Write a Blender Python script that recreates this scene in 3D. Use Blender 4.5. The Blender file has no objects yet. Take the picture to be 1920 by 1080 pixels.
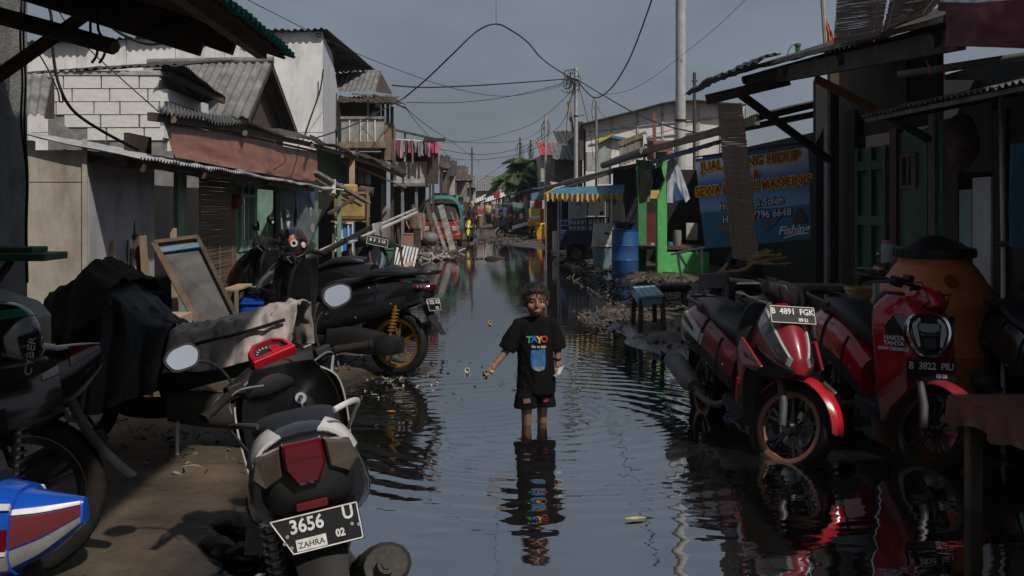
import bpy, bmesh, math, random
from mathutils import Vector, Matrix, noise
from math import radians, sin, cos, pi
random.seed(7)
S = bpy.context.scene
COL = S.collection
# ------------------------------------------------------------------ camera
F = 1866.7; VX = 890.0; VY = 388.0; CH = 1.6          # focal length, vanishing point (photo pixels), eye height
cam_d = bpy.data.cameras.new('camera'); cam = bpy.data.objects.new('camera', cam_d); COL.objects.link(cam)
cam_d.sensor_width = 36; cam_d.lens = 35
cam_d.shift_x = (960 - VX) / 1920; cam_d.shift_y = -(540 - VY) / 1920
cam_d.clip_start = 0.05; cam_d.clip_end = 3000
cam.location = (0, 0, CH); cam.rotation_euler = (radians(90), 0, 0)
S.camera = cam
# ------------------------------------------------------------------ sky, sun, exposure
SUN_AZ, SUN_EL = radians(38), radians(50)              # azimuth: from straight behind the camera towards the right
sd = Vector((sin(SUN_AZ) * cos(SUN_EL), -cos(SUN_AZ) * cos(SUN_EL), sin(SUN_EL)))
W = bpy.data.worlds.new('World'); S.world = W; W.use_nodes = True
wn, wl = W.node_tree.nodes, W.node_tree.links
wn.clear()
sky = wn.new('ShaderNodeTexSky'); sky.sky_type = 'NISHITA'; sky.sun_disc = False
sky.sun_elevation = SUN_EL; sky.sun_rotation = math.atan2(sd.x, sd.y)
sky.dust_density = 4.0; sky.air_density = 1.0
bw = wn.new('ShaderNodeRGBToBW'); mixs = wn.new('ShaderNodeMix'); mixs.data_type = 'RGBA'
mixs.inputs[0].default_value = 0.90                     # a thin high overcast greys the blue
tint = wn.new('ShaderNodeRGB'); tint.outputs[0].default_value = (1.22, 1.42, 1.70, 1)
bg = wn.new('ShaderNodeBackground'); bg.inputs['Strength'].default_value = 0.140
wo = wn.new('ShaderNodeOutputWorld')
wl.new(sky.outputs[0], mixs.inputs[6]); wl.new(tint.outputs[0], mixs.inputs[7])
cn = wn.new('ShaderNodeTexNoise'); cn.inputs['Scale'].default_value = 2.6; cn.inputs['Detail'].default_value = 4; cn.inputs['Roughness'].default_value = 0.55   # faint banks of thin cloud
cmap = wn.new('ShaderNodeMapping'); cmap.inputs['Scale'].default_value = (1, 1, 2.6); ctc = wn.new('ShaderNodeTexCoord'); wl.new(ctc.outputs['Generated'], cmap.inputs[0]); wl.new(cmap.outputs[0], cn.inputs['Vector'])
cr_ = wn.new('ShaderNodeMapRange'); cr_.inputs['From Min'].default_value = 0.3; cr_.inputs['From Max'].default_value = 0.7; cr_.inputs['To Min'].default_value = 0.80; cr_.inputs['To Max'].default_value = 1.24
wl.new(cn.outputs['Fac'], cr_.inputs['Value']); cv = wn.new('ShaderNodeVectorMath'); cv.operation = 'SCALE'; wl.new(mixs.outputs[2], cv.inputs[0]); wl.new(cr_.outputs[0], cv.inputs['Scale'])
wl.new(cv.outputs[0], bg.inputs['Color']); wl.new(bg.outputs[0], wo.inputs['Surface'])
sun_d = bpy.data.lights.new('sun', 'SUN'); sun_d.energy = 3.5; sun_d.angle = radians(1.2); sun_d.color = (1.0, 0.93, 0.86)
sun = bpy.data.objects.new('sun', sun_d); COL.objects.link(sun)
sun.rotation_euler = (-sd).to_track_quat('-Z', 'Y').to_euler()
sun.location = (8, -10, 20)
S.view_settings.view_transform = 'Standard'; S.view_settings.look = 'None'
S.view_settings.exposure = 0.0; S.view_settings.gamma = 1.0; S.view_settings.use_curve_mapping = False
S.render.engine = 'CYCLES'
S.cycles.max_bounces = 6; S.cycles.diffuse_bounces = 3; S.cycles.glossy_bounces = 4; S.cycles.transmission_bounces = 4
S.cycles.transparent_max_bounces = 8; S.cycles.caustics_reflective = False; S.cycles.caustics_refractive = False
S.cycles.use_denoising = True
try: S.cycles.denoiser = 'OPENIMAGEDENOISE'
except Exception: pass
# ------------------------------------------------------------------ helpers
def P(px, py, Y): return Vector(((px - VX) * Y / F, Y, CH - (py - VY) * Y / F))
def G(px, py, z=0.0):
    Y = (CH - z) * F / (py - VY); return Vector(((px - VX) * Y / F, Y, z))
def XY(px, Y): return (px - VX) * Y / F
def rnd(a, b): return random.uniform(a, b)
MATS = {}
def mat(name, col, rough=0.7, metal=0.0, var=0.25, scale=6.0, col2=None, bump=0.0, bscale=40.0, coat=0.0, alpha=1.0, emit=None, spec=0.5, stretch=None, dirt=0.0, trans=0.0, ior=1.45):
    if name in MATS: return MATS[name]
    m = bpy.data.materials.new(name); m.use_nodes = True; MATS[name] = m
    n, l = m.node_tree.nodes, m.node_tree.links
    b = n['Principled BSDF']
    b.inputs['Roughness'].default_value = rough; b.inputs['Metallic'].default_value = metal
    b.inputs['Coat Weight'].default_value = coat; b.inputs['Coat Roughness'].default_value = 0.08
    b.inputs['Specular IOR Level'].default_value = spec; b.inputs['IOR'].default_value = ior
    b.inputs['Transmission Weight'].default_value = trans
    b.inputs['Alpha'].default_value = alpha
    tc = n.new('ShaderNodeTexCoord'); mp = n.new('ShaderNodeMapping')
    if stretch: mp.inputs['Scale'].default_value = stretch
    l.new(tc.outputs['Object'], mp.inputs['Vector'])
    no = n.new('ShaderNodeTexNoise'); no.inputs['Scale'].default_value = scale; no.inputs['Detail'].default_value = 6; no.inputs['Roughness'].default_value = 0.62
    l.new(mp.outputs[0], no.inputs['Vector'])
    c2 = col2 if col2 else tuple(c * (1 - var) for c in col)
    c1 = col if col2 else tuple(min(1, c * (1 + var * 0.6)) for c in col)
    ra = n.new('ShaderNodeValToRGB'); ra.color_ramp.elements[0].position = 0.32; ra.color_ramp.elements[1].position = 0.68
    ra.color_ramp.elements[0].color = (*c2, 1); ra.color_ramp.elements[1].color = (*c1, 1)
    l.new(no.outputs['Fac'], ra.inputs['Fac'])
    out = ra.outputs['Color']
    if dirt > 0:                                           # grime and stains in blotches and streaks
        n2 = n.new('ShaderNodeTexNoise'); n2.inputs['Scale'].default_value = 2.2; n2.inputs['Detail'].default_value = 9; n2.inputs['Roughness'].default_value = 0.72
        m2 = n.new('ShaderNodeMapping'); m2.inputs['Scale'].default_value = (1.0, 1.0, 0.35); l.new(tc.outputs['Object'], m2.inputs[0]); l.new(m2.outputs[0], n2.inputs['Vector'])
        r2 = n.new('ShaderNodeValToRGB'); r2.color_ramp.elements[0].position = 0.48; r2.color_ramp.elements[1].position = 0.72
        r2.color_ramp.elements[1].color = (dirt, dirt, dirt, 1); r2.color_ramp.elements[0].color = (0, 0, 0, 1)
        l.new(n2.outputs['Fac'], r2.inputs['Fac'])
        mx = n.new('ShaderNodeMix'); mx.data_type = 'RGBA'
        l.new(r2.outputs['Color'], mx.inputs[0]); l.new(out, mx.inputs[6]); mx.inputs[7].default_value = (0.07, 0.055, 0.04, 1)
        out = mx.outputs[2]
        ro = n.new('ShaderNodeMapRange'); ro.inputs['To Min'].default_value = rough; ro.inputs['To Max'].default_value = min(1, rough + 0.35)
        l.new(r2.outputs['Color'], ro.inputs['Value']); l.new(ro.outputs[0], b.inputs['Roughness'])
    l.new(out, b.inputs['Base Color'])
    if bump > 0:
        n3 = n.new('ShaderNodeTexNoise'); n3.inputs['Scale'].default_value = bscale; n3.inputs['Detail'].default_value = 5
        l.new(mp.outputs[0], n3.inputs['Vector'])
        bp = n.new('ShaderNodeBump'); bp.inputs['Strength'].default_value = bump; bp.inputs['Distance'].default_value = 0.02
        l.new(n3.outputs['Fac'], bp.inputs['Height']); l.new(bp.outputs[0], b.inputs['Normal'])
    if emit: b.inputs['Emission Color'].default_value = (*emit[:3], 1); b.inputs['Emission Strength'].default_value = emit[3]
    return m
WM = {}                                                    # object -> world matrix of the thing it belongs to
def tag(o, label=None, cat=None, group=None, kind=None):
    if label: o['label'] = label
    if cat: o['category'] = cat
    if group: o['group'] = group
    if kind: o['kind'] = kind
    return o
def thing(name, label, cat, loc=(0, 0, 0), rotz=0.0, group=None, lean=0.0, pitch=0.0):
    o = bpy.data.objects.new(name, None); COL.objects.link(o); o.empty_display_size = 0.2
    m = Matrix.Translation(Vector(loc)) @ Matrix.Rotation(rotz, 4, 'Z') @ Matrix.Rotation(lean, 4, 'X') @ Matrix.Rotation(pitch, 4, 'Y')
    o.matrix_world = m; o.location = m.to_translation(); o.rotation_euler = m.to_euler()
    WM[o] = m
    return tag(o, label, cat, group)
class MB:
    def __init__(s, M=None): s.v = []; s.f = []; s.M = M
    def add(s, vs, fs, M=None):
        k = len(s.v)
        if M is not None: vs = [M @ Vector(v) for v in vs]
        s.v += [Vector(v) for v in vs]; s.f += [tuple(i + k for i in f) for f in fs]; return s
    def box(s, c, size, R=None):
        x, y, z = [d / 2 for d in size]
        vs = [Vector((a, b, d)) for d in (-z, z) for b in (-y, y) for a in (-x, x)]
        if R is not None: vs = [R @ v for v in vs]
        c = Vector(c)
        return s.add([v + c for v in vs], [(0, 2, 3, 1), (4, 5, 7, 6), (0, 1, 5, 4), (2, 6, 7, 3), (0, 4, 6, 2), (1, 3, 7, 5)])
    def bar(s, a, b, w, h, up=(0, 0, 1)):
        a, b = Vector(a), Vector(b); d = (b - a); L = d.length; d.normalize(); u = Vector(up)
        if abs(d.dot(u)) > 0.98: u = Vector((0, 1, 0))
        r = d.cross(u).normalized(); u = r.cross(d).normalized()
        vs = [p + r * i * w / 2 + u * j * h / 2 for p in (a, b) for j in (-1, 1) for i in (-1, 1)]
        return s.add(vs, [(0, 1, 3, 2), (4, 6, 7, 5), (0, 4, 5, 1), (2, 3, 7, 6), (0, 2, 6, 4), (1, 5, 7, 3)])
    def tube(s, pts, r, n=8, caps=True, flat=None):
        pts = [Vector(p) for p in pts]; m = len(pts)
        rr = r if isinstance(r, (list, tuple)) else [r] * m
        k = len(s.v); prev = None; vs = []; fs = []
        for i, p in enumerate(pts):
            t = (pts[min(i + 1, m - 1)] - pts[max(i - 1, 0)])
            if t.length < 1e-9: t = Vector((0, 0, 1))
            t.normalize()
            if prev is None:
                u = Vector((0, 0, 1)) if abs(t.z) < 0.9 else Vector((1, 0, 0))
                u = (u - t * u.dot(t)).normalized()
            else:
                u = prev - t * prev.dot(t)
                u = u.normalized() if u.length > 1e-6 else t.orthogonal().normalized()
            prev = u; w = t.cross(u)
            for j in range(n):
                a = 2 * pi * j / n; vs.append(p + (u * cos(a) + w * sin(a) * (flat or 1.0)) * rr[i])
        for i in range(m - 1):
            for j in range(n):
                j2 = (j + 1) % n; fs.append((i * n + j, i * n + j2, (i + 1) * n + j2, (i + 1) * n + j))
        if caps: fs.append(tuple(range(n - 1, -1, -1))); fs.append(tuple((m - 1) * n + j for j in range(n)))
        return s.add(vs, fs)
    def lathe(s, prof, n=24, c=(0, 0, 0), R=None, a0=0.0, a1=2 * pi):
        full = abs(a1 - a0 - 2 * pi) < 1e-6; vs = []; fs = []; m = len(prof); c = Vector(c); q = n if full else n + 1
        for j in range(q):
            a = a0 + (a1 - a0) * j / n
            for r, z in prof:
                v = Vector((r * cos(a), r * sin(a), z)); vs.append((R @ v if R is not None else v) + c)
        for j in range(n):
            j2 = (j + 1) % q
            for i in range(m - 1): fs.append((j * m + i, j2 * m + i, j2 * m + i + 1, j * m + i + 1))
        return s.add(vs, fs)
    def grid(s, rows, wrap=False, caps=False):
        vs = [p for r in rows for p in r]; nc = len(rows[0]); fs = []
        for i in range(len(rows) - 1):
            for j in range(nc if wrap else nc - 1):
                j2 = (j + 1) % nc; fs.append((i * nc + j, i * nc + j2, (i + 1) * nc + j2, (i + 1) * nc + j))
        if caps: fs.append(tuple(range(nc - 1, -1, -1))); fs.append(tuple((len(rows) - 1) * nc + j for j in range(nc)))
        return s.add(vs, fs)
    def slab(s, rows, th):                                 # a sheet with thickness: th is a vector
        th = Vector(th); nr, nc = len(rows), len(rows[0])
        top = [Vector(p) for r in rows for p in r]; vs = top + [p + th for p in top]; N = nr * nc; fs = []
        for i in range(nr - 1):
            for j in range(nc - 1):
                a, b, c, d = i * nc + j, i * nc + j + 1, (i + 1) * nc + j + 1, (i + 1) * nc + j
                fs += [(a, b, c, d), (a + N, d + N, c + N, b + N)]
        edge = [j for j in range(nc)] + [i * nc + nc - 1 for i in range(1, nr)] + [(nr - 1) * nc + j for j in range(nc - 2, -1, -1)] + [i * nc for i in range(nr - 2, 0, -1)]
        for a, b in zip(edge, edge[1:] + edge[:1]): fs.append((b, a, a + N, b + N))
        return s.add(vs, fs)
    def prism(s, poly, d):
        d = Vector(d); n = len(poly); vs = [Vector(p) for p in poly] + [Vector(p) + d for p in poly]
        fs = [tuple(range(n - 1, -1, -1)), tuple(range(n, 2 * n))] + [(i, (i + 1) % n, (i + 1) % n + n, i + n) for i in range(n)]
        return s.add(vs, fs)
    def ball(s, c, r, n=10, m=7, R=None):
        rx, ry, rz = r if isinstance(r, (tuple, list)) else (r, r, r); rows = []
        c = Vector(c)
        for i in range(m + 1):
            th = pi * i / m; row = []
            for j in range(n):
                a = 2 * pi * j / n; v = Vector((rx * sin(th) * cos(a), ry * sin(th) * sin(a), -rz * cos(th)))
                row.append((R @ v if R is not None else v) + c)
            rows.append(row)
        return s.grid(rows, wrap=True)
    def mesh(s, name, M=None):
        me = bpy.data.meshes.new(name); vs = s.v
        if M is not None: vs = [M @ v for v in vs]
        me.from_pydata([tuple(v) for v in vs], [], s.f); return me
    def build(s, name, m, parent=None, smooth=None, bevel=0.0, local=False, label=None, kind=None, sub=0, merge=False):
        M = None
        if parent is not None and not local: M = WM[parent].inverted()
        me = s.mesh(name, M)
        bm = bmesh.new(); bm.from_mesh(me)
        if merge: bmesh.ops.remove_doubles(bm, verts=bm.verts, dist=1e-5)
        bmesh.ops.recalc_face_normals(bm, faces=bm.faces)
        bm.to_mesh(me); bm.free()
        if smooth is not None:
            for p in me.polygons: p.use_smooth = True
            me.set_sharp_from_angle(angle=radians(smooth))
        me.materials.append(m)
        o = bpy.data.objects.new(name, me); COL.objects.link(o)
        if parent is not None: o.parent = parent; WM[o] = WM[parent]
        else: WM[o] = Matrix.Identity(4)
        if bevel > 0:
            b = o.modifiers.new('bevel', 'BEVEL'); b.width = bevel; b.segments = 2; b.limit_method = 'ANGLE'; b.angle_limit = radians(40)
        if sub: u = o.modifiers.new('sub', 'SUBSURF'); u.levels = sub; u.render_levels = sub
        if label: o['label'] = label
        if kind: o['kind'] = kind
        return o
def inst(me, name, parent, M=None, loc=None, local=False):
    o = bpy.data.objects.new(name, me); COL.objects.link(o)
    if M is None: M = Matrix.Translation(Vector(loc or (0, 0, 0)))
    if parent is not None:
        o.parent = parent; WM[o] = WM[parent]
        if not local: M = WM[parent].inverted() @ M
    o.matrix_local = M
    return o
def catmull(pts, n):
    pts = [Vector(p) for p in pts]; out = []
    for i in range(len(pts) - 1):
        p0, p1, p2, p3 = pts[max(i - 1, 0)], pts[i], pts[i + 1], pts[min(i + 2, len(pts) - 1)]
        for k in range(n):
            t = k / n
            out.append(0.5 * ((2 * p1) + (p2 - p0) * t + (2 * p0 - 5 * p1 + 4 * p2 - p3) * t * t + (3 * p1 - p0 - 3 * p2 + p3) * t ** 3))
    out.append(pts[-1]); return out
def interp(rows, n):                                       # catmull through rows of floats
    out = []
    for i in range(len(rows) - 1):
        p0, p1, p2, p3 = rows[max(i - 1, 0)], rows[i], rows[i + 1], rows[min(i + 2, len(rows) - 1)]
        for k in range(n):
            t = k / n
            out.append([0.5 * (2 * b + (c - a) * t + (2 * a - 5 * b + 4 * c - d) * t * t + (3 * b - a - 3 * c + d) * t ** 3) for a, b, c, d in zip(p0, p1, p2, p3)])
    out.append(list(rows[-1])); return out
def quadpt(a, b, c, d, u, v):                              # a-b along u at v=0, d-c along u at v=1
    return (Vector(a) * (1 - u) + Vector(b) * u) * (1 - v) + (Vector(d) * (1 - u) + Vector(c) * u) * v
def corrugated(a, b, c, d, pitch=0.076, amp=0.009, th=0.004, sag=0.0, n_v=6, wob=0.0):
    """corrugated sheet: waves count along a-b, ribs run from a to d"""
    L = (Vector(b) - Vector(a)).length; nw = max(2, int(L / pitch)); nu = nw * 6
    nrm = (Vector(b) - Vector(a)).cross(Vector(d) - Vector(a)).normalized()
    if nrm.z < 0: nrm = -nrm
    rows = []
    for j in range(n_v + 1):
        v = j / n_v; row = []
        for i in range(nu + 1):
            u = i / nu
            o = amp * sin(2 * pi * nw * u) - sag * 4 * u * (1 - u)
            if wob: o += wob * noise.noise(Vector((u * 3 + a[0], v * 3 + a[1], a[2])))
            row.append(quadpt(a, b, c, d, u, v) + nrm * o)
        rows.append(row)
    m = MB(); m.slab(rows, nrm * -th); return m
def sheets(a, b, c, d, width, m, parent, name='roof_sheet', overlap=0.05, pitch=0.076, amp=0.011, jit=0.02, wob=0.02):
    """a roof plane laid from corrugated sheets side by side (each a part)"""
    a, b, c, d = map(Vector, (a, b, c, d)); L = (b - a).length; k = max(1, round(L / width))
    for i in range(k):
        u0, u1 = i / k, min(1, (i + 1) / k + overlap / L * 1.0)
        j1, j0 = rnd(-jit, jit), rnd(-jit, jit)
        A, B = quadpt(a, b, c, d, u0, 0 + j0), quadpt(a, b, c, d, u1, 0 + j0)
        C, D = quadpt(a, b, c, d, u1, 1 + j1), quadpt(a, b, c, d, u0, 1 + j1)
        lift = Vector((0, 0, 0.006 * (i % 2)))
        corrugated(A + lift, B + lift, C + lift, D + lift, pitch, amp, wob=wob).build(name, m, parent, smooth=60)
FONT_CACHE = {}
def text(s, size, m, parent, M, name='lettering', depth=0.0, align='CENTER', bold=0.0, local=True, shear=0.0, sx=1.0, label=None):
    """lettering as a mesh, lying in the local xy plane of matrix M (x to the right, y up)"""
    key = (s, size, depth, align, bold, shear, sx)
    if key not in FONT_CACHE:
        cu = bpy.data.curves.new('t', 'FONT'); cu.body = s; cu.size = size; cu.align_x = align; cu.align_y = 'CENTER'; cu.extrude = depth; cu.offset = bold; cu.shear = shear
        cu.resolution_u = 3
        ob = bpy.data.objects.new('t', cu); COL.objects.link(ob)
        dg = bpy.context.evaluated_depsgraph_get()
        me = bpy.data.meshes.new_from_object(ob.evaluated_get(dg)); bpy.data.objects.remove(ob)
        for v in me.vertices: v.co.x *= sx
        FONT_CACHE[key] = me
    me = FONT_CACHE[key].copy(); me.materials.clear(); me.materials.append(m)
    o = bpy.data.objects.new(name, me); COL.objects.link(o)
    if parent is not None:
        o.parent = parent; WM[o] = WM[parent]
        if not local: M = WM[parent].inverted() @ M
    o.matrix_local = M
    if label: o['label'] = label
    if ' ' in s: o['kind'] = 'stuff'
    return o
def frame(o, x, y):                                        # matrix with given origin, x axis, y axis
    x = Vector(x).normalized(); y = Vector(y); y = (y - x * y.dot(x)).normalized(); z = x.cross(y)
    return Matrix(((x.x, y.x, z.x, o[0]), (x.y, y.y, z.y, o[1]), (x.z, y.z, z.z, o[2]), (0, 0, 0, 1)))
def cable(name, pts, r, label, group=None, cat='cable', n=5, par=None, m=None, steps=8):
    c = catmull(pts, steps); c = [p + Vector((0, 0, 0)) for p in c]
    o = MB().tube(c, r, n).build(name, m or MATS['cable'], par, smooth=60)
    if par is None: tag(o, label, cat, group)
    return o
# ------------------------------------------------------------------ materials
mat('cable', (0.012, 0.012, 0.013), 0.6)
WOOD = mat('wood_weathered', (0.20, 0.15, 0.10), 0.8, var=0.5, scale=5, stretch=(1, 1, 0.25), bump=0.3, bscale=30)
WOODD = mat('wood_dark', (0.07, 0.05, 0.037), 0.8, var=0.5, scale=5, bump=0.3, bscale=30)
WOODL = mat('wood_pale', (0.36, 0.27, 0.18), 0.75, var=0.4, scale=6, stretch=(1, 1, 0.3), bump=0.25, bscale=30, dirt=0.4)
PLANKG = mat('wood_grey', (0.22, 0.20, 0.175), 0.85, var=0.5, scale=7, stretch=(1, 1, 0.3), bump=0.3, bscale=40)
ZINC = mat('zinc_roof', (0.16, 0.16, 0.16), 0.6, metal=0.2, var=0.5, scale=2.5, bump=0.1, dirt=0.6)
ASB = mat('asbestos_roof', (0.17, 0.17, 0.165), 0.85, var=0.5, scale=2.5, bump=0.35, bscale=25, dirt=0.5)
RUST = mat('rusty_roof', (0.085, 0.06, 0.045), 0.8, var=0.6, scale=3, bump=0.3, bscale=20)
DARKROOF = mat('dark_roof', (0.045, 0.04, 0.037), 0.85, var=0.5, scale=3, bump=0.2)
WHITEW = mat('white_wall', (0.70, 0.69, 0.67), 0.8, var=0.14, scale=1.5, bump=0.10, bscale=15, dirt=0.42)
WHITEP = mat('white_panel', (0.62, 0.60, 0.565), 0.65, var=0.12, scale=2, dirt=0.35, bump=0.05)
CREAMW = mat('cream_panel', (0.42, 0.375, 0.31), 0.65, var=0.22, scale=2.5, dirt=0.65, bump=0.05)
GREYW = mat('grey_panel', (0.34, 0.34, 0.36), 0.65, var=0.2, scale=2, dirt=0.55)
BLOCK = mat('light_concrete_block', (0.66, 0.645, 0.62), 0.9, var=0.12, scale=5, bump=0.25, bscale=45, dirt=0.18)
MORTAR = mat('mortar', (0.20, 0.195, 0.185), 0.95, var=0.4, scale=6, bump=0.4, bscale=25)
CONC = mat('concrete', (0.20, 0.20, 0.195), 0.9, var=0.35, scale=6, bump=0.45, bscale=60, dirt=0.4)
CONCL = mat('concrete_pale', (0.42, 0.41, 0.39), 0.9, var=0.3, scale=4, bump=0.3, bscale=40, dirt=0.55)
GREENW = mat('mint_green_paint', (0.19, 0.32, 0.24), 0.6, var=0.28, scale=3, bump=0.15, dirt=0.7)
GREENB = mat('bright_green_paint', (0.10, 0.46, 0.13), 0.5, var=0.2, scale=4, dirt=0.4)
GREEND = mat('dark_green_paint', (0.035, 0.12, 0.06), 0.6, var=0.3, scale=4, dirt=0.5)
BROWNT = mat('brown_tarp', (0.235, 0.105, 0.075), 0.55, var=0.25, scale=2.2, bump=0.25, bscale=9, dirt=0.25)
BLACKT = mat('black_tarp', (0.012, 0.014, 0.016), 0.5, spec=0.25, var=0.4, scale=3, bump=0.2, bscale=12)
BROWNC = mat('brown_cloth', (0.032, 0.025, 0.020), 0.9, spec=0.1, var=0.5, scale=5, bump=0.5, bscale=30)
TEAL = mat('teal_sheet', (0.03, 0.34, 0.30), 0.5, var=0.25, scale=3, dirt=0.3)
BLUEP = mat('blue_plastic', (0.015, 0.085, 0.24), 0.4, var=0.2, scale=4, dirt=0.45)
BLUEB = mat('bright_blue_plastic', (0.012, 0.075, 0.42), 0.35, var=0.1)
CYANT = mat('cyan_tarp', (0.035, 0.15, 0.22), 0.6, var=0.2, scale=2, bump=0.15, bscale=10)
YELF = mat('yellow_fringe', (0.52, 0.35, 0.10), 0.8, var=0.25, scale=9)
YELB = mat('yellow_paint', (0.62, 0.33, 0.02), 0.5, var=0.2, scale=4, dirt=0.4)
REDP = mat('red_plastic', (0.40, 0.02, 0.02), 0.45, var=0.2, dirt=0.3)
ORANGE = mat('orange_tank', (0.50, 0.14, 0.04), 0.42, var=0.2, scale=3, dirt=0.45)
BLACKP = mat('black_plastic', (0.009, 0.009, 0.010), 0.42, var=0.3, scale=8, dirt=0.10)
MATTEB = mat('matte_black_plastic', (0.014, 0.014, 0.015), 0.6, spec=0.25, var=0.3, scale=12, bump=0.08, bscale=200, dirt=0.14)
VINYL = mat('seat_vinyl', (0.015, 0.016, 0.020), 0.42, spec=0.35, var=0.25, scale=10, bump=0.15, bscale=260, dirt=0.08)
RUBBER = mat('tyre_rubber', (0.014, 0.0135, 0.013), 0.8, spec=0.15, var=0.4, scale=9, bump=0.2, bscale=60, dirt=0.3)
STEEL = mat('steel', (0.42, 0.42, 0.42), 0.35, metal=0.9, var=0.25, scale=8, dirt=0.35)
GALV = mat('galvanised', (0.50, 0.51, 0.52), 0.45, metal=0.6, var=0.2, scale=6, dirt=0.2)
CHROME = mat('chrome', (0.75, 0.75, 0.76), 0.12, metal=1.0, var=0.05)
ENGINE = mat('engine_alloy', (0.05, 0.046, 0.042), 0.65, metal=0.4, var=0.4, scale=9, bump=0.2, bscale=50, dirt=0.7)
MIRROR = mat('mirror_glass', (0.9, 0.9, 0.92), 0.01, metal=1.0, var=0.0)
REDLENS = mat('red_lens', (0.11, 0.005, 0.008), 0.12, var=0.2, coat=0.6)
CLEARL = mat('clear_lens', (0.20, 0.20, 0.19), 0.12, var=0.25, scale=20, coat=0.6)
DARKL = mat('smoked_lens', (0.03, 0.03, 0.032), 0.1, var=0.2, coat=0.8)
PLATE = mat('plate_black', (0.008, 0.0085, 0.010), 0.5, spec=0.2, var=0.3, dirt=0.12)
PLATEW = mat('plate_white_paint', (0.58, 0.57, 0.54), 0.5, var=0.25, scale=30)
REDPAINT = mat('red_paint', (0.42, 0.008, 0.018), 0.22, var=0.08, coat=0.7, dirt=0.12)
REDDARK = mat('crimson_paint', (0.22, 0.010, 0.022), 0.32, var=0.12, coat=0.5, dirt=0.25)
WHITEPT = mat('white_paint', (0.58, 0.575, 0.56), 0.3, var=0.12, coat=0.3, dirt=0.4)
BLACKPT = mat('black_gloss_paint', (0.007, 0.007, 0.008), 0.22, var=0.2, coat=0.5, dirt=0.07)
GREYPT = mat('grey_plastic', (0.06, 0.06, 0.064), 0.45, var=0.2, dirt=0.3)
BLUEPT = mat('blue_paint', (0.008, 0.075, 0.42), 0.2, var=0.1, coat=0.7)
GOLD = mat('gold_paint', (0.40, 0.22, 0.05), 0.35, metal=0.6, var=0.2, dirt=0.3)
COPPER = mat('copper_rim', (0.36, 0.16, 0.11), 0.4, metal=0.4, var=0.2, dirt=0.4)
DISC = mat('brake_disc', (0.45, 0.44, 0.42), 0.3, metal=0.9, var=0.2, dirt=0.2)
BAMBOO = mat('bamboo_slats', (0.135, 0.085, 0.058), 0.75, var=0.45, scale=14, stretch=(1, 1, 9))
SKIN = mat('skin', (0.22, 0.11, 0.065), 0.55, var=0.12, scale=8)
HAIR = mat('hair', (0.012, 0.010, 0.009), 0.55, var=0.3, scale=40, bump=0.5, bscale=120)
SHIRTB = mat('black_cotton', (0.006, 0.006, 0.007), 0.9, spec=0.12, var=0.25, scale=10, bump=0.15, bscale=300)
STONE = mat('stone', (0.16, 0.145, 0.125), 0.9, var=0.45, scale=5, bump=0.6, bscale=16)
WHITEC = mat('white_cloth', (0.55, 0.54, 0.55), 0.85, var=0.18, scale=5, bump=0.2, bscale=20)
def cloth(name, c): return mat(name, c, 0.88, var=0.25, scale=7, bump=0.2, bscale=25)
INTER = mat('dark_interior', (0.02, 0.019, 0.018), 0.9, var=0.4, scale=3)  # near-black: the shade of unlit interiors is put into the wall colour
GLASS = mat('window_glass', (0.03, 0.035, 0.04), 0.06, var=0.1, spec=0.7)
SHEETP = mat('pale_check_sheet', (0.36, 0.31, 0.29), 0.6, var=0.2, scale=5, bump=0.2, bscale=12, dirt=0.4)
CLEARP = mat('clear_plastic', (0.75, 0.78, 0.8), 0.12, var=0.1, alpha=0.35)
WINDS = mat('windscreen', (0.30, 0.33, 0.34), 0.05, var=0.05, alpha=0.35, coat=0.3)
# ------------------------------------------------------------------ ground and water
LEFT = [(-5, -1.0), (4.0, -1.02), (5.0, -1.05), (6.5, -1.1), (8.6, -1.08), (9.3, -0.95), (9.7, -0.35), (10.1, -0.42), (10.8, -1.3), (13, -1.7), (18, -2.0), (24, -2.3), (29, -2.2), (31.5, -1.15), (33, -0.7), (35, -1.3), (38, -0.35), (42, -0.6), (44, -0.2), (46, 0.3), (300, 0.3)]
RIGHT = [(-5, 5.2), (7.4, 5.0), (8.2, 3.6), (9.0, 2.5), (10.5, 2.05), (11.6, 1.75), (12.6, 1.85), (13.2, 1.7), (14.2, 1.55), (15.2, 1.75), (16.5, 2.4), (19, 2.9), (23.0, 3.35), (25, 3.3), (27, 2.75), (30, 2.4), (33, 2.6), (37, 2.8), (41, 1.9), (44, 1.1), (46, 0.3), (300, 0.3)]
def pl(tab, y):
    if y <= tab[0][0]: return tab[0][1]
    for (a, b), (c, d) in zip(tab, tab[1:]):
        if y <= c: return b + (d - b) * (y - a) / (c - a)
    return tab[-1][1]
def sst(t): t = max(0, min(1, t)); return t * t * (3 - 2 * t)
def ground_z(x, y):
    e = noise.noise(Vector((x * 1.3, y * 1.3, 3))) * 0.13 + noise.noise(Vector((x * 5, y * 5, 7))) * 0.05
    d = min(pl(RIGHT, y) - x, x - pl(LEFT, y)) + e            # > 0: in the water
    h = 0.075 - 0.20 * sst((d + 0.35) / 0.75)
    if x < -0.9 and y < 7: h += 0.0
    h += 0.018 * noise.noise(Vector((x * 2.2, y * 2.2, 0))) + 0.010 * noise.noise(Vector((x * 7, y * 7, 1))) + 0.006 * noise.noise(Vector((x * 19, y * 19, 5)))
    if y > 44: h += 0.02 * min(1, (y - 44) / 10)
    return h
def lines(segs):
    out = []
    for a, b, st in segs:
        k = max(1, int(round((b - a) / st)))
        out += [a + (b - a) * i / k for i in range(k)]
    return out + [segs[-1][1]]
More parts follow.
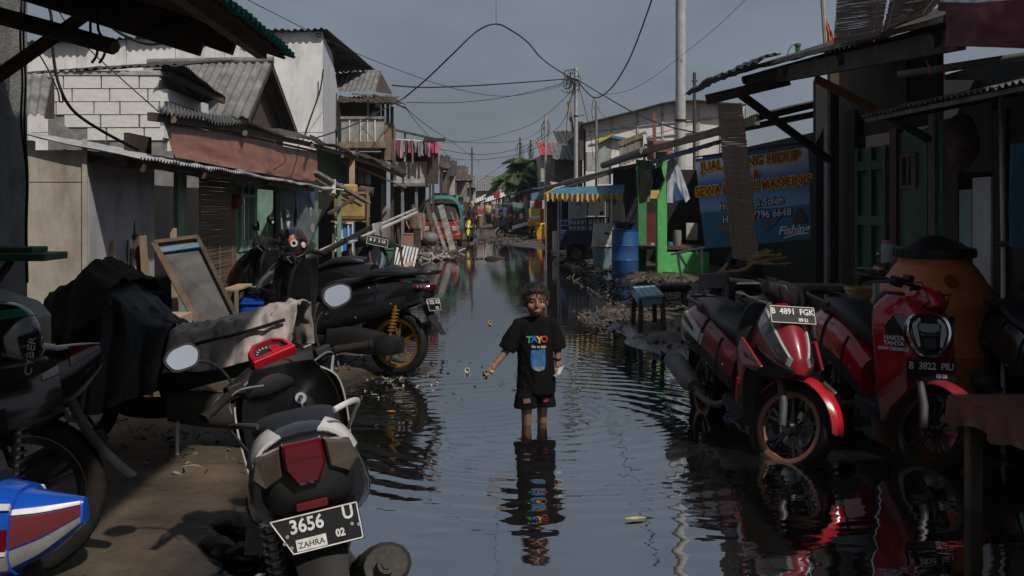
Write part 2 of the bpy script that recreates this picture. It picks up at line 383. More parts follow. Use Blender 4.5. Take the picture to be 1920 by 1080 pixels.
gx = lines([(-400, -60, 85), (-60, -8, 8), (-8, -3.2, 0.4), (-3.2, 4.4, 0.07), (4.4, 9, 0.4), (9, 60, 8), (60, 400, 85)])
gy = lines([(-60, -4, 14), (-4, 3, 0.5), (3, 17, 0.07), (17, 48, 0.25), (48, 120, 4), (120, 900, 130)])
gm = MB(); gm.grid([[Vector((x, y, ground_z(x, y) if (-9 < x < 10 and y < 120) else 0.08)) for x in gx] for y in gy])
MUD = mat('mud', (0.135, 0.100, 0.066), 0.5, col2=(0.055, 0.042, 0.030), scale=2.4, bump=0.5, bscale=22, dirt=0.5)
n, l = MUD.node_tree.nodes, MUD.node_tree.links; b_ = n['Principled BSDF']; src = b_.inputs['Base Color'].links[0].from_socket   # mud is dark and shiny where it is soaked
geo = n.new('ShaderNodeNewGeometry'); sx_ = n.new('ShaderNodeSeparateXYZ'); l.new(geo.outputs['Position'], sx_.inputs[0]); wn_ = n.new('ShaderNodeTexNoise'); wn_.inputs['Scale'].default_value = 1.7; wn_.inputs['Detail'].default_value = 5; l.new(geo.outputs['Position'], wn_.inputs['Vector'])
wa = n.new('ShaderNodeMath'); wa.operation = 'MULTIPLY_ADD'; l.new(wn_.outputs['Fac'], wa.inputs[0]); wa.inputs[1].default_value = 0.07; l.new(sx_.outputs['Z'], wa.inputs[2])
wr_ = n.new('ShaderNodeMapRange'); wr_.inputs['From Min'].default_value = 0.075; wr_.inputs['From Max'].default_value = 0.125; l.new(wa.outputs[0], wr_.inputs['Value'])
mw = n.new('ShaderNodeMix'); mw.data_type = 'RGBA'; l.new(wr_.outputs[0], mw.inputs[0]); mw.inputs[6].default_value = (0.030, 0.023, 0.016, 1); l.new(src, mw.inputs[7]); l.new(mw.outputs[2], b_.inputs['Base Color'])
rw = n.new('ShaderNodeMapRange'); rw.inputs['To Min'].default_value = 0.22; rw.inputs['To Max'].default_value = 0.75; l.new(wr_.outputs[0], rw.inputs['Value']); l.new(rw.outputs[0], b_.inputs['Roughness'])
ground = gm.build('ground', MUD, smooth=60); ground['kind'] = 'structure'
# water: dark standing flood water, rings spread from the wading child
WAT = bpy.data.materials.new('flood_water'); WAT.use_nodes = True
n, l = WAT.node_tree.nodes, WAT.node_tree.links; n.clear()
out = n.new('ShaderNodeOutputMaterial'); mixw = n.new('ShaderNodeMixShader'); dif = n.new('ShaderNodeBsdfDiffuse'); glo = n.new('ShaderNodeBsdfGlossy'); fr = n.new('ShaderNodeFresnel')
dif.inputs['Color'].default_value = (0.010, 0.010, 0.009, 1); glo.inputs['Roughness'].default_value = 0.015; glo.inputs['Color'].default_value = (0.93, 0.95, 0.97, 1)
fr.inputs['IOR'].default_value = 4.0
tc = n.new('ShaderNodeTexCoord')
CHX, CHY = XY(1004, 7.34), 7.34
def vmath(op, a, b=None):
    q = n.new('ShaderNodeVectorMath'); q.operation = op; l.new(a, q.inputs[0])
    if b is not None: q.inputs[1].default_value = b
    return q
def fmath(op, a, b, c=None):
    q = n.new('ShaderNodeMath'); q.operation = op
    for i, s_ in enumerate([a, b, c]):
        if s_ is None: continue
        if isinstance(s_, (int, float)): q.inputs[i].default_value = s_
        else: l.new(s_, q.inputs[i])
    return q.outputs[0]
def rings(cx, cy, wl_, amp, fall, r0=0.0):
    d = vmath('SUBTRACT', tc.outputs['Object'], (cx, cy, 0)); nn = n.new('ShaderNodeTexNoise'); nn.inputs['Scale'].default_value = 1.1; l.new(tc.outputs['Object'], nn.inputs['Vector'])
    ln = n.new('ShaderNodeVectorMath'); ln.operation = 'LENGTH'; l.new(d.outputs[0], ln.inputs[0])
    dist = fmath('ADD', ln.outputs['Value'], fmath('MULTIPLY', nn.outputs['Fac'], 0.30))
    w = fmath('SINE', fmath('MULTIPLY', dist, 2 * pi / wl_), 0)
    a = fmath('POWER', 2.718, fmath('MULTIPLY', fmath('ABSOLUTE', fmath('SUBTRACT', dist, r0), 0), -1.0 / fall))
    return fmath('MULTIPLY', fmath('MULTIPLY', w, a), amp)
h1 = rings(CHX, CHY, 0.20, 0.0013, 0.7, 1.9)
h2 = rings(CHX + 0.1, CHY, 0.11, 0.0003, 0.8)
h3 = rings(-0.5, 9.4, 0.17, 0.0006, 1.6, 1.2)
h4 = rings(1.9, 6.2, 0.10, 0.0004, 1.0)
mpw = n.new('ShaderNodeMapping'); mpw.inputs['Scale'].default_value = (0.8, 1.7, 1); l.new(tc.outputs['Object'], mpw.inputs[0])
nz = n.new('ShaderNodeTexNoise'); nz.inputs['Scale'].default_value = 3.4; nz.inputs['Detail'].default_value = 3; l.new(mpw.outputs[0], nz.inputs['Vector'])
hh = fmath('ADD', fmath('ADD', h1, h2), fmath('ADD', fmath('ADD', h3, h4), fmath('MULTIPLY', nz.outputs['Fac'], 0.0016)))
bp = n.new('ShaderNodeBump'); bp.inputs['Strength'].default_value = 1.0; bp.inputs['Distance'].default_value = 1.0
l.new(hh, bp.inputs['Height'])
for q in (glo, fr): l.new(bp.outputs[0], q.inputs['Normal'])
l.new(fmath('MAXIMUM', fr.outputs[0], 0.55), mixw.inputs[0]); l.new(dif.outputs[0], mixw.inputs[1]); l.new(glo.outputs[0], mixw.inputs[2]); l.new(mixw.outputs[0], out.inputs['Surface'])
wm = MB(); wm.grid([[Vector((x, y, 0)) for x in (-8, -4, 0, 4, 9)] for y in (-6, 0, 10, 20, 30, 40, 60)])
water = wm.build('flood_water', WAT); water['kind'] = 'structure'
# ------------------------------------------------------------------ left side: near canopy and column
def pxbox(m, x0, y0, x1, y1, Y0, Y1):
    a, b = P(x0, y1, Y0), P(x1, y0, Y0)
    m.box(((a.x + b.x) / 2, (Y0 + Y1) / 2, (a.z + b.z) / 2), (abs(b.x - a.x), Y1 - Y0, abs(b.z - a.z))); return m
def wavy(a, b, c, d, nu, nv, amp, seed=0.0, th=0.006, sc=4.0, hang=0.0):
    """cloth or tarp: a-b top edge, d-c bottom edge"""
    nrm = (Vector(b) - Vector(a)).cross(Vector(d) - Vector(a)).normalized(); rows = []
    for j in range(nv + 1):
        v = j / nv; row = []
        for i in range(nu + 1):
            u = i / nu; p = quadpt(a, b, c, d, u, v)
            k = amp * (noise.noise(Vector((u * sc, v * sc * 0.5, seed))) + 0.5 * noise.noise(Vector((u * sc * 2.7, v * sc, seed + 9))))
            p = p + nrm * k * (0.35 + 0.65 * v); p.z -= hang * 4 * u * (1 - u) * (1 - v * 0.5)
            row.append(p)
        rows.append(row)
    m = MB(); m.slab(rows, nrm * th); return m

t = thing('lean_to_canopy', 'dark lean-to canopy with a teal corrugated edge at the top left', 'canopy', (-3.2, 4, 0))
EX, EZ, SL = -0.935, 2.39, 0.34
def can(x, y, dz=0): return Vector((x, y, EZ + (EX - x) * SL + dz))
ys = [-2.0, -0.8, 0.4, 1.6, 2.8, 4.0, 5.2]
for i, (y0, y1) in enumerate(zip(ys, ys[1:])):
    j = rnd(-0.03, 0.03); z_ = 0.007 * (i % 2)
    corrugated(can(EX + j, y0, z_), can(EX + j, y1 + 0.06, z_), can(-3.6, y1 + 0.06, z_), can(-3.6, y0, z_), 0.085, 0.014, wob=0.02).build('roof_sheet', TEAL, t, smooth=60)
    corrugated(can(EX - 0.05 + j, y0 + 0.01, z_ - 0.022), can(EX - 0.05 + j, y1 + 0.05, z_ - 0.022), can(-3.6, y1 + 0.05, z_ - 0.022), can(-3.6, y0 + 0.01, z_ - 0.022), 0.085, 0.014, wob=0.02).build('under_sheet', RUST, t, smooth=60)
for i, (y0, y1) in enumerate(((-2.0, -0.1), (-0.1, 1.8), (1.8, 3.7), (3.7, 5.6))):   # unseen extra canopy sheets, added over the camera side to shade the left bank
    corrugated(Vector((-0.3, y0, 3.0)), Vector((-0.3, y1 + 0.05, 3.0)), Vector((EX - 1.2, y1 + 0.05, 3.16)), Vector((EX - 1.2, y0, 3.16)), 0.085, 0.014, wob=0.02).build('roof_sheet', TEAL, t, smooth=60)
for y in (0.6, 2.1, 3.4, 4.86):
    MB().bar(can(-1.17, y, -0.08), can(-3.6, y, -0.08), 0.06, 0.10).build('rafter', WOODD, t, bevel=0.004)
MB().bar(can(-1.26, 4.6, -0.17), can(-3.6, 4.5, -0.24), 0.04, 0.07).build('rafter', WOODD, t, bevel=0.004)
for x in (-1.1, -1.8, -2.6): MB().bar(can(x, -1.8, -0.055), can(x, 5.15, -0.055), 0.05, 0.05).build('purlin', WOODD, t)
MB().bar(P(-60, 182, 4.4), P(168, 22, 4.8), 0.045, 0.058).build('brace', WOODD, t, bevel=0.004)
MB().bar((-3.5, 4.9, 0), (-3.5, 4.9, 3.2), 0.10, 0.10).build('post', WOODD, t); MB().bar((-3.5, 0.6, 0), (-3.5, 0.6, 3.2), 0.10, 0.10).build('post', WOODD, t)
MB().box((-3.72, 1.8, 1.65), (0.1, 7.4, 3.3)).build('shade_wall', WOODD, t); MB().box((-2.2, -2.2, 1.65), (3.1, 0.1, 3.3)).build('shade_wall', WOODD, t)  # unseen walls added to block sky light from the left foreground
t = thing('bamboo_pole', 'thick round pole sticking out from the concrete column at top left', 'pole', P(-150, -10, 5.0))
MB().tube([P(-330, -60, 4.5), P(-60, 14, 4.35), P(120, 62, 4.25), P(214, 88, 4.2)], [0.042, 0.039, 0.036, 0.034], 12).build('shaft', mat('old_bamboo', (0.10, 0.08, 0.06), 0.7, var=0.4, dirt=0.4), t, smooth=40)
MB().tube([P(213.5, 88, 4.199), P(216, 88.7, 4.195)], 0.026, 12).build('cut_end', mat('bamboo_cut', (0.30, 0.24, 0.17), 0.8), t)
for a, b in ((178, 20), (192, 14)):
    cable('tie_rope', [P(a - 8, b, 4.25), P(a - 8, b + 40, 4.22), P(a, 72, 4.18), P(a + 4, 100, 4.21), P(a - 6, 118, 4.22)], 0.006, None, par=t)
t = thing('concrete_column', 'grey concrete column at the left edge of the lane', 'column', (-2.72, 5.6, 0))
MB().box((-2.87, 5.72, 1.9), (0.42, 0.42, 3.8)).build('shaft', CONC, t, bevel=0.012)
MB().box((-2.87, 5.72, 0.11), (0.56, 0.56, 0.20)).build('footing', CONC, t, bevel=0.02)
for k, (x0, x1) in enumerate(((38, 50), (44, 52))):
    cable('column_wire', [P(x0 + 6, -40, 5.4), P(x0, 60, 5.4), P(x0 + 4, 150, 5.42), P(x0 + 2, 230, 5.4), P(x1, 330, 5.42), P(x1 - 2, 430, 5.42), P(x1, 530, 5.42)], 0.006, 'thin black wire running down the edge of the concrete column, %s one' % ('outer', 'inner')[k], 'wires on the column')
for k, (pts, lab) in enumerate((([(85, -10), (96, 30), (98, 80), (108, 150), (135, 205), (190, 245), (260, 282)], 'black cable drooping from the canopy across the block wall'), ([(95, -10), (122, 40), (170, 95), (230, 150), (298, 210)], 'thin wire crossing the block wall diagonally'), ([(60, 80), (90, 130), (108, 170), (112, 190), (118, 188), (112, 165)], 'loop of wire hanging beside the concrete column'), ([(190, 36), (232, 66), (280, 83), (325, 75)], 'slack black cable slung under the canopy rafter'))):
    cable('slack_cable', [P(x, y, 6.2) for x, y in pts], (0.010, 0.004, 0.005, 0.011)[k], lab, 'slack cables at the top left')
# ------------------------------------------------------------------ white shed
t = thing('panel_shed', 'low shed of cream panels, its street side coloured grey for shade, behind the covered motorcycle', 'shed', (-3.3, 8.4, 0))
def panel_y(x0, x1, z0, z1, Y, m, name='wall_panel', th=0.03):
    return MB().box(((x0 + x1) / 2, Y + th / 2, (z0 + z1) / 2), (x1 - x0, th, z1 - z0)).build(name, m, t, bevel=0.003)
def panel_x(y0, y1, z0, z1, X, m, name='wall_panel', th=0.03, par=None):
    return MB().box((X - th / 2, (y0 + y1) / 2, (z0 + z1) / 2), (th, y1 - y0, z1 - z0)).build(name, m, par or t, bevel=0.003)
xa, xb = XY(40, 7.7), -3.0
zs_ = CH - (343 - VY) * 7.7 / F
panel_y(xa - 0.5, xb, 0.05, zs_, 7.7, CREAMW); panel_y(xa - 0.5, xb, zs_ + 0.006, 2.04, 7.7, CREAMW)
panel_x(7.735, 9.33, 0.05, 2.04, -3.0, GREYW)  # street side: shade painted in as grey, the front is cream
for k in range(9):
    MB().ball((xb - 0.012 - 0.0, 7.697, 0.35 + k * 0.2), 0.006, 6, 4).build('nail', STEEL, t)
MB().box((xb - 0.012, 7.69, 1.1), (0.035, 0.018, 2.05)).build('corner_trim', CREAMW, t)
panel_x(7.8, 9.3, 0.05, 1.95, -4.6, GREYW)
MB().bar((-2.98, 8.62, 1.32), (-2.98, 8.62, 1.03), 0.012, 0.085, (0, 1, 0)).build('wall_sticker', WHITEPT, t)
MB().bar((-2.968, 8.62, 1.24), (-2.968, 8.62, 1.08), 0.004, 0.07, (0, 1, 0)).build('sticker_print', GREYPT, t)
# low eave roof along the left facade
eav = [(-2.55, 7.6, 1.985), (-2.55, 8.6, 1.98), (-2.55, 9.6, 1.975), (-2.52, 11.6, 1.955), (-2.50, 13.6, 1.935), (-2.50, 16.2, 1.925)]
rf = thing('eave_roof', 'low corrugated eave roof with a pale toothed edge along the left facade', 'roof', (-2.9, 11, 0))
WEDGE = mat('zinc_bright', (0.42, 0.43, 0.44), 0.5, metal=0.4, var=0.25, dirt=0.4)
for i, (p, q) in enumerate(zip(eav, eav[1:])):
    p, q = Vector(p), Vector(q); bk = Vector((-1.1, 0, 0.22))
    corrugated(p, q + Vector((0, 0.05, 0)), q + bk + Vector((0, 0.05, 0)), p + bk, 0.08, 0.012, wob=0.03).build('roof_sheet', WEDGE, rf, smooth=60)
MB().bar((-2.7, 7.65, 1.955), (-2.62, 16.1, 1.88), 0.05, 0.06).build('purlin', WOODD, rf)
for y in (7.75, 9.5, 12.45, 15.4): MB().bar((-2.57, y, 1.9), (-3.2, y, 2.02), 0.05, 0.06).build('rafter', WOODD, rf)
MB().bar((-2.42, 16.3, 1.90), (-2.75, 18.7, 1.86), 0.13, 0.02).build('gutter', WEDGE, rf)
MB().bar((-3.42, 9.2, 0), (-3.42, 9.2, 2.2), 0.07, 0.07).build('post', WOODD, rf); MB().bar((-3.2, 16.0, 0), (-3.2, 16.0, 2.1), 0.07, 0.07).build('post', WOODD, rf)
# ------------------------------------------------------------------ block house
t = thing('block_house', 'house with a wall of white concrete blocks above the shed roof', 'house', (-6.2, 17, 0))
pxbox(MB(), 92, 150, 303, 300, 16.02, 16.25).build('mortar_core', MORTAR, t)
MB().box((-5.75, 16.13, 1.25), (3.6, 0.2, 2.5)).build('lower_wall', CONC, t)
RH = 24.2
rowsx = [(166, 142, [(97, 118), (119.5, 189), (190.5, 260), (261.5, 299)]), (190.5, 166.5, [(97, 134), (135.5, 204.5), (206, 276), (277.5, 314)]),
         (215, 191, [(97, 104), (105.5, 175), (176.5, 223.5), (225.5, 298)]), (239, 215.5, [(120, 187), (189, 259.5), (262.5, 300)]),
         (263.5, 240, [(163, 198), (200.5, 269), (271, 305)])]
bm_ = MB().box((0, 0, 0), (1, 1, 1)); base = bm_.mesh('brick'); base.materials.append(BLOCK)
for yb, yt, cols in rowsx:
    for x0, x1 in cols:
        a, b = P(x0, yb, 16), P(x1, yt, 16)
        o = inst(base, 'brick', t, Matrix.Translation(((a.x + b.x) / 2, 16.06 + rnd(-0.006, 0.006), (a.z + b.z) / 2)) @ Matrix.Rotation(rnd(-0.006, 0.006), 4, 'Y') @ Matrix.Diagonal((b.x - a.x - 0.012, 0.12, b.z - a.z - 0.010, 1)))
        bv = o.modifiers.new('bevel', 'BEVEL'); bv.width = 0.012; bv.segments = 2
rows = []
for j in range(7):                                          # rough plaster patch low on the wall
    v = j / 6
    rows.append([P(90 + 34 * u / 10 + 42 * v * u / 10 + 6 * noise.noise(Vector((j, u, 1))), 222 + 62 * v + 6 * noise.noise(Vector((u * .7, j, 2))) + 1.6 * u * (1 - v), 15.97 + 0.012 * noise.noise(Vector((u, j, 5)))) for u in range(11)])
MB().slab(rows, (0, 0.06, 0)).build('plaster_patch', CONC, t, smooth=50)
XR = XY(305, 16)
MB().box((XR - 0.12, 17.35, 3.05), (0.2, 2.3, 1.6)).build('side_wall', MORTAR, t)
for r in range(5):
    for k in range(4):
        y0 = 16.3 + k * 0.6 - (0.3 if r % 2 else 0)
        o = inst(base, 'brick', t, Matrix.Translation((XR - 0.01, y0 + 0.29, 2.5 + r * 0.207 + 0.1)) @ Matrix.Diagonal((0.06, 0.575, 0.19, 1)))
        bv = o.modifiers.new('bevel', 'BEVEL'); bv.width = 0.012; bv.segments = 1
pxbox(MB(), 92, 132, 300, 141.5, 15.98, 16.2).build('ring_beam', CONCL, t, bevel=0.01)
a, b = P(40, 138, 15.93), P(338, 121, 15.93)
sheets(a, b, b + Vector((0.1, 3.2, 0.55)), a + Vector((0, 3.2, 0.55)), 0.85, DARKROOF, t, pitch=0.13, amp=0.022)
a, b, c, d = P(300, 124, 15.75), P(345, 122, 15.75), P(424, 184, 17.6), P(372, 192, 18.2)
corrugated(a, d, c, b, 0.13, 0.02, wob=0.05).build('overhang_sheet', DARKROOF, t, smooth=60)
MB().bar(P(318, 140, 15.9), P(420, 190, 17.6), 0.06, 0.09).build('overhang_beam', WOODD, t)
a, b, c, d = P(40, 138, 15.2), P(99, 139, 15.2), P(84, 214, 13.4), P(38, 216, 13.4)
corrugated(a, b, c, d, 0.13, 0.022).build('side_roof_sheet', ASB, t, smooth=60)
pxbox(MB(), 83, 145, 97, 222, 15.0, 15.1).build('corner_board', WOODD, t)
MB().box((-7.2, 15.0, 1.45), (1.1, 0.15, 2.3)).build('annex_wall', CONC, t)
# ------------------------------------------------------------------ grey gable house
t = thing('gable_house', 'small house with a grey corrugated gable roof behind the brown tarp', 'house', (-5.4, 21.5, 0))
X0, X1 = -6.9, -4.27
sheets((X0, 21, 4.63), (X1, 21, 4.67), (X1, 18.85, 3.30), (X0, 18.85, 3.30), 0.9, ASB, t, pitch=0.15, amp=0.027, jit=0.008)
sheets((X1, 21.02, 4.66), (X0, 21.02, 4.62), (X0, 24.2, 3.36), (X1, 24.2, 3.36), 0.9, ASB, t, pitch=0.15, amp=0.027)
MB().tube([(X0, 21, 4.65), (X1 + 0.03, 21, 4.70)], 0.075, 10).build('ridge_cap', ASB, t, smooth=50)
MB().prism([(X1 - 0.35, 19.1, 0), (X1 - 0.35, 24, 0), (X1 - 0.35, 24, 3.35), (X1 - 0.35, 21, 4.5), (X1 - 0.35, 19.1, 3.3)], (-0.12, 0, 0)).build('gable_wall', WOODD, t)
MB().box(((X0 + X1) / 2 - 0.2, 19.2, 1.65), (X1 - X0 - 0.4, 0.12, 3.3)).build('front_wall', PLANKG, t)
MB().bar((X1 - 0.02, 21, 4.58), (X1 - 0.02, 18.85, 3.22), 0.03, 0.10).build('barge_board', WOODD, t); MB().bar((X1 - 0.02, 21, 4.58), (X1 - 0.02, 24.2, 3.28), 0.03, 0.10).build('barge_board', WOODD, t)
# ------------------------------------------------------------------ tall white building
t = thing('white_building', 'tall building clad in white panels behind the gable roof', 'building', (-7, 27, 0))
XW = XY(605, 26); Wd = 1.285; ztop = 6.18
for i in range(7):
    x1 = XW - i * Wd; x0 = x1 - Wd + 0.015; zt = ztop - i * 0.055
    for z0, z1 in ((3.55, zt), (1.15, 3.535), (0.0, 1.135)):
        MB().box(((x0 + x1) / 2, 26.03, (z0 + z1) / 2), (x1 - x0, 0.05, z1 - z0)).build('wall_panel', WHITEW, t)
MB().box((XW - 4.5, 26.12, 2.9), (9.0, 0.06, 5.8)).build('backing', GREYW, t)
MB().prism([(XW - 0.01, 26.09, 0), (XW - 0.01, 31.5, 0), (XW - 0.01, 31.5, 3.6), (XW - 0.01, 29.6, 4.4), (XW - 0.01, 27.8, 5.9), (XW - 0.01, 26.09, 6.1)], (-0.1, 0, 0)).build('side_wall', mat('white_wall_shaded', (0.46, 0.47, 0.50), 0.8, var=0.1, scale=1.5, dirt=0.2), t)  # street face of the white building, its shade painted in as blue-grey
a, b = Vector((XW - 9.1, 25.75, ztop - 0.36)), Vector((XW + 0.12, 25.75, ztop + 0.05))
sheets(a, b, b + Vector((0.65, 6.5, -0.2)), a + Vector((0, 6.5, -0.3)), 1.0, DARKROOF, t, pitch=0.16, amp=0.03)
for k in range(4): MB().bar((XW + 0.05 + 0.08 * k, 26.5 + k * 1.3, ztop - 0.06), (XW - 0.3, 26.5 + k * 1.3, ztop - 0.06), 0.06, 0.1).build('rafter', WOODD, t)
pxbox(MB(), 593, 62, 601, 68, 25.9, 26.0).build('beam_end', WOODD, t)
cable('wire_down_wall', [P(606, 130, 25.8), P(600, 170, 25.9), P(588, 205, 25.9), P(572, 252, 25.9)], 0.02, 'dark wire hanging down the face of the tall white building')
# ------------------------------------------------------------------ green shop row with brown tarp
t = thing('green_shop', 'mint green wooden shop front with a rolled-down bamboo blind on the left', 'shop', (-3.6, 14, 0))
FX = -3.0
def wallp(y0, y1, z0, z1, m, name, X=FX, th=0.05): return panel_x(y0, y1, z0, z1, X, m, name, th, t)
wallp(9.36, 10.02, 0, 2.3, mat('brown_boards', (0.05, 0.035, 0.028), 0.8, var=0.4, stretch=(1, 3, 0.3)), 'wall_panel', FX - 0.25)
wallp(10.08, 10.38, 0, 2.3, GREENW, 'door_post')
wallp(10.38, 10.68, 1.95, 2.3, GREENW, 'lintel')
# framed openings in the green wall
wallp(12.42, 15.3, 0.0, 1.02, GREENW, 'wall_panel'); wallp(12.42, 12.62, 1.02, 2.0, GREENW, 'wall_panel')
wallp(12.66, 13.42, 1.03, 1.16, GREENW, 'window_sill', FX + 0.03, 0.07); wallp(13.45, 13.75, 1.02, 2.0, GREENW, 'wall_panel')
wallp(12.62, 13.45, 1.72, 2.0, GREENW, 'wall_panel')
for y in (12.64, 13.03, 13.40): MB().bar((FX + 0.02, y, 1.03), (FX + 0.02, y, 1.86), 0.05, 0.05).build('window_frame', GREENW, t)
MB().bar((FX + 0.023, 12.62, 1.74), (FX + 0.023, 13.44, 1.74), 0.053, 0.05).build('window_frame', GREENW, t)
wallp(15.3, 18.9, 0, 2.05, GREENW, 'wall_panel'); wallp(18.95, 19.1, 0, 2.3, GREENW, 'corner_post')
for k in range(8): wallp(12.47 + k * 0.355, 12.47 + k * 0.355 + 0.335, 0.02, 1.0, GREENW, 'board', FX + 0.016, 0.014)
wallp(13.75, 15.3, 1.85, 2.3, GREENW, 'lintel')
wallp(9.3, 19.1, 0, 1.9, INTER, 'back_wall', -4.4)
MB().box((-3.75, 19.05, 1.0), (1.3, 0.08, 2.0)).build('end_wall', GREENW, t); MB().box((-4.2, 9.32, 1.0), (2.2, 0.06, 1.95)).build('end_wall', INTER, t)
for k in range(10):
    y = 18.9 + k * 0.02
edge = [(300, 207, 8.2), (441, 230, 10.8), (583, 263, 15.5), (659, 287, 20.0), (716, 307, 22.5), (762, 327, 25.0)]
ep = [P(*e) for e in edge]
for i, (p, q) in enumerate(zip(ep, ep[1:])):
    q2 = q + (q - p).normalized() * 0.08; pb, qb = [P(e[0] - 4, e[1] - 7, e[2] * 1.22) for e in (edge[i], edge[i + 1])]
    corrugated(p, q2, qb, pb, 0.12, 0.02, wob=0.08).build('roof_sheet', (ZINC, ZINC, RUST, RUST, RUST)[i], t, smooth=60)
    MB().bar(p + Vector((-0.08, 0, -0.05)), q + Vector((-0.08, 0, -0.05)), 0.05, 0.07).build('purlin', WOODD, t)
for px, py, Y in ((320, 222, 8.6), (456, 248, 11.3), (583, 274, 15.2), (640, 292, 19.0)):
    p = P(px, py, Y); MB().tube([p + Vector((0.02, 0, -0.01)), p * 1.12 + Vector((0.0, 0, -0.14))], 0.032, 8).build('pole_rafter', WOOD, t)
panel_x(19.1, 25.0, 2.0, 2.75, -3.0, mat('green_upper', (0.045, 0.10, 0.07), 0.7, dirt=0.4), 'upper_wall', 0.04, t)
tp = thing('brown_tarp', 'brown tarpaulin hung under the roof above the green shop', 'tarp', (-3, 14, 0))
a, b, c, d = Vector((-2.70, 8.66, 2.355)), Vector((-2.70, 17.1, 2.54)), Vector((-2.62, 16.6, 2.02)), Vector((-2.62, 8.7, 2.03))
wavy(a, b, c, d, 120, 14, 0.022, 3.1, 0.006, 7, 0.02).build('sheet', BROWNT, tp, smooth=80)
MB().tube([a + Vector((0, 0, 0.01)), b + Vector((0, 0, 0.01))], 0.018, 6).build('rail', WOODD, tp)
for k, pts in enumerate(([(520, 245), (512, 262), (535, 300), (500, 325)], [(560, 272), (556, 300), (545, 332)])):
    cable('tarp_wire', [P(x, y, 13.0) for x, y in pts], 0.006, 'black wire trailing over the brown tarpaulin, %s one' % ('left', 'right')[k], 'wires on the tarp')
def blind(name, label, a, b, c, d, slats, m=None, cat='blind', roll=0.05, group=None):
    t_ = thing(name, label, cat, (Vector(d) + Vector(c)) / 2, group=group); mb = MB(); up = (Vector(a) - Vector(d)).normalized()
    nrm = (Vector(b) - Vector(a)).cross(up).normalized()
    for i in range(slats):
        v = (i + 0.5) / slats; l_, r_ = Vector(a).lerp(d, v), Vector(b).lerp(c, v); h = (Vector(a) - Vector(d)).length / slats * 1.04
        j = [rnd(-0.003, 0.003) for _ in range(4)]; ex = (r_ - l_).normalized() * rnd(-0.012, 0.012)
        mid = (l_ + r_) / 2 + nrm * (rnd(-0.008, 0.008) + 0.03 * sin(v * 7)) + up * rnd(-0.003, 0.003)
        mb.bar(l_ + up * j[0] + nrm * j[1] - ex, mid, 0.007, h, up); mb.bar(mid, r_ + up * j[2] + nrm * j[3] + ex, 0.007, h, up)
    mb.build('slats', m or BAMBOO, t_, kind='stuff')
    for u in (0.12, 0.5, 0.88):
        l0, l1 = Vector(a).lerp(b, u), Vector(d).lerp(c, u); MB().bar(l0 + nrm * 0.006, l1 + nrm * 0.006, 0.004, 0.003).build('string', CLOTHS if False else WOODL, t_)
    return t_
blind('bamboo_blind', 'dark bamboo blind rolled down between the green posts on the left', (-2.97, 10.72, 2.1), (-2.97, 12.35, 2.1), (-2.95, 12.35, 0.35), (-2.95, 10.72, 0.35), 120)
# near-black walls painted as interior shade behind the stall beyond the green shop
t = thing('market_stall', 'cluttered dark stall under the sagging roof beside the green shop', 'stall', (-3.0, 22, 0))
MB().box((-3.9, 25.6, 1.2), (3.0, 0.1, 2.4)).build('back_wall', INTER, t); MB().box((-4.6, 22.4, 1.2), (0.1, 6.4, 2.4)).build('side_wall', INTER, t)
p = P(660, 480, 20.5); MB().bar((p.x, 20.5, 0), (p.x, 20.5, 2.75), 0.11, 0.11).build('post', WOODL, t, bevel=0.008)
p = P(636, 480, 17.6); MB().bar((p.x, 17.6, 0), (p.x, 17.6, 1.85), 0.07, 0.07).build('post', GREENW, t, bevel=0.006)
p = P(721, 480, 25); MB().bar((p.x, 25, 0), (p.x, 25, 2.5), 0.09, 0.09).build('post', PLANKG, t)
p = P(690, 480, 23); MB().bar((p.x, 23, 0), (p.x, 23, 2.5), 0.08, 0.08).build('post', WOODD, t)
for (x0, y0, Y0, x1, y1, Y1, w, m_) in ((600, 358, 16.5, 660, 382, 19.0, 0.05, PLANKG), (590, 322, 16.3, 690, 380, 19.5, 0.10, PLANKG), (590, 335, 16.3, 676, 386, 19.3, 0.05, WOOD), (618, 400, 17.0, 662, 372, 18.4, 0.08, WOODD), (640, 300, 21, 760, 352, 25, 0.06, WOOD), (600, 352, 16.6, 640, 345, 18, 0.04, WHITEPT)):
    MB().bar(P(x0, y0, Y0), P(x1, y1, Y1), w, w * 0.5).build('roof_batten', m_, t)
pxbox(MB(), 622, 336, 629, 362, 17.2, 17.24).build('hanging_board', WHITEP, t)
MB().bar(P(600, 350, 16.8), P(640, 356, 17.6), 0.10, 0.02).build('pale_board', WHITEP, t)
for i in range(5): pxbox(MB(), 632 + i * 13, 305 + i * 3, 643 + i * 13, 338 + i * 2, 22.8, 22.84).build('hanging_board', (CONCL, GREYW, PLANKG, CONCL, GREYW)[i], t)
MB().tube([P(655, 352, 22), P(700, 360, 22)], 0.10, 10).build('rolled_mat', WOODD, t, smooth=40)
t2 = thing('yellow_box', 'yellowed plastic water tank box under the stall roof', 'tank', P(655, 415, 20.0))
pxbox(MB(), 624, 360, 688, 413, 19.8, 20.4).build('body', mat('old_yellow_plastic', (0.42, 0.30, 0.09), 0.6, var=0.4, scale=3, dirt=0.7), t2, bevel=0.09)
pxbox(MB(), 642, 345, 668, 362, 19.9, 20.2).build('neck', MATS['old_yellow_plastic'], t2, bevel=0.04)
MB().bar(P(624, 361, 19.78), P(690, 361, 19.78), 0.03, 0.04).build('frame_rail', WOOD, t2); MB().bar(P(690, 352, 19.78), P(690, 450, 19.78), 0.04, 0.04).build('frame_post', WOOD, t2)
MB().bar(P(622, 415, 19.85), P(690, 415, 19.85), 0.25, 0.03).build('frame_shelf', WOOD, t2)
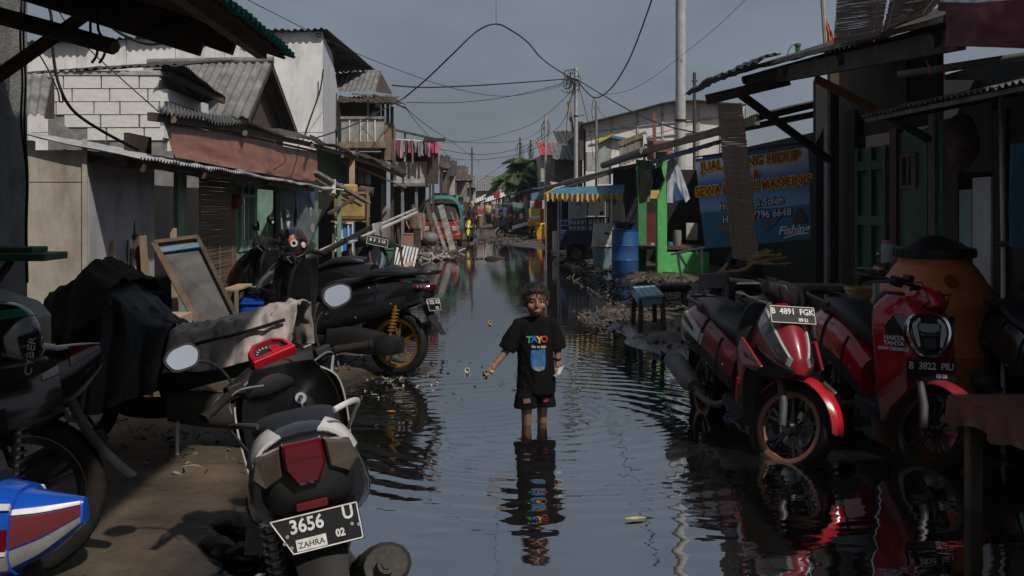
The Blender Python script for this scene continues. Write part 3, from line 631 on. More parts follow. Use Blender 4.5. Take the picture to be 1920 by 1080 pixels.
MB().bar(P(625, 415, 19.9), (P(625, 415, 19.9).x, 19.9, 0), 0.04, 0.04).build('frame_post', WOOD, t2)
t2 = thing('blue_cabinet', 'blue box in a pale frame below the yellow tank', 'cabinet', P(644, 470, 19.0))
pxbox(MB(), 630, 418, 660, 470, 19.0, 19.4).build('body', mat('sky_blue_panel', (0.03, 0.20, 0.50), 0.5), t2)
for x in (629, 641, 653, 661): pxbox(MB(), x - 1.2, 416, x + 1.2, 472, 18.97, 19.0).build('frame_bar', WHITEP, t2)
for y in (418, 446): pxbox(MB(), 629, y - 1.5, 661, y + 1.5, 18.95, 18.97).build('frame_bar', WHITEP, t2)
# ------------------------------------------------------------------ balcony house
t = thing('balcony_house', 'weathered two-storey house with a grey balcony and shaggy roof', 'house', (-4.0, 31, 0))
sheets(P(622, 138, 31.5), P(717, 130, 31.5), P(703, 170, 29.2), P(608, 172, 29.2), 0.9, ASB, t, pitch=0.15, amp=0.025)
MB().prism([P(712, 131, 31.4), P(736, 176, 33), P(708, 172, 29.3)], (-0.06, 0, 0)).build('gable', WOODD, t)
sheets(P(612, 182, 29.6), P(738, 180, 29.6), P(762, 198, 28.0), P(640, 190, 28.3), 0.8, RUST, t, pitch=0.12, amp=0.02, wob=0.08)
MB().bar(P(660, 176, 28.2), P(748, 182, 28.1), 0.10, 0.04).build('eave_board', PLANKG, t); MB().bar(P(700, 178, 28.15), P(762, 203, 28.0), 0.12, 0.05).build('eave_board', WOODD, t)
pxbox(MB(), 612, 190, 690, 272, 30.2, 30.3).build('rear_wall', mat('brown_wall', (0.10, 0.08, 0.065), 0.85, dirt=0.4), t)
for x, y0, y1 in ((612, 150, 262), (619, 140, 262), (629, 175, 258), (718, 185, 300), (727, 190, 300), (735, 200, 470)):
    a, b = P(x, y0, 28.6), P(x, y1, 28.6); MB().bar(a, b, 0.09, 0.09).build('post', WOODD, t)
pxbox(MB(), 640, 222, 720, 272, 28.2, 28.3).build('balcony_parapet', mat('grey_boards', (0.27, 0.26, 0.24), 0.85, var=0.3, dirt=0.5), t)
for x in (655, 676, 689, 703): pxbox(MB(), x - 1, 222 + (x % 3), x + 1.2, 265, 28.17, 28.2).build('baluster', WHITEP, t)
pxbox(MB(), 638, 218, 722, 223, 28.15, 28.32).build('balcony_rail', PLANKG, t); pxbox(MB(), 636, 266, 723, 277, 28.1, 29.8).build('balcony_floor', WOOD, t)
pxbox(MB(), 640, 285, 722, 470, 30.0, 30.1).build('lower_wall', INTER, t); pxbox(MB(), 664, 276, 672, 300, 28.4, 28.55).build('bracket', CONCL, t)
pxbox(MB(), 721, 230, 735, 300, 28.35, 29.6).build('stair_side', WOOD, t)
pxbox(MB(), 690, 192, 716, 222, 30.31, 30.36).build('window', GLASS, t)
for a, b in (((690, 192), (716, 192)), ((690, 222), (716, 222)), ((690, 192), (690, 222)), ((716, 192), (716, 222))): MB().bar(P(*a, 30.18), P(*b, 30.18), 0.05, 0.05).build('window_frame', WHITEP, t)
pxbox(MB(), 700, 345, 722, 472, 27.0, 27.1).build('lean_panel', CONCL, t)
# ------------------------------------------------------------------ laundry house
t = thing('laundry_house', 'two-storey house with laundry hung along its open upper floor', 'house', (-2.6, 39, 0))
MB().prism([P(735, 240, 37), P(832, 262, 37.5), P(832, 262, 37.5) + Vector((-0.4, 4, 0.3)), P(735, 240, 37) + Vector((-0.4, 4, 0.3))], (0, 0, -0.07)).build('roof_sheet', mat('green_roof', (0.05, 0.08, 0.05), 0.8, dirt=0.5), t)
MB().prism([P(795, 258, 36.9), P(832, 259, 37), P(830, 266, 37), P(795, 264, 36.9)], (0, 3, 0.2)).build('roof_sheet', DARKROOF, t)
pxbox(MB(), 735, 262, 800, 345, 39.8, 39.9).build('rear_wall', INTER, t)
pxbox(MB(), 735, 303, 800, 345, 37.5, 37.62).build('parapet', CONCL, t); pxbox(MB(), 735, 343, 801, 349, 37.45, 39.8).build('floor_slab', CONC, t)
for x in (739, 759, 806, 812): pxbox(MB(), x - 2, 243 + (x - 739) * 0.25, x + 2, 303 if x < 800 else 470, 37.3, 37.5).build('post', WHITEP if x == 759 else WOODD, t)
pxbox(MB(), 800, 260, 822, 345, 38.6, 38.7).build('side_boards', WOODD, t)
pxbox(MB(), 737, 349, 798, 470, 39.8, 39.9).build('lower_wall', INTER, t); pxbox(MB(), 752, 349, 757, 475, 37.6, 37.9).build('pillar', CONC, t); pxbox(MB(), 778, 349, 783, 475, 37.6, 37.9).build('pillar', CONC, t)
lp = MB().tube([P(733, 261, 37.0), P(822, 266, 37.0)], 0.025, 6).build('laundry_pole', WHITEP); tag(lp, 'pale laundry pole across the open upper floor', 'pole')
cols_ = [(0.30, 0.18, 0.20), (0.16, 0.07, 0.09), (0.40, 0.28, 0.30), (0.10, 0.05, 0.05), (0.35, 0.10, 0.14), (0.22, 0.14, 0.12), (0.30, 0.31, 0.33), (0.17, 0.22, 0.22), (0.30, 0.26, 0.26), (0.12, 0.10, 0.13), (0.40, 0.20, 0.26), (0.55, 0.05, 0.14), (0.60, 0.12, 0.22)]
names_ = ['dusty pink', 'maroon', 'pale pink', 'dark brown', 'rose', 'tan', 'pale grey', 'grey green', 'pale mauve', 'charcoal', 'soft pink', 'bright crimson', 'hot pink']
x = 738
for k, c in enumerate(cols_):
    w = rnd(5, 7.5) if k < 11 else 8; hgt = rnd(20, 34) if k < 11 else 22
    if k == 5: hgt = 46
    z0 = 262 + (x - 738) * 0.055; Yq = 36.93 + 0.03 * (k % 3)
    o = wavy(P(x, z0, Yq), P(x + w, z0, Yq), P(x + w - rnd(0, 2), z0 + hgt, Yq), P(x + rnd(0, 2), z0 + hgt * rnd(0.9, 1), Yq), 6, 8, 0.05, k * 1.7, 0.02, 3).build('laundry_item', cloth('laundry_%d' % k, c), smooth=70)
    tag(o, '%s garment drying on the upper floor laundry pole' % names_[k], 'garment', 'laundry on the upper floor'); x += w + 0.2
# ------------------------------------------------------------------ right side: near house
t = thing('dark_green_house', 'dark timber house with green doors behind the orange water tank', 'house', (4.4, 9.5, 0))
HX = 4.3
def hy(px): return HX * F / (px - VX)
def rpan(px0, px1, z0, z1, m, name, X=HX, th=0.05):
    y1, y0 = X * F / (px0 - VX), X * F / (px1 - VX)
    return MB().box((X + th / 2, (y0 + y1) / 2, (z0 + z1) / 2), (th, y1 - y0, z1 - z0)).build(name, m, t, bevel=0.004)
BRWN = mat('stained_timber', (0.055, 0.034, 0.026), 0.8, var=0.5, scale=4, stretch=(2, 2, 0.3), dirt=0.5)
MINT = mat('mint_board', (0.26, 0.38, 0.35), 0.65, var=0.2, dirt=0.35)
rpan(1532, 1570, 0, 2.6, GREYW, 'wall_panel', HX + 0.1); rpan(1572, 1602, 0, 2.7, BRWN, 'corner_post', HX - 0.02)
d = rpan(1606, 1664, 0.1, 2.25, GREEND, 'door', HX + 0.02)
for z in (0.25, 0.85, 1.45, 2.05):
    y1, y0 = hy(1608), hy(1662); MB().box((HX - 0.0, (y0 + y1) / 2, z), (0.04, y1 - y0, 0.10)).build('door_rail', GREEND, d)
for px in (1609, 1635, 1661): MB().box((HX - 0.003, hy(px), 1.2), (0.04, 0.07, 2.1)).build('door_stile', GREEND, d)
MB().ball((HX - 0.05, hy(1657), 1.1), 0.03, 8, 6).build('door_handle', STEEL, d)
rpan(1667, 1680, 0, 2.4, mat('dark_red_paint', (0.10, 0.012, 0.012), 0.6, dirt=0.3), 'door_post', HX - 0.03, 0.08)
rpan(1681, 1692, 0.1, 2.35, GREEND, 'wall_board'); rpan(1721, 1738, 0.1, 2.35, GREEND, 'wall_board'); rpan(1692, 1721, 0.1, 1.78, GREEND, 'wall_board'); rpan(1692, 1721, 2.13, 2.35, GREEND, 'wall_board')
w_ = rpan(1693.5, 1719.5, 1.80, 2.11, mat('dusty_pane', (0.17, 0.16, 0.20), 0.25, var=0.2), 'window', HX + 0.02, 0.02)
for px in (1693.5, 1706, 1719.5): MB().box((HX - 0.01, hy(px), 1.955), (0.03, 0.03, 0.33)).build('window_frame', WOOD, w_)
for z in (1.80, 2.11): MB().box((HX - 0.012, hy(1706.5), z), (0.03, hy(1693) - hy(1720), 0.03)).build('window_frame', WOOD, w_)
rpan(1740, 1752, 0, 2.6, PLANKG, 'post', HX - 0.03, 0.09); rpan(1755, 1768, 0, 2.4, GREEND, 'wall_board'); rpan(1769, 1796, 0, 2.4, BRWN, 'wall_board', HX - 0.02); rpan(1798, 1821, 0, 1.75, MINT, 'wall_board', HX - 0.01); rpan(1823, 1857, 0, 1.85, WHITEP, 'wall_board', HX - 0.02)
rpan(1798, 1860, 1.9, 2.5, BRWN, 'wall_board', HX + 0.02); rpan(1861, 1886, 0, 2.4, BRWN, 'wall_board', HX); rpan(1888, 2050, 0, 2.5, WOODD, 'wall_board', HX + 0.03)
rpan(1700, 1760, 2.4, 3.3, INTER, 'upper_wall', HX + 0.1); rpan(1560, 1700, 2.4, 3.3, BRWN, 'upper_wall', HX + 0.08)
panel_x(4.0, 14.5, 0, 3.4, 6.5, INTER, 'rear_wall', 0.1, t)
MB().box((HX + 0.1, 2.4, 1.5), (0.08, 8.8, 3.0)).build('wall_board', WOODD, t); MB().box((5.4, 12.6, 1.6), (2.2, 0.1, 3.2)).build('party_wall', INTER, t); MB().box((5.4, 5.2, 1.6), (2.2, 0.1, 3.2)).build('party_wall', INTER, t)  # the first board is an unseen wall added to darken the near right
# roof above, eave running along the street
ef, en = P(1385, 135, 11.06), P(1773, 39, 6.2); up = Vector((3.8, 0, 1.2))
k = 4
for i in range(k):
    a, b = ef.lerp(en, i / k), ef.lerp(en, (i + 1) / k + 0.01); lift = Vector((0, 0, 0.008 * (i % 2)))
    corrugated(a + lift, b + lift, b + up + lift, a + up + lift, 0.10, 0.016, wob=0.04).build('roof_sheet', DARKROOF, t, smooth=60)
MB().bar(ef + Vector((0.0, 0, 0.01)), en + Vector((0, 0, 0.012)), 0.03, 0.035).build('eave_strip', PLANKG, t)
MB().bar(ef + Vector((0.1, 0, -0.11)), en + Vector((0.1, 0, -0.11)), 0.06, 0.14).build('eave_beam', WOODD, t)
for u in (0.02, 0.3, 0.6, 0.95):
    a = ef.lerp(en, u) + Vector((0.02, 0, -0.10)); MB().tube([a, a + Vector((1.6, 0.0, 0.45))], 0.045, 8).build('pole_rafter', WOODD, t, smooth=40)
a = P(1530, 118, 9.0); MB().tube([a, a + Vector((1.2, 0.2, 0.3))], 0.05, 10).build('pole_rafter', WOOD, t, smooth=40)
MB().tube([a + Vector((-0.006, -0.001, 0)), a + Vector((0.01, 0.002, 0.003))], 0.036, 10).build('pole_end', WOODL, t)
a, b = P(1282, 177, 11.2), P(1392, 132, 11.0); sl = Vector((0.02, -1.3, 0.02))
corrugated(a, b, b + sl, a + sl, 0.075, 0.016, wob=0.05).build('awning_sheet', ZINC, t, smooth=60)
MB().bar(P(1325, 187, 10.6), P(1480, 150, 10.2), 0.08, 0.10).build('awning_beam', WOODD, t)
MB().bar(P(1390, 178, 10.4), P(1555, 300, 11.4), 0.06, 0.07).build('brace', WOODD, t)
for px in (1562, 1612): MB().bar((XY(px, 11.5), 11.5, 0), (XY(px, 11.5), 11.5, 3.2), 0.10, 0.10).build('post', WOODD, t)
MB().bar(P(1528, 147, 8.9), P(1642, 206, 9.1), 0.02, 0.075).build('orange_brace', mat('orange_timber', (0.32, 0.09, 0.035), 0.7, var=0.3, dirt=0.3), t)
MB().tube([P(1684, 141, 6.8), P(1930, 104, 6.3)], 0.027, 10).build('bamboo_beam', mat('grey_bamboo', (0.13, 0.12, 0.105), 0.7, dirt=0.3), t, smooth=40)
for px, py in ((1742, 118), (1770, 128)): cable('orange_tie', [P(px - 6, py - 6, 6.6), P(px, py + 8, 6.6), P(px + 2, py + 22, 6.6)], 0.006, None, par=t, m=MATS['orange_timber'])
nr_ = [Vector((2.93, y, 2.80)) for y in (4.2, 3.0, 1.7, 0.4, -1.0)]  # unseen roof sheets added towards the camera to shade the red scooters
for a, b in zip(nr_, nr_[1:]): corrugated(a, b, b + Vector((3.2, 0, 1.0)), a + Vector((3.2, 0, 1.0)), 0.10, 0.016, wob=0.03).build('roof_sheet', DARKROOF, t, smooth=60)
# lower awning
e0, e1 = Vector((3.12, 8.05, 2.33)), Vector((3.12, 5.0, 2.31))
for i in range(3):
    a, b = e0.lerp(e1, i / 3), e0.lerp(e1, (i + 1) / 3 + 0.015); u2 = Vector((2.1, 0, 0.42)); lift = Vector((0, 0, 0.007 * (i % 2)))
    corrugated(a + lift, b + lift, b + u2 + lift, a + u2 + lift, 0.075, 0.013, wob=0.02).build('awning_sheet', ZINC, t, smooth=60)
MB().bar(e0 + Vector((0.05, 0, -0.03)), e1 + Vector((0.05, 0, -0.03)), 0.03, 0.03).build('awning_batten', PLANKG, t)
MB().bar(P(1660, 214, 7.8), P(1742, 262, 8.6), 0.05, 0.05).build('brace', WOODD, t)
MB().bar((3.28, 7.9, 2.30), (4.3, 7.9, 2.50), 0.05, 0.05).build('awning_rafter', WOODD, t); MB().bar((3.28, 5.6, 2.30), (4.3, 5.6, 2.50), 0.05, 0.05).build('awning_rafter', WOODD, t)
# things on and under that roof
def on_roof(px, py, Y): return P(px, py, Y)
for k, (q, lab) in enumerate(((((1572, -30), (1668, -30), (1650, 66), (1563, 88)), 'brown bamboo blind lying on the roof, the left one'), (((1676, -30), (1790, -30), (1738, 28), (1655, 62)), 'brown bamboo blind lying on the roof, the right one'))):
    ys_ = [8.2, 7.0, 6.9, 8.2] if k == 0 else [7.0, 6.2, 6.3, 6.9]
    pts = [P(x, y, Y) for (x, y), Y in zip(q, ys_)]
    blind('roof_blind', lab, pts[0], pts[1], pts[2], pts[3], 130 if k == 0 else 110, group='bamboo blinds on the roof')
o = wavy(P(1776, 10, 5.9), P(1990, -8, 5.3), P(1990, 92, 5.3), P(1768, 86, 5.9), 40, 14, 0.035, 5.5, 0.008, 3, 0.0).build('maroon_tarp', mat('maroon_tarp', (0.13, 0.014, 0.026), 0.45, var=0.12, scale=3, bump=0.2, bscale=8, dirt=0.2), smooth=80)
tag(o, 'maroon tarpaulin draped over the roof edge at top right', 'tarp')
t2 = thing('upper_awning', 'dark blue-grey awning sheet above the maroon tarpaulin', 'awning', P(1850, 0, 5.8))
corrugated(P(1762, 8, 5.95), P(1990, 14, 5.4), P(1990, -40, 6.2), P(1770, -20, 6.6), 0.09, 0.012).build('sheet', mat('blue_grey_sheet', (0.04, 0.05, 0.07), 0.5), t2, smooth=60)
MB().bar(P(1762, 12, 5.96), P(1985, 20, 5.42), 0.04, 0.05).build('edge_beam', WOODD, t2)
t2 = thing('flag_pole', 'thin bamboo pole with an orange flag above the roof', 'flag', P(1548, 95, 11.5))
MB().tube([P(1549, 100, 11.5), P(1545, 40, 11.5), P(1540, -40, 11.5)], 0.027, 8).build('pole', mat('pale_bamboo', (0.34, 0.30, 0.24), 0.7, dirt=0.3), t2, smooth=40)
wavy(P(1549, 34, 11.48), P(1566, 75, 11.48), P(1565, 82, 11.48), P(1551, 84, 11.48), 10, 8, 0.05, 2.2, 0.006, 4).build('flag', mat('orange_flag', (0.45, 0.09, 0.03), 0.8), t2, smooth=80)
wavy(P(1552, 84, 11.47), P(1564, 82, 11.47), P(1562, 92, 11.47), P(1553, 95, 11.47), 6, 4, 0.03, 4.2, 0.006, 4).build('flag', WHITEC, t2, smooth=80)
t2 = thing('roof_valve_pipe', 'small green standpipe with a wire loop on the roof', 'pipe', P(1496, 108, 10.8))
MB().tube([P(1496, 110, 10.8), P(1496, 86, 10.8)], 0.028, 8).build('pipe', GREEND, t2, smooth=40); MB().tube([P(1496, 87, 10.8), P(1496, 82, 10.8)], 0.036, 8).build('cap', GREEND, t2)
cable('wire', [P(1495, 88, 10.79), P(1488, 84, 10.79), P(1480, 92, 10.79), P(1475, 108, 10.79)], 0.005, None, par=t2)
t2 = thing('water_pipe', 'white plastic water pipe bending down beside the orange tank', 'pipe', (3.9, 7.4, 0))
MB().tube(catmull([P(1960, 140, 7.4), P(1920, 147, 7.4), P(1888, 160, 7.4), P(1878, 180, 7.4), P(1878, 230, 7.4), P(1880, 400, 7.4), P(1881, 470, 7.4), (P(1881, 470, 7.4).x, 7.4, 0.0)], 6), 0.017, 10).build('pipe', WHITEP, t2, smooth=50)
MB().tube([P(1880, 452, 7.4), P(1881, 464, 7.4)], 0.024, 10).build('coupling', WHITEP, t2, smooth=40); MB().tube([P(1866, 457, 7.4), P(1896, 456, 7.35)], 0.02, 8).build('tap', GREYPT, t2, smooth=40)
o = wavy(P(1895, 270, 6.2), P(1990, 260, 6.0), P(1990, 480, 6.0), P(1890, 462, 6.2), 16, 14, 0.04, 6.6, 0.008, 5).build('blue_cloth', mat('blue_cloth', (0.03, 0.09, 0.16), 0.8, dirt=0.3), smooth=80); tag(o, 'faded blue cloth hanging at the right edge behind the pipe', 'cloth')
t2 = thing('hanging_bundle', 'pink and white cloth bundle hanging under the lower awning', 'bundle', P(1803, 320, 7.6))
rows = []
for j in range(15):
    v = j / 14; r = (0.02 + 0.085 * sin(pi * min(1, v * 0.95 + 0.05)) ** 0.7); c = P(1803 + 3 * sin(v * 5), 216 + 104 * v, 7.6)
    rows.append([c + Vector((cos(a) * r * 1.15 * (1 + 0.55 * noise.noise(Vector((cos(a) * 3.5, sin(a) * 3.5, v * 2.5)))), sin(a) * r * 0.8, 0)) for a in [2 * pi * q / 18 for q in range(18)]])
MB().grid(rows, True, True).build('cloth', mat('pink_print_cloth', (0.26, 0.19, 0.19), 0.9, col2=(0.10, 0.02, 0.035), scale=9, bump=0.4, bscale=25), t2, smooth=70)
MB().tube([P(1803, 217, 7.6), P(1801, 190, 7.6)], 0.006, 5).build('cord', MATS['cable'], t2)
# ------------------------------------------------------------------ hanging bamboo blind strip, banner
bX = 2.62
yb0, yb1 = bX * F / (1345 - VX), bX * F / (1391 - VX)
t2 = blind('hanging_blind', 'tall bamboo blind hanging in front of the fishing banner', (bX, yb0, 1.6 + 193 * yb0 / F), (bX, yb1, 1.6 + 195 * yb1 / F), (2.78, yb1 - 0.05, 1.6 - 100 * yb1 / F), (2.76, yb0 - 0.1, 1.6 - 95 * yb0 / F), 150, mat('bamboo_light', (0.19, 0.12, 0.085), 0.7, var=0.45, scale=14, stretch=(1, 1, 9)))
mb = MB()
for i in range(26):
    a = P(1408 + rnd(-10, 12), 488 + rnd(-9, 9), 9.6 + rnd(-0.06, 0.06)); mb.bar(a, a + Vector((rnd(0.10, 0.2), rnd(-0.5, -0.1), rnd(0.0, 0.09))), 0.008, 0.012)
mb.build('rolled_end', mat('bamboo_fresh', (0.34, 0.21, 0.11), 0.7, var=0.4), t2, kind='stuff')
bn = thing('fishing_banner', 'blue printed banner offering fishing boats, hung under the right roof', 'banner', (4.2, 15.2, 0.6))
A, B, C_, D = P(1304, 298, 16.0), P(1516, 272, 14.4), P(1520, 448, 14.4), P(1322, 466, 16.0)
BAN = bpy.data.materials.new('banner_print'); BAN.use_nodes = True; n, l = BAN.node_tree.nodes, BAN.node_tree.links; b_ = n['Principled BSDF']; b_.inputs['Roughness'].default_value = 0.4
tc_ = n.new('ShaderNodeTexCoord'); sep = n.new('ShaderNodeSeparateXYZ'); l.new(tc_.outputs['UV'], sep.inputs[0])
rmp = n.new('ShaderNodeValToRGB'); cr = rmp.color_ramp
for pos, c in ((0.0, (0.02, 0.12, 0.22)), (0.42, (0.025, 0.16, 0.30)), (0.44, (0.25, 0.37, 0.50)), (0.56, (0.16, 0.32, 0.56)), (0.72, (0.02, 0.13, 0.52)), (1.0, (0.014, 0.09, 0.46))):
    e = cr.elements.new(pos); e.color = (*c, 1)
cr.elements.remove(cr.elements[0]); cr.elements.remove(cr.elements[-1]) if False else None
nz_ = n.new('ShaderNodeTexNoise'); nz_.inputs['Scale'].default_value = 5; l.new(tc_.outputs['UV'], nz_.inputs['Vector'])
ad = n.new('ShaderNodeMath'); ad.operation = 'MULTIPLY_ADD'; l.new(nz_.outputs['Fac'], ad.inputs[0]); ad.inputs[1].default_value = 0.06; l.new(sep.outputs['Y'], ad.inputs[2])
l.new(ad.outputs[0], rmp.inputs['Fac']); l.new(rmp.outputs['Color'], b_.inputs['Base Color'])
def banpt(u, v, off=0.0):
    p = quadpt(A, B, C_, D, u, v); nr = (B - A).cross(D - A).normalized()
    if nr.y > 0: nr = -nr
    k = 0.035 * noise.noise(Vector((u * 4, v * 3, 8.8))) + 0.05 * sin(u * pi * 1.0) * (v - 0.2)
    return p + nr * (k + off)
rows = [[banpt(i / 40, j / 24) for i in range(41)] for j in range(25)]
o = MB().slab(rows, (0, 0.008, 0)).build('sheet', BAN, bn, smooth=80)
uv = o.data.uv_layers.new(); inv = WM[bn]
nA, eu, ev = A, (B - A), (D - A)
for lp_ in o.data.loops:
    w = inv @ o.data.vertices[lp_.vertex_index].co - A
    v_ = 1 - max(0, min(1, w.dot(ev) / ev.dot(ev))); u_ = w.dot(eu) / eu.dot(eu); uv.data[lp_.index].uv = (u_, v_)
def bantext(s, u, v, size, m, bold=0.0, off=0.012, shear=0.0, sx=1.0):
    o = text(s, size, m, bn, Matrix.Identity(4), 'lettering', 0.0, 'CENTER', bold, shear=shear, sx=sx)
    Wm = (B - A).length; Hm = (D - A).length
    bm = bmesh.new(); bm.from_mesh(o.data); bmesh.ops.triangulate(bm, faces=bm.faces); bm.to_mesh(o.data); bm.free()
    for vt in o.data.vertices:
        uu, vv = u + vt.co.x / Wm, v - vt.co.y / Hm
        vt.co = WM[bn].inverted() @ banpt(uu, vv, off)
    return o
YLW = mat('print_yellow', (0.80, 0.58, 0.03), 0.5); REDT = mat('print_red', (0.42, 0.014, 0.014), 0.5); WHT = mat('print_white', (0.72, 0.75, 0.78), 0.5); NAVY = mat('print_navy', (0.01, 0.03, 0.08), 0.5)
for s_, u, v, sz, sx_ in (('JUAL UDANG HIDUP', 0.49, 0.10, 0.205, 0.96), ('&', 0.56, 0.245, 0.17, 1.0), ('SEWA PERAHU MANCING', 0.50, 0.37, 0.205, 0.90)):
    bantext(s_, u, v, sz, YLW, 0.024, 0.016, sx=sx_); bantext(s_, u, v, sz, REDT, 0.004, 0.024, sx=sx_)
for s_, u, v, sz in (('Hub : Bapak Soleh', 0.49, 0.555, 0.165), ('Hp', 0.27, 0.705, 0.165), ('7796 6648', 0.68, 0.690, 0.165)):
    bantext(s_, u, v, sz, NAVY, 0.012, 0.015); bantext(s_, u, v, sz, WHT, 0.0, 0.022)
bantext('Fishing', 0.865, 0.885, 0.19, WHT, 0.004, 0.02, 0.3)
def banpoly(pts, m, off): 
    bm = bmesh.new(); f = bm.faces.new([bm.verts.new((x, y, 0)) for x, y in pts]); bmesh.ops.triangulate(bm, faces=[f])
    bmesh.ops.subdivide_edges(bm, edges=bm.edges, cuts=2, use_grid_fill=True); me = bpy.data.meshes.new('print'); bm.to_mesh(me); bm.free()
    for vt in me.vertices: vt.co = WM[bn].inverted() @ banpt(vt.co.x, vt.co.y, off)
    me.materials.append(m); o = bpy.data.objects.new('print', me); COL.objects.link(o); o.parent = bn; WM[o] = WM[bn]
banpoly([(0.78, 0.955), (0.86, 0.93), (0.99, 0.925), (0.99, 0.935), (0.87, 0.945), (0.79, 0.97)], WHT, 0.02)
FISHC = mat('print_fish', (0.13, 0.12, 0.10), 0.5, var=0.5, scale=20)
banpoly([(0.14, 0.76), (0.18, 0.71), (0.26, 0.69), (0.35, 0.71), (0.42, 0.68), (0.41, 0.74), (0.43, 0.82), (0.36, 0.80), (0.28, 0.84), (0.19, 0.83), (0.15, 0.79), (0.17, 0.775)], FISHC, 0.014)
banpoly([(0.60, 0.80), (0.66, 0.74), (0.75, 0.66), (0.80, 0.65), (0.76, 0.74), (0.68, 0.84), (0.61, 0.88)], mat('print_spray', (0.07, 0.10, 0.13), 0.5, var=0.4, scale=15), 0.013)
banpoly([(0.855, 0.80), (0.87, 0.72), (0.895, 0.69), (0.90, 0.665), (0.92, 0.66), (0.935, 0.675), (0.935, 0.695), (0.96, 0.72), (0.975, 0.80), (0.94, 0.83), (0.89, 0.83)], mat('print_angler', (0.09, 0.045, 0.045), 0.5, var=0.5, scale=12), 0.016)
MB().tube([A + Vector((0, 0, 0.03)), B + Vector((0.3, -0.2, 0.08))], 0.012, 6).build('cord', MATS['cable'], bn)
# ------------------------------------------------------------------ open stall under the second roof (right)
t = thing('green_post_stall', 'open stall with bright green posts and a low green front panel', 'stall', (4.6, 22, 0))
pr = [P(1141, 309, 27.9), P(1210, 279, 21.9), P(1290, 257, 18.0), P(1345, 240, 15.4), P(1420, 218, 13.2)]
for i, (p, q) in enumerate(zip(pr, pr[1:])):
    bk = Vector((2.6, 0.0, 0.62)) * (0.32 if i < 2 else 1.0); q2 = q + (q - p).normalized() * 0.06
    corrugated(p, q2, q2 + bk, p + bk, 0.11, 0.018, wob=0.06).build('roof_sheet', DARKROOF, t, smooth=60)
MB().tube(catmull([pr[0] + Vector((-0.1, 0.3, 0)), pr[1] + Vector((-0.03, 0, -0.04))], 4), 0.10, 10).build('eave_roll', mat('grey_canvas', (0.20, 0.195, 0.19), 0.8, dirt=0.4), t, smooth=50)
MB().bar(pr[1] + Vector((0, 0, -0.06)), pr[4] + Vector((0, 0, -0.06)), 0.07, 0.11).build('eave_beam', WOOD, t)
MB().tube([P(1348, 250, 15.2), P(1348, 250, 15.2) + Vector((1.5, 0, 0.3))], 0.05, 8).build('pole_rafter', WOODL, t)
def rbar(px, py0, py1, Y, w, m, name='post'):
    a, b = P(px, py0, Y), P(px, py1, Y); b.z = max(b.z, 0.02); return MB().bar(a, b, w, w).build(name, m, t, bevel=0.006)
rbar(1203, 300, 520, 25.0, 0.21, mat('stall_green_dark', (0.05, 0.26, 0.085), 0.55, dirt=0.4)); rbar(1240, 285, 520, 23.2, 0.22, GREENB)
pxbox(MB(), 1250, 473, 1330, 514, 23.25, 23.32).build('front_panel', GREENB, t, bevel=0.006)
pxbox(MB(), 1205, 462, 1320, 468, 23.5, 25.5).build('counter', WOODD, t)
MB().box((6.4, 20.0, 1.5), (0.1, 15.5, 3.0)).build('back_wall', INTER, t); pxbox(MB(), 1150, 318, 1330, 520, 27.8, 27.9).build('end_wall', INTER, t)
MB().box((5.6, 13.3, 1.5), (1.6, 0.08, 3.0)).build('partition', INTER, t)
pxbox(MB(), 1205, 512, 1330, 519, 23.1, 27.5).build('floor', CONC, t)
pxbox(MB(), 1212, 400, 1250, 464, 26.2, 26.3).build('red_cupboard', mat('dark_red_cupboard', (0.12, 0.015, 0.015), 0.6, dirt=0.4), t)
pxbox(MB(), 1287, 418, 1308, 450, 24.6, 24.65).build('white_board', CONCL, t)
pxbox(MB(), 1218, 357, 1236, 372, 23.0, 23.05).build('yellow_sign', mat('sign_yellow', (0.55, 0.42, 0.12), 0.6), t)
for k, (x, w_, h_, c) in enumerate(((1222, 8, 6, (0.35, 0.36, 0.38)), (1270, 14, 30, (0.20, 0.20, 0.19)), (1256, 10, 8, (0.08, 0.16, 0.22)))):
    c0 = P(x, 462, 24.2); tag(MB().lathe([(0.001, 0), (w_ * 0.0065, 0), (w_ * 0.0075, h_ * 0.006), (w_ * 0.007, h_ * 0.0129), (0.001, h_ * 0.0129)], 14, c0 + Vector((0, 0, 0.006))).build('cooking_pot', mat('pot_%d' % k, c, 0.5), smooth=40), ('small metal bowl on the stall counter', 'tall grey pot on the stall counter', 'blue bowl on the stall counter')[k], 'pot')
# clothes on the stall's eave
def garment(name, label, pts, Y, m, seed, hang=None, cat='garment'):
    t_ = thing(name, label, cat, P(sum(p[0] for p in pts) / len(pts), max(p[1] for p in pts), Y), group='clothes hung on the right stall')
    poly = [P(x, y, Y + 0.05 * noise.noise(Vector((x * .05, y * .05, seed)))) for x, y in pts]
    bm = bmesh.new(); f = bm.faces.new([bm.verts.new(p) for p in poly]); bmesh.ops.triangulate(bm, faces=[f]); bmesh.ops.subdivide_edges(bm, edges=bm.edges, cuts=3, use_grid_fill=True)
    me = bpy.data.meshes.new('c'); bm.to_mesh(me); bm.free()
    mb_ = MB(); vs = [v.co.copy() for v in me.vertices]
    for v in vs: v.y += 0.05 * noise.noise(Vector((v.x * 9, v.z * 3, seed))) + 0.03 * noise.noise(Vector((v.x * 22, v.z * 8, seed + 4)))
    fs = [tuple(p.vertices) for p in me.polygons]; mb_.add(vs, fs); mb_.add([v + Vector((0, 0.05, 0)) for v in vs], [tuple(reversed(f)) for f in fs])
    mb_.build('fabric', m, t_, smooth=80)
    top = min(pts, key=lambda p: p[1]); cable('hanger', [P(top[0], top[1] + 2, Y - 0.01), P(top[0] + 2, top[1] - 6, Y), P(top[0], top[1] - 14, Y)], 0.008, None, par=t_)
    return t_
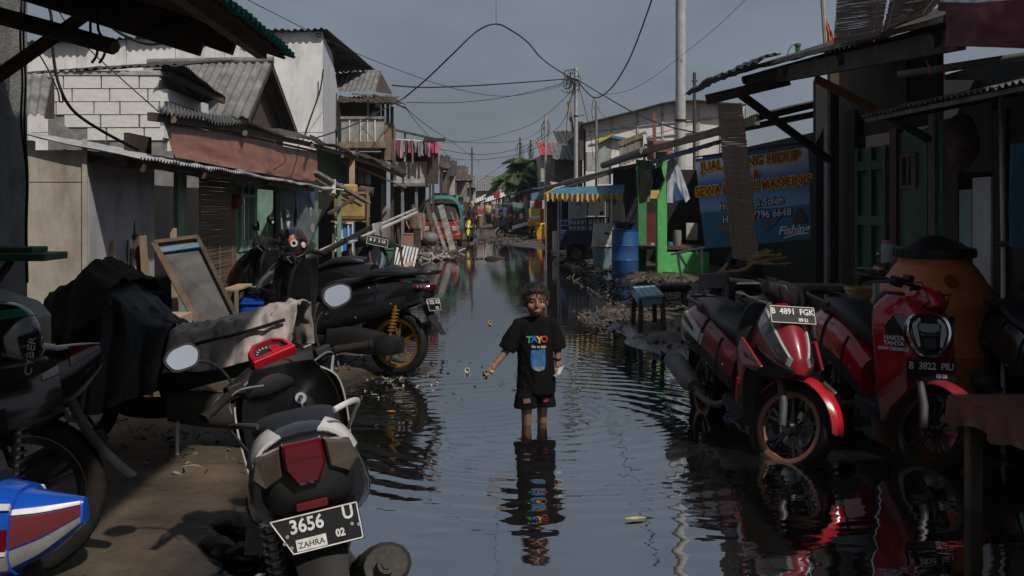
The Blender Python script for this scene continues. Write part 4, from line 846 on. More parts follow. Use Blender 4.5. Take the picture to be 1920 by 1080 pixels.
OLIVE = cloth('olive_cloth', (0.17, 0.17, 0.09)); DENIM = cloth('pale_denim', (0.40, 0.43, 0.50)); NAVYC = cloth('navy_cloth', (0.03, 0.08, 0.20)); GREYC = cloth('grey_cloth', (0.25, 0.24, 0.24)); BLK = cloth('black_cloth', (0.015, 0.015, 0.017))
garment('olive_jacket', 'olive green jacket hung beside the green post', [(1204, 305), (1216, 300), (1230, 312), (1222, 345), (1218, 378), (1199, 382), (1197, 350)], 22.6, OLIVE, 1)
garment('pale_jacket', 'pale grey-blue jacket with a long sleeve hung on the stall', [(1252, 302), (1263, 295), (1276, 318), (1284, 340), (1294, 372), (1286, 380), (1272, 352), (1266, 340), (1262, 380), (1250, 380), (1250, 340)], 21.4, DENIM, 2)
garment('navy_shirt', 'navy shirt hung behind the pale jacket', [(1262, 330), (1276, 330), (1280, 375), (1264, 377)], 21.8, NAVYC, 3)
garment('grey_cap_bag', 'grey bag hung between the two jackets', [(1210, 320), (1226, 316), (1238, 334), (1216, 340)], 22.0, GREYC, 4, cat='bag')
garment('black_vest', 'black vest hung beside the bright green post', [(1222, 318), (1240, 312), (1246, 335), (1240, 356), (1221, 354), (1226, 338)], 21.9, BLK, 5)
garment('black_coat', 'long black coat hanging in the dark corner above the blue drum', [(1172, 318), (1192, 312), (1196, 400), (1190, 440), (1176, 440), (1170, 380)], 24.4, BLK, 6)
o = wavy(P(1218, 300, 21.6), P(1350, 262, 16.5), P(1350, 270, 16.5), P(1222, 309, 21.6), 50, 4, 0.10, 3.3, 0.03, 20).build('blue_plastic_strip', cloth('blue_white_plastic', (0.16, 0.26, 0.42)), smooth=80); tag(o, 'rolled blue and white plastic sheet tied along the stall eave', 'plastic sheet')
# ------------------------------------------------------------------ cyan awning with yellow fringe
t = thing('fringed_awning', 'cyan blue awning with a scalloped yellow fringe', 'awning', (2.7, 25.5, 0))
a, b, c, d = P(1045, 352, 27.0), P(1168, 346, 26.4), P(1166, 366, 24.6), P(1022, 364, 25.4)
rows = [[quadpt(d, c, b, a, i / 24, j / 8) + Vector((0, 0, 0.03 * sin(i * 1.1) * (1 - j / 8))) for i in range(25)] for j in range(9)]
MB().slab(rows, (0, 0, -0.012)).build('canopy', CYANT, t, smooth=70)
fr_ = MB()
rows_t, rows_b = [], []
for i in range(121):
    u = i / 120; p = d.lerp(c, u) + Vector((0, -0.02 - 0.03 * sin(u * 95), 0.02)); sc = 0.11 + 0.10 * abs(sin(u * pi * 13)) + 0.03 * noise.noise(Vector((u * 30, 0, 0)))
    rows_t.append(p); rows_b.append(p + Vector((0, -0.02 * sin(u * 60), -sc)))
fr_.slab([rows_t, rows_b], (0, 0.012, 0)); fr_.build('fringe', YELF, t, smooth=60)
fr_ = MB()
rows_t, rows_b = [], []
for i in range(41):
    u = i / 40; p = a.lerp(d, u) + Vector((-0.02, 0, 0.02)); rows_t.append(p); rows_b.append(p + Vector((0, 0, -0.11 - 0.10 * abs(sin(u * pi * 4)))))
fr_.slab([rows_t, rows_b], (0.012, 0, 0)).build('fringe', YELF, t, smooth=60)
for q in (d, c, b, a): MB().tube([q + Vector((0.03, 0.05, 0)), Vector((q.x + 0.03, q.y + 0.05, 0))], 0.022, 6).build('post', STEEL, t)
# roof above it, white walls behind
t = thing('low_right_house', 'low house with a pale sloping roof edge behind the fringed awning', 'house', (3.4, 31, 0))
a, b = P(972, 364, 36), P(1150, 316, 27.6)
sheets(a, b, b + Vector((2.4, 0.5, 0.5)), a + Vector((2.4, 0.5, 0.5)), 1.4, ZINC, t, pitch=0.12, amp=0.02)
MB().bar(a + Vector((0, 0, -0.05)), b + Vector((0, 0, -0.05)), 0.06, 0.09).build('eave_beam', PLANKG, t)
MB().bar(P(1010, 366, 33), P(1140, 326, 27.9), 0.05, 0.06).build('eave_batten', CREAMW, t)
MB().bar(P(968, 365, 36.2), P(1012, 353, 33.6), 0.5, 0.03).build('blue_sheet', mat('blue_sheet', (0.06, 0.12, 0.28), 0.6), t)
for x0, x1, y0, y1, m_ in ((1066, 1098, 372, 432, mat('pale_blue_wall', (0.40, 0.44, 0.48), 0.8, dirt=0.3)), (1098, 1135, 372, 405, WHITEW), (1098, 1135, 406, 432, MATS['pale_blue_wall']), (1136, 1190, 372, 432, WHITEW), (1066, 1190, 433, 480, CONC)):
    pxbox(MB(), x0, y0, x1 - 0.5, y1, 31.0, 31.1).build('wall_panel', m_, t)
pxbox(MB(), 1038, 362, 1066, 475, 33.5, 33.6).build('dark_post', INTER, t); pxbox(MB(), 1025, 360, 1040, 470, 35, 35.1).build('dark_post', WOODD, t)
text('PK', 0.20, mat('print_blue', (0.06, 0.12, 0.3), 0.7), t, frame(P(1086, 383, 30.99), (1, 0, 0), (0, 0, 1)), local=False)
pxbox(MB(), 1038, 434, 1046, 470, 32.5, 33.0).build('white_pillar', WHITEW, t); pxbox(MB(), 1100, 468, 1114, 492, 28.9, 29.3).build('white_plinth', WHITEW, t); pxbox(MB(), 1040, 470, 1070, 480, 31, 31.4).build('white_plinth', CONCL, t)
# ------------------------------------------------------------------ upper buildings on the right
t = thing('white_warehouse', 'big pale panelled warehouse rising behind the right stalls', 'building', (8, 46, 0))
top = [(1092, 236), (1148, 222), (1196, 210), (1243, 197), (1268, 193), (1310, 192), (1352, 196), (1400, 200)]
for (x0, y0), (x1, y1) in zip(top, top[1:]):
    a0, a1 = P(x0 + 0.4, y0, 45), P(x1 - 0.4, y1, 45); zm = 3.4
    MB().prism([a0, a1, (a1.x, 45, zm), (a0.x, 45, zm)], (0, 0.08, 0)).build('wall_panel', CREAMW if x0 < 1 else mat('cream_white_wall', (0.60, 0.57, 0.53), 0.75, var=0.08, dirt=0.2), t)
    MB().prism([(a0.x, 45.0, zm - 0.02), (a1.x, 45.0, zm - 0.02), (a1.x, 45, 0), (a0.x, 45, 0)], (0, 0.08, 0)).build('wall_panel', MATS['cream_white_wall'], t)
    MB().prism([P(x0, y0, 44.4) + Vector((0, 0, 0.06)), P(x1, y1, 44.4) + Vector((0, 0, 0.06)), P(x1, y1, 44.4) + Vector((0, 6, 0.12)), P(x0, y0, 44.4) + Vector((0, 6, 0.12))], (0, 0, 0.06)).build('roof_sheet', DARKROOF, t)
    MB().box((a1.x, 44.98, (a1.z + 3) / 2), (0.10, 0.06, a1.z - 3)).build('joint_strip', GREYW, t)
pxbox(MB(), 1086, 228, 1094, 300, 44.9, 46).build('corner_board', WOODD, t)
for y in (245, 268): MB().bar(P(1105, y + 2, 44.95), P(1345, y - 25, 44.95), 0.05, 0.05).build('conduit', GREYW, t)
MB().box((XY(1092, 45) + 0.1, 49, 2.6), (0.1, 8, 5.0)).build('side_wall', WOODD, t)
t = thing('grey_hut', 'small pale green-grey hut with a yellow roof edge below the warehouse', 'hut', P(1145, 340, 38))
MB().prism([P(1122, 268, 38), P(1146, 256, 38), P(1146, 345, 38), P(1122, 345, 38)], (0, 0.1, 0)).build('wall_panel', mat('hut_grey', (0.30, 0.33, 0.31), 0.8, dirt=0.3), t)
MB().prism([P(1146.5, 257, 38), P(1166, 262, 38), P(1166, 345, 38), P(1146.5, 345, 38)], (0, 0.1, 0)).build('wall_panel', WHITEP, t)
MB().bar(P(1120, 266, 37.9), P(1147, 253, 37.9), 0.25, 0.08).build('roof_edge', mat('yellow_edge', (0.45, 0.38, 0.03), 0.7), t); MB().bar(P(1146, 256, 37.9), P(1176, 262, 37.9), 0.3, 0.10).build('roof_edge', mat('teal_edge', (0.05, 0.18, 0.28), 0.7), t)
pxbox(MB(), 1146, 292, 1166, 345, 37.9, 37.95).build('paler_panel', WHITEW, t); pxbox(MB(), 1100, 285, 1122, 320, 40, 40.5).build('water_tank', GREYW, t)  # a whiter panel laid over the lower right of the wall
t = thing('plank_fence', 'rooftop fence of grey planks beside the warehouse', 'fence', P(1185, 300, 33))
for k in range(7):
    x = 1162 + k * 7; pxbox(MB(), x, 272 - k * 2.4 + rnd(-1, 1), x + 6.3, 312 - k * 3, 33 + rnd(-.02, .02), 33.05).build('plank', PLANKG, t)
MB().bar(P(1160, 270, 32.95), P(1212, 250, 32.95), 0.05, 0.16).build('rail', WOOD, t); pxbox(MB(), 1206, 252, 1212, 290, 32.9, 33.0).build('post', WHITEP, t)
MB().bar(P(1163, 300, 33.08), (P(1163, 300, 33.08).x, 33.08, 0), 0.08, 0.08).build('post', WOODD, t); MB().bar(P(1208, 290, 33.08), (P(1208, 290, 33.08).x, 33.08, 0), 0.08, 0.08).build('post', WOODD, t)
t = thing('brick_parapet', 'reddish brick parapet above the stall roof', 'wall', P(1240, 290, 31))
brk = MB().box((0, 0, 0), (1, 1, 1)).mesh('brick'); brk.materials.append(mat('red_brick', (0.26, 0.12, 0.08), 0.85, var=0.3, dirt=0.4))
pxbox(MB(), 1214, 263, 1262, 300, 31.02, 31.1).build('mortar', MORTAR, t); MB().box((XY(1238, 31.05), 31.06, 1.3), (0.75, 0.07, 2.6)).build('wall', CONC, t)
for r in range(6):
    for k in range(4):
        a, b = P(1214 + k * 12 - (6 if r % 2 else 0), 269 + r * 5.2, 31), P(1225 + k * 12 - (6 if r % 2 else 0), 264.6 + r * 5.2, 31)
        inst(brk, 'brick', t, Matrix.Translation(((a.x + b.x) / 2, 31.03, (a.z + b.z) / 2)) @ Matrix.Diagonal((b.x - a.x, 0.06, b.z - a.z, 1)))
o = MB().bar(P(1228, 300, 30.5), P(1226, 212, 30.5), 0.09, 0.09).build('wood_post', mat('red_brown_timber', (0.22, 0.09, 0.05), 0.8, dirt=0.3)); tag(o, 'reddish brown timber post standing above the brick parapet', 'post')
# ------------------------------------------------------------------ motor scooters
def sub(name, parent):
    o = bpy.data.objects.new(name, None); COL.objects.link(o); o.parent = parent; o.empty_display_size = 0.1; WM[o] = WM[parent]; return o
class Loft:
    """a body lofted along x: stations are (x, z bottom, z top, half width bottom, half width top, squareness)"""
    def __init__(s, st, n=5, axis='x', e=2.8):
        s.st = interp([list(r) + ([e] if len(r) == 5 else []) for r in st], n); s.axis = axis
    def pt(s, u, th, off=0.0):
        f = max(0, min(0.99999, u)) * (len(s.st) - 1); i = int(f); k = f - i
        x, zb, zt, wb, wt, e = [a + (b - a) * k for a, b in zip(s.st[i], s.st[i + 1])]
        c, q = cos(th), sin(th); cy = math.copysign(abs(c) ** (2 / e), c); cz = math.copysign(abs(q) ** (2 / e), q)
        h = (zt - zb) / 2; w = wb + (wt - wb) * (cz + 1) / 2
        return Vector((x, (w + off) * cy, (zb + zt) / 2 + (h + off) * cz))
    def body(s, mb, n=20):
        N = len(s.st) - 1
        mb.grid([[s.pt(i / N, 2 * pi * j / n) for j in range(n)] for i in range(N + 1)], wrap=True, caps=True); return mb
    def patch(s, mb, u0, u1, a0, a1, b0, b1, off=0.006, nu=10, nv=6, th=0.012):
        """strip of the surface: at u0 from angle a0 to a1, at u1 from b0 to b1 (degrees)"""
        o_, i_ = [], []
        for i in range(nu + 1):
            t = i / nu; u = u0 + (u1 - u0) * t; lo = radians(a0 + (b0 - a0) * t); hi = radians(a1 + (b1 - a1) * t)
            o_.append([s.pt(u, lo + (hi - lo) * j / nv, off) for j in range(nv + 1)]); i_.append([s.pt(u, lo + (hi - lo) * j / nv, off - th) for j in range(nv + 1)])
        k = len(mb.v); nc = nv + 1; nr = nu + 1; N = nc * nr; fs = []
        for i in range(nu):
            for j in range(nv):
                a, b, c, d = i * nc + j, i * nc + j + 1, (i + 1) * nc + j + 1, (i + 1) * nc + j
                fs += [(a, b, c, d), (a + N, d + N, c + N, b + N)]
        edge = list(range(nc)) + [i * nc + nc - 1 for i in range(1, nr)] + [(nr - 1) * nc + j for j in range(nc - 2, -1, -1)] + [i * nc for i in range(nr - 2, 0, -1)]
        for a, b in zip(edge, edge[1:] + edge[:1]): fs.append((b, a, a + N, b + N))
        mb.add([p for r in o_ for p in r] + [p for r in i_ for p in r], fs); return mb
def shell(rows, n=14, th=0.03):
    """curved shield: rows are (z, x at centre, half width, sweep back at the edge)"""
    rows = interp(rows, 5); mb = MB(); out = []
    for z, x, w, sw in rows:
        fr = [Vector((x - sw * (abs(y) ** 2.2), w * y, z)) for y in [-1 + 2 * j / n for j in range(n + 1)]]
        bk = [Vector((p.x - th, p.y * 0.96, p.z)) for p in reversed(fr)]
        out.append(fr + bk)
    mb.grid(out, wrap=True, caps=True); return mb
RY = Matrix.Rotation(radians(-90), 3, 'X')                 # lathe axis z -> y
def wheel(parent, c, R, tw, SMx, rim, spokes=5, disc=None, lite=False, rimr=None):
    w = sub('wheel', parent); c = Vector(c); rr = rimr or R * 0.76; n = 40 if lite else 72
    prof = []
    for k in range(13):
        a = pi * k / 12 - pi / 2 * 0 ; a = pi * k / 12
        prof.append((R - (R - rr) * 0.62 * (1 - sin(a)) ** 1.25 * 1.0, -tw * cos(a) * (1.0 if 0 < k < 12 else 0.82)))
    prof = [(rr - 0.004, -tw * 0.70)] + [(rr + (R - rr) * q, s_ * tw) for q, s_ in ((0.10, -0.88), (0.42, -1.0), (0.72, -0.93), (0.90, -0.68), (1.0, -0.25), (1.0, 0.25), (0.90, 0.68), (0.72, 0.93), (0.42, 1.0), (0.10, 0.88))] + [(rr - 0.004, tw * 0.70)]
    vs, fs = [], []; m_ = len(prof)
    for j in range(n):
        a = 2 * pi * j / n; g = 0.0 if lite else (-0.006 if j % 4 == 0 else 0.0)
        for i, (r, y) in enumerate(prof):
            q = r + (g if 3 <= i <= 8 and (i + j // 4) % 2 else 0); vs.append(c + Vector((q * cos(a), y, q * sin(a))))
    for j in range(n):
        j2 = (j + 1) % n
        for i in range(m_ - 1): fs.append((j * m_ + i, j * m_ + i + 1, j2 * m_ + i + 1, j2 * m_ + i))
    mb = MB(); mb.add(vs, fs, SMx); mb.build('tyre', RUBBER, w, local=True, smooth=40)
    mb = MB(); k = tw * 0.72
    mb.lathe([(rr * 0.86, -k * 0.8), (rr * 1.03, -k), (rr * 1.03, -k * 1.06), (rr * 0.99, -k * 1.08), (rr * 0.99, k * 1.08), (rr * 1.03, k * 1.06), (rr * 1.03, k), (rr * 0.86, k * 0.8), (rr * 0.86, -k * 0.8)], 40, c, RY)
    if SMx is not None: mb.v = [SMx @ v for v in mb.v]
    mb.build('rim', rim, w, local=True, smooth=40)
    mb = MB(); mb.lathe([(0.001, -0.05), (0.03, -0.05), (0.042, -0.03), (0.042, 0.03), (0.03, 0.05), (0.001, 0.05)], 16, c, RY)
    for s_ in range(spokes):
        a = 2 * pi * s_ / spokes + 0.3
        for da in ((-0.16, 0.16) if not lite else (0.0,)):
            p0 = c + Vector((0.03 * cos(a), 0, 0.03 * sin(a))); p1 = c + Vector((rr * 0.9 * cos(a + da), 0, rr * 0.9 * sin(a + da)))
            mb.bar(p0, p1, 0.018, 0.016, (0, 1, 0))
    if SMx is not None: mb.v = [SMx @ v for v in mb.v]
    mb.build('spokes', rim if spokes != 5 else (rim if rim is not COPPER else BLACKPT), w, local=True, smooth=30)
    if disc is not None:
        mb = MB(); y = disc; mb.lathe([(0.065, y - 0.003), (0.105, y - 0.003), (0.105, y + 0.003), (0.065, y + 0.003), (0.065, y - 0.003)], 28, c, RY)
        for q in range(10):
            a = 2 * pi * q / 10; mb.bar(c + Vector((0.04 * cos(a + .4), y, 0.04 * sin(a + .4))), c + Vector((0.07 * cos(a), y, 0.07 * sin(a))), 0.008, 0.004, (0, 1, 0))
        if SMx is not None: mb.v = [SMx @ v for v in mb.v]
        mb.build('brake_disc', DISC, w, local=True, smooth=30)
        mb = MB(); mb.box(c + Vector((-0.075, y, 0.055)), (0.06, 0.05, 0.09), Matrix.Rotation(0.6, 3, 'Y'))
        if SMx is not None: mb.v = [SMx @ v for v in mb.v]
        mb.build('brake_caliper', ENGINE, w, local=True, bevel=0.008)
    return w
def platebox(parent, M, w, h, lines_, frame_white=True, poly=None, m=PLATE):
    """number plate in the xy plane of M; lines_ = (text, x, y, size)"""
    p = sub('number_plate', parent)
    pts = poly or [(-w / 2, -h / 2), (w / 2, -h / 2), (w / 2, h / 2), (-w / 2, h / 2)]
    mb = MB(); mb.prism([M @ Vector((x, y, -0.003)) for x, y in pts], M.to_3x3() @ Vector((0, 0, 0.003))); mb.build('plate', m, p, local=True)
    if frame_white:
        mb = MB()
        for a, b in zip(pts, pts[1:] + pts[:1]):
            a, b = [M @ Vector((x * 0.965, y * 0.93, 0.002)) for x, y in (a, b)]; mb.bar(a, b, 0.0035, 0.002, M.to_3x3() @ Vector((0, 0, 1)))
        mb.build('border', PLATEW, p, local=True)
    for s_, x, y, sz in lines_: text(s_, sz, PLATEW, p, M @ Matrix.Translation((x, y, 0.0015)), 'lettering', 0.0008, bold=0.0012, sx=0.92)
    return p
STY = {
 'vario': dict(
   tail=[(-.80, .55, .81, .175, .13), (-.70, .52, .83, .205, .135), (-.52, .49, .825, .21, .135), (-.30, .44, .765, .185, .135), (-.10, .38, .70, .165, .13), (.06, .33, .60, .12, .10)],
   seat=[(-.72, .80, .86, .10, .08), (-.60, .80, .885, .14, .12), (-.42, .78, .865, .15, .13), (-.28, .745, .80, .145, .125), (-.08, .69, .765, .13, .11), (.05, .62, .735, .08, .06)],
   nose=[(.36, .50, .95, .17, .09), (.48, .50, .95, .205, .10), (.60, .52, .87, .18, .085), (.70, .55, .76, .12, .05), (.76, .58, .66, .045, .02)],
   shield=[(.27, .36, .13, .03), (.40, .42, .17, .05), (.60, .43, .20, .08), (.80, .40, .19, .08), (.93, .35, .12, .05)]),
 'scoopy': dict(
   tail=[(-.86, .60, .72, .07, .05), (-.80, .53, .78, .13, .09), (-.62, .46, .80, .185, .13), (-.38, .42, .77, .195, .14), (-.16, .36, .69, .175, .13), (.02, .28, .55, .13, .11)],
   seat=[(-.74, .76, .83, .08, .06), (-.62, .77, .865, .14, .12), (-.42, .77, .87, .155, .135), (-.22, .72, .83, .15, .13), (-.06, .66, .77, .13, .11), (.03, .60, .70, .07, .06)],
   nose=None,
   shield=[(.24, .38, .13, .02), (.34, .46, .175, .05), (.50, .545, .215, .10), (.66, .565, .235, .13), (.80, .545, .235, .15), (.90, .49, .20, .14), (.965, .43, .13, .09)]),
 'nmax': dict(
   tail=[(-.92, .66, .76, .06, .05), (-.84, .60, .84, .12, .08), (-.62, .52, .84, .17, .12), (-.38, .44, .78, .19, .14), (-.12, .36, .70, .19, .14), (.10, .30, .60, .16, .13)],
   seat=[(-.80, .83, .88, .09, .07), (-.62, .83, .91, .14, .12), (-.44, .81, .89, .16, .14), (-.30, .76, .82, .16, .14), (-.08, .70, .79, .15, .12), (.06, .64, .75, .09, .07)],
   nose=[(.34, .40, 1.0, .20, .11), (.48, .40, 1.0, .235, .12), (.62, .46, .93, .21, .09), (.74, .54, .80, .14, .05), (.80, .60, .68, .05, .02)],
   shield=[(.27, .34, .15, .03), (.40, .40, .20, .05), (.60, .42, .23, .08), (.82, .40, .21, .08), (.96, .34, .13, .05)]),
}
def mirror_head(parent, SMx, c, side, m=BLACKP, w=0.15, h=0.10, tilt=0.0):
    q = sub('mirror', parent)
    pts = [(-0.5, 0.05), (-0.30, 0.50), (0.25, 0.48), (0.52, 0.12), (0.34, -0.45), (-0.30, -0.50)]
    for _ in range(2): pts = [(a[0] * w0 + b[0] * (1 - w0), a[1] * w0 + b[1] * (1 - w0)) for a, b in zip(pts, pts[1:] + pts[:1]) for w0 in (.8, .2)]
    if side < 0: pts = [(-x, y) for x, y in pts]
    R = Matrix.Rotation(tilt * side, 3, 'X') @ Matrix.Rotation(radians(5), 3, 'Y')
    f = lambda x, y, d: SMx @ (Vector(c) + R @ Vector((d, x * w, y * h)))
    mb = MB(); mb.grid([[f(x * s_, y * s_, d) for x, y in pts] for s_, d in ((1.0, -0.004), (1.06, 0.012), (0.9, 0.035), (0.4, 0.05))], wrap=True, caps=True); mb.build('mirror_shell', m, q, local=True, smooth=50)
    mb = MB(); mb.prism([f(x * 0.86, y * 0.84, -0.006) for x, y in pts], R @ Vector((-0.001, 0, 0))); mb.build('mirror_glass', MIRROR, q, local=True)
    return q
def scooter(name, label, loc, heading, lean=0.0, steer=0.0, scale=1.0, style='vario', body=REDPAINT, front=None, seat=VINYL, under=MATTEB, rim=BLACKPT, guard=None, mirrors=True, inner=None,
            wl=0.265, lite=False, disc=True, group=None, tail_style='vario', panel=None, rearcap=True, cat='scooter', bars_only=False, cowl=None, dash=None, mdl=0.0, hz=1.0, pitch=0.0, rail=True):
    t = thing(name, label, cat, loc, heading, group, lean, pitch)
    M = WM[t] @ Matrix.Scale(scale, 4); WM[t] = M; t.scale = (scale,) * 3
    S_ = STY[style]; front = front or body; guard = guard or front; inner = inner or MATTEB; cowl = cowl or MATTEB
    B = dict(local=True)
    ax = Vector((-sin(radians(27)), 0, cos(radians(27)))); pv = Vector((.60, 0, .33))
    SMx = Matrix.Translation(pv) @ Matrix.Rotation(steer, 4, ax) @ Matrix.Translation(-pv)
    xf, xr = .66, -.62
    wheel(t, (xf, 0, wl), wl, 0.040, SMx, rim, 5, 0.055 if disc else None, lite)
    wheel(t, (xr, 0, wl), wl, 0.053, None, rim, 5, None, lite)
    # fork and guard
    for s_ in (-1, 1):
        mb = MB(); mb.tube([SMx @ Vector((xf, s_ * .085, wl)), SMx @ Vector((xf - .03, s_ * .085, wl + .12)), SMx @ Vector((.52, s_ * .085, .60))], [.022, .024, .019], 10); mb.build('fork_leg', GREYPT, t, **B, smooth=40)
    mb = MB(); o_, i_ = [], []; g0, g1 = (8, 150)
    for k in range(19):
        a = radians(g0 + (g1 - g0) * k / 18); r = wl + .035 + (0.02 if style == 'vario' else 0) * (1 - k / 18); ww = .075 * (0.35 + 0.65 * sin(pi * (0.10 + 0.8 * (k / 18))))
        o_.append([SMx @ Vector((xf + cos(a) * (r - .035 * (abs(y) ** 2)), ww * y, wl + sin(a) * (r - .035 * (abs(y) ** 2)))) for y in [-1 + 2 * j / 8 for j in range(9)]])
        i_.append([SMx @ Vector((xf + cos(a) * (r - .008 - .035 * (abs(y) ** 2)), ww * y * .95, wl + sin(a) * (r - .008 - .035 * (abs(y) ** 2)))) for y in [-1 + 2 * j / 8 for j in range(8, -1, -1)] for j in [0]][:9])
    for k in range(19): o_[k] = o_[k] + i_[k]
    mb.grid(o_, wrap=True, caps=True); mb.build('front_mudguard', guard, t, **B, smooth=50)
    # under body, engine, exhaust
    L = Loft([(-.06, .22, .34, .10, .13), (.10, .20, .33, .12, .15), (.30, .21, .33, .12, .15), (.42, .26, .42, .09, .12)]); L.body(mb := MB(), 16); mb.build('floor_board', under, t, **B, smooth=45)
    L = Loft([(-.72, .20, .33, .035, .035), (-.55, .17, .36, .05, .05), (-.25, .17, .40, .055, .06), (-.02, .20, .38, .05, .05)]); mb = MB(); L.body(mb, 14)
    mb.v = [v + Vector((0, .115, 0)) for v in mb.v]; mb.lathe([(.001, .0), (.085, .0), (.09, .02), (.05, .035), (.001, .035)], 18, (-.58, .155, .26), RY); mb.build('engine_case', MATTEB if style == 'nmax' else ENGINE, t, **B, smooth=45)
    mb = MB(); mb.tube(catmull([(-.02, -.07, .30), (-.16, -.11, .23), (-.36, -.135, .24), (-.50, -.145, .30)], 4), .022, 8); mb.tube(catmull([(-.46, -.15, .29), (-.56, -.155, .31), (-.80, -.165, .385), (-.90, -.168, .415)], 4), [.045] * 3 + [.062] * 8 + [.05] * 2, 14, flat=1.25)
    mb.build('muffler', ENGINE if body is not REDDARK else mat('muddy_alloy', (0.17, 0.15, 0.135), 0.6, metal=0.3, var=0.3, dirt=0.4), t, **B, smooth=45)
    mb = MB(); mb.tube([(-.93, -.168, .424), (-.905, -.168, .416)], .026, 12); mb.tube([(-.935, -.168, .426), (-.90, -.168, .415)], .013, 10); mb.build('exhaust_tip', ENGINE, t, **B, smooth=40)
    for s_ in ((1,) if style != 'nmax' else (1, -1)):
        mb = MB(); mb.tube([(-.60, s_ * .13, .30), (-.66, s_ * .13, .62)], .016, 8)
        for k in range(7): mb.lathe([(.026, -.006), (.034, 0), (.026, .006)], 12, (-.615 - .05 * k / 7, s_ * .13, .38 + k * .028))
        mb.build('shock_absorber', GOLD if style == 'nmax' else STEEL, t, **B, smooth=40)
    # tail, seat
    T = Loft(S_['tail'], 5); mb = MB(); T.body(mb, 24); tl = mb.build('tail_body', body, t, **B, smooth=38)
    Se = Loft(S_['seat'], 5, e=3.2); mb = MB(); Se.body(mb, 20); mb.build('seat', seat, t, **B, smooth=50)
    for s_ in (1, -1):                                      # dark lower side covers
        a0, a1 = (-62, -8) if s_ > 0 else (242, 188)
        mb = MB(); T.patch(mb, 0.30, 0.97, a0, a1, a0, a1, 0.006); mb.build('side_cover', under, tl, **B, smooth=45)
        if panel:
            a0, a1, b0, b1 = (2, 34, -6, 6) if s_ > 0 else (178, 146, 186, 174)
            mb = MB(); T.patch(mb, 0.03, 0.55, a0, a1, b0, b1, 0.008); mb.build('side_panel', panel, tl, **B, smooth=45)
            a0, a1, b0, b1 = (10, 24, 0, 3) if s_ > 0 else (170, 156, 180, 177)
            mb = MB(); T.patch(mb, 0.08, 0.42, a0, a1, b0, b1, 0.012); mb.build('side_decal', BLACKPT, tl, **B, smooth=45)
    # grab rail
    if not lite and rail:
        xg = S_['tail'][0][0]
        mb = MB(); mb.tube(catmull([(-.45, .14, .83), (xg + .06, .135, .86), (xg - .04, .07, .875), (xg - .04, -.07, .875), (xg + .06, -.135, .86), (-.45, -.14, .83)], 5), .015, 8); mb.build('grab_rail', BLACKP if style != 'vario' or body is not WHITEPT else BLACKP, t, **B, smooth=50)
    # leg shield, nose
    mb = shell(S_['shield']); mb.build('leg_shield', front if style == 'scoopy' else inner, t, **B, smooth=45)
    if style == 'scoopy':
        mb = shell([(z + .015, x - .055, w * .93, s_ * .8) for z, x, w, s_ in S_['shield']], th=0.05); mb.build('inner_shield', inner, t, **B, smooth=45)
    N = None
    if S_['nose']:
        N = Loft(S_['nose'], 5, e=2.3); mb = MB(); N.body(mb, 28); nz_ = mb.build('front_fairing', front, t, **B, smooth=34)
    # handlebar
    hx = .36
    hb = sub('handlebar', t)
    mb = MB(); mb.tube([SMx @ p for p in catmull([(hx - .10, .35, hz - .03), (hx - .03, .24, hz), (hx + .04, .10, hz + .01), (hx + .04, -.10, hz + .01), (hx - .03, -.24, hz), (hx - .10, -.35, hz - .03)], 5)], .011, 8); mb.build('bar', MATTEB, hb, **B, smooth=50)
    for s_ in (1, -1):
        a, b = Vector((hx - .035, s_ * .235, hz)), Vector((hx - .10, s_ * .36, hz - .032))
        mb = MB(); mb.tube([SMx @ a, SMx @ b], .017, 12); mb.tube([SMx @ b, SMx @ (b + (b - a).normalized() * .014)], .021, 12); mb.build('grip', RUBBER, hb, **B, smooth=40)
        mb = MB(); mb.tube([SMx @ p for p in catmull([a + Vector((.03, -.02 * s_, .0)), a + Vector((.05, .03 * s_, -.005)), b + Vector((.05, -.02 * s_, -.005)), b + Vector((.045, .0, -.012))], 4)], [.008] * 9 + [.006] * 3 + [.008], 7); mb.build('brake_lever', GREYPT, hb, **B, smooth=50)
        mb = MB(); mb.box(SMx @ Vector((hx - .005, s_ * .195, hz + .005)), (.05, .07, .055), SMx.to_3x3()); mb.build('switch_block', MATTEB, hb, **B, bevel=0.008)
        if mirrors:
            c = Vector((hx - .01 + mdl, s_ * .34, hz + .20)); mb = MB(); mb.tube([SMx @ p for p in catmull([(hx + .0, s_ * .19, hz + .02), (hx + .02, s_ * .21, hz + .10), (hx + .02, s_ * .26, hz + .155), tuple(c + Vector((.02, 0, -.02)))], 4)], .0065, 7); mb.build('mirror_stem', MATTEB, hb, **B, smooth=50)
            mirror_head(hb, SMx, c, s_)
    if not bars_only:
        L = Loft([(-.22, -.035, .03, .025, .025), (-.17, -.05, .045, .045, .04), (-.07, -.07, .075, .075, .045), (.07, -.07, .075, .075, .045), (.17, -.05, .045, .045, .04), (.22, -.035, .03, .025, .025)], 4); mb = MB(); L.body(mb, 16)
        mb.v = [SMx @ Vector((v.y + hx + .04, v.x, v.z + hz - .005)) for v in mb.v]; mb.build('handlebar_cover', cowl, hb, **B, smooth=45)
    else:
        mb = MB(); mb.box(SMx @ Vector((hx + .03, 0, hz - .03)), (.08, .16, .10), SMx.to_3x3()); mb.build('handlebar_clamp', MATTEB, hb, **B, bevel=0.02)
        L = Loft([(-.02, .86, 1.0, .11, .07), (.08, .88, 1.03, .12, .07), (.16, .90, 1.0, .09, .05), (.20, .92, .96, .04, .03)], 4); mb = MB(); L.body(mb, 16); mb.v = [SMx @ (v + Vector((hx - .02, 0, 0))) for v in mb.v]; mb.build('instrument_cowl', cowl, hb, **B, smooth=45)
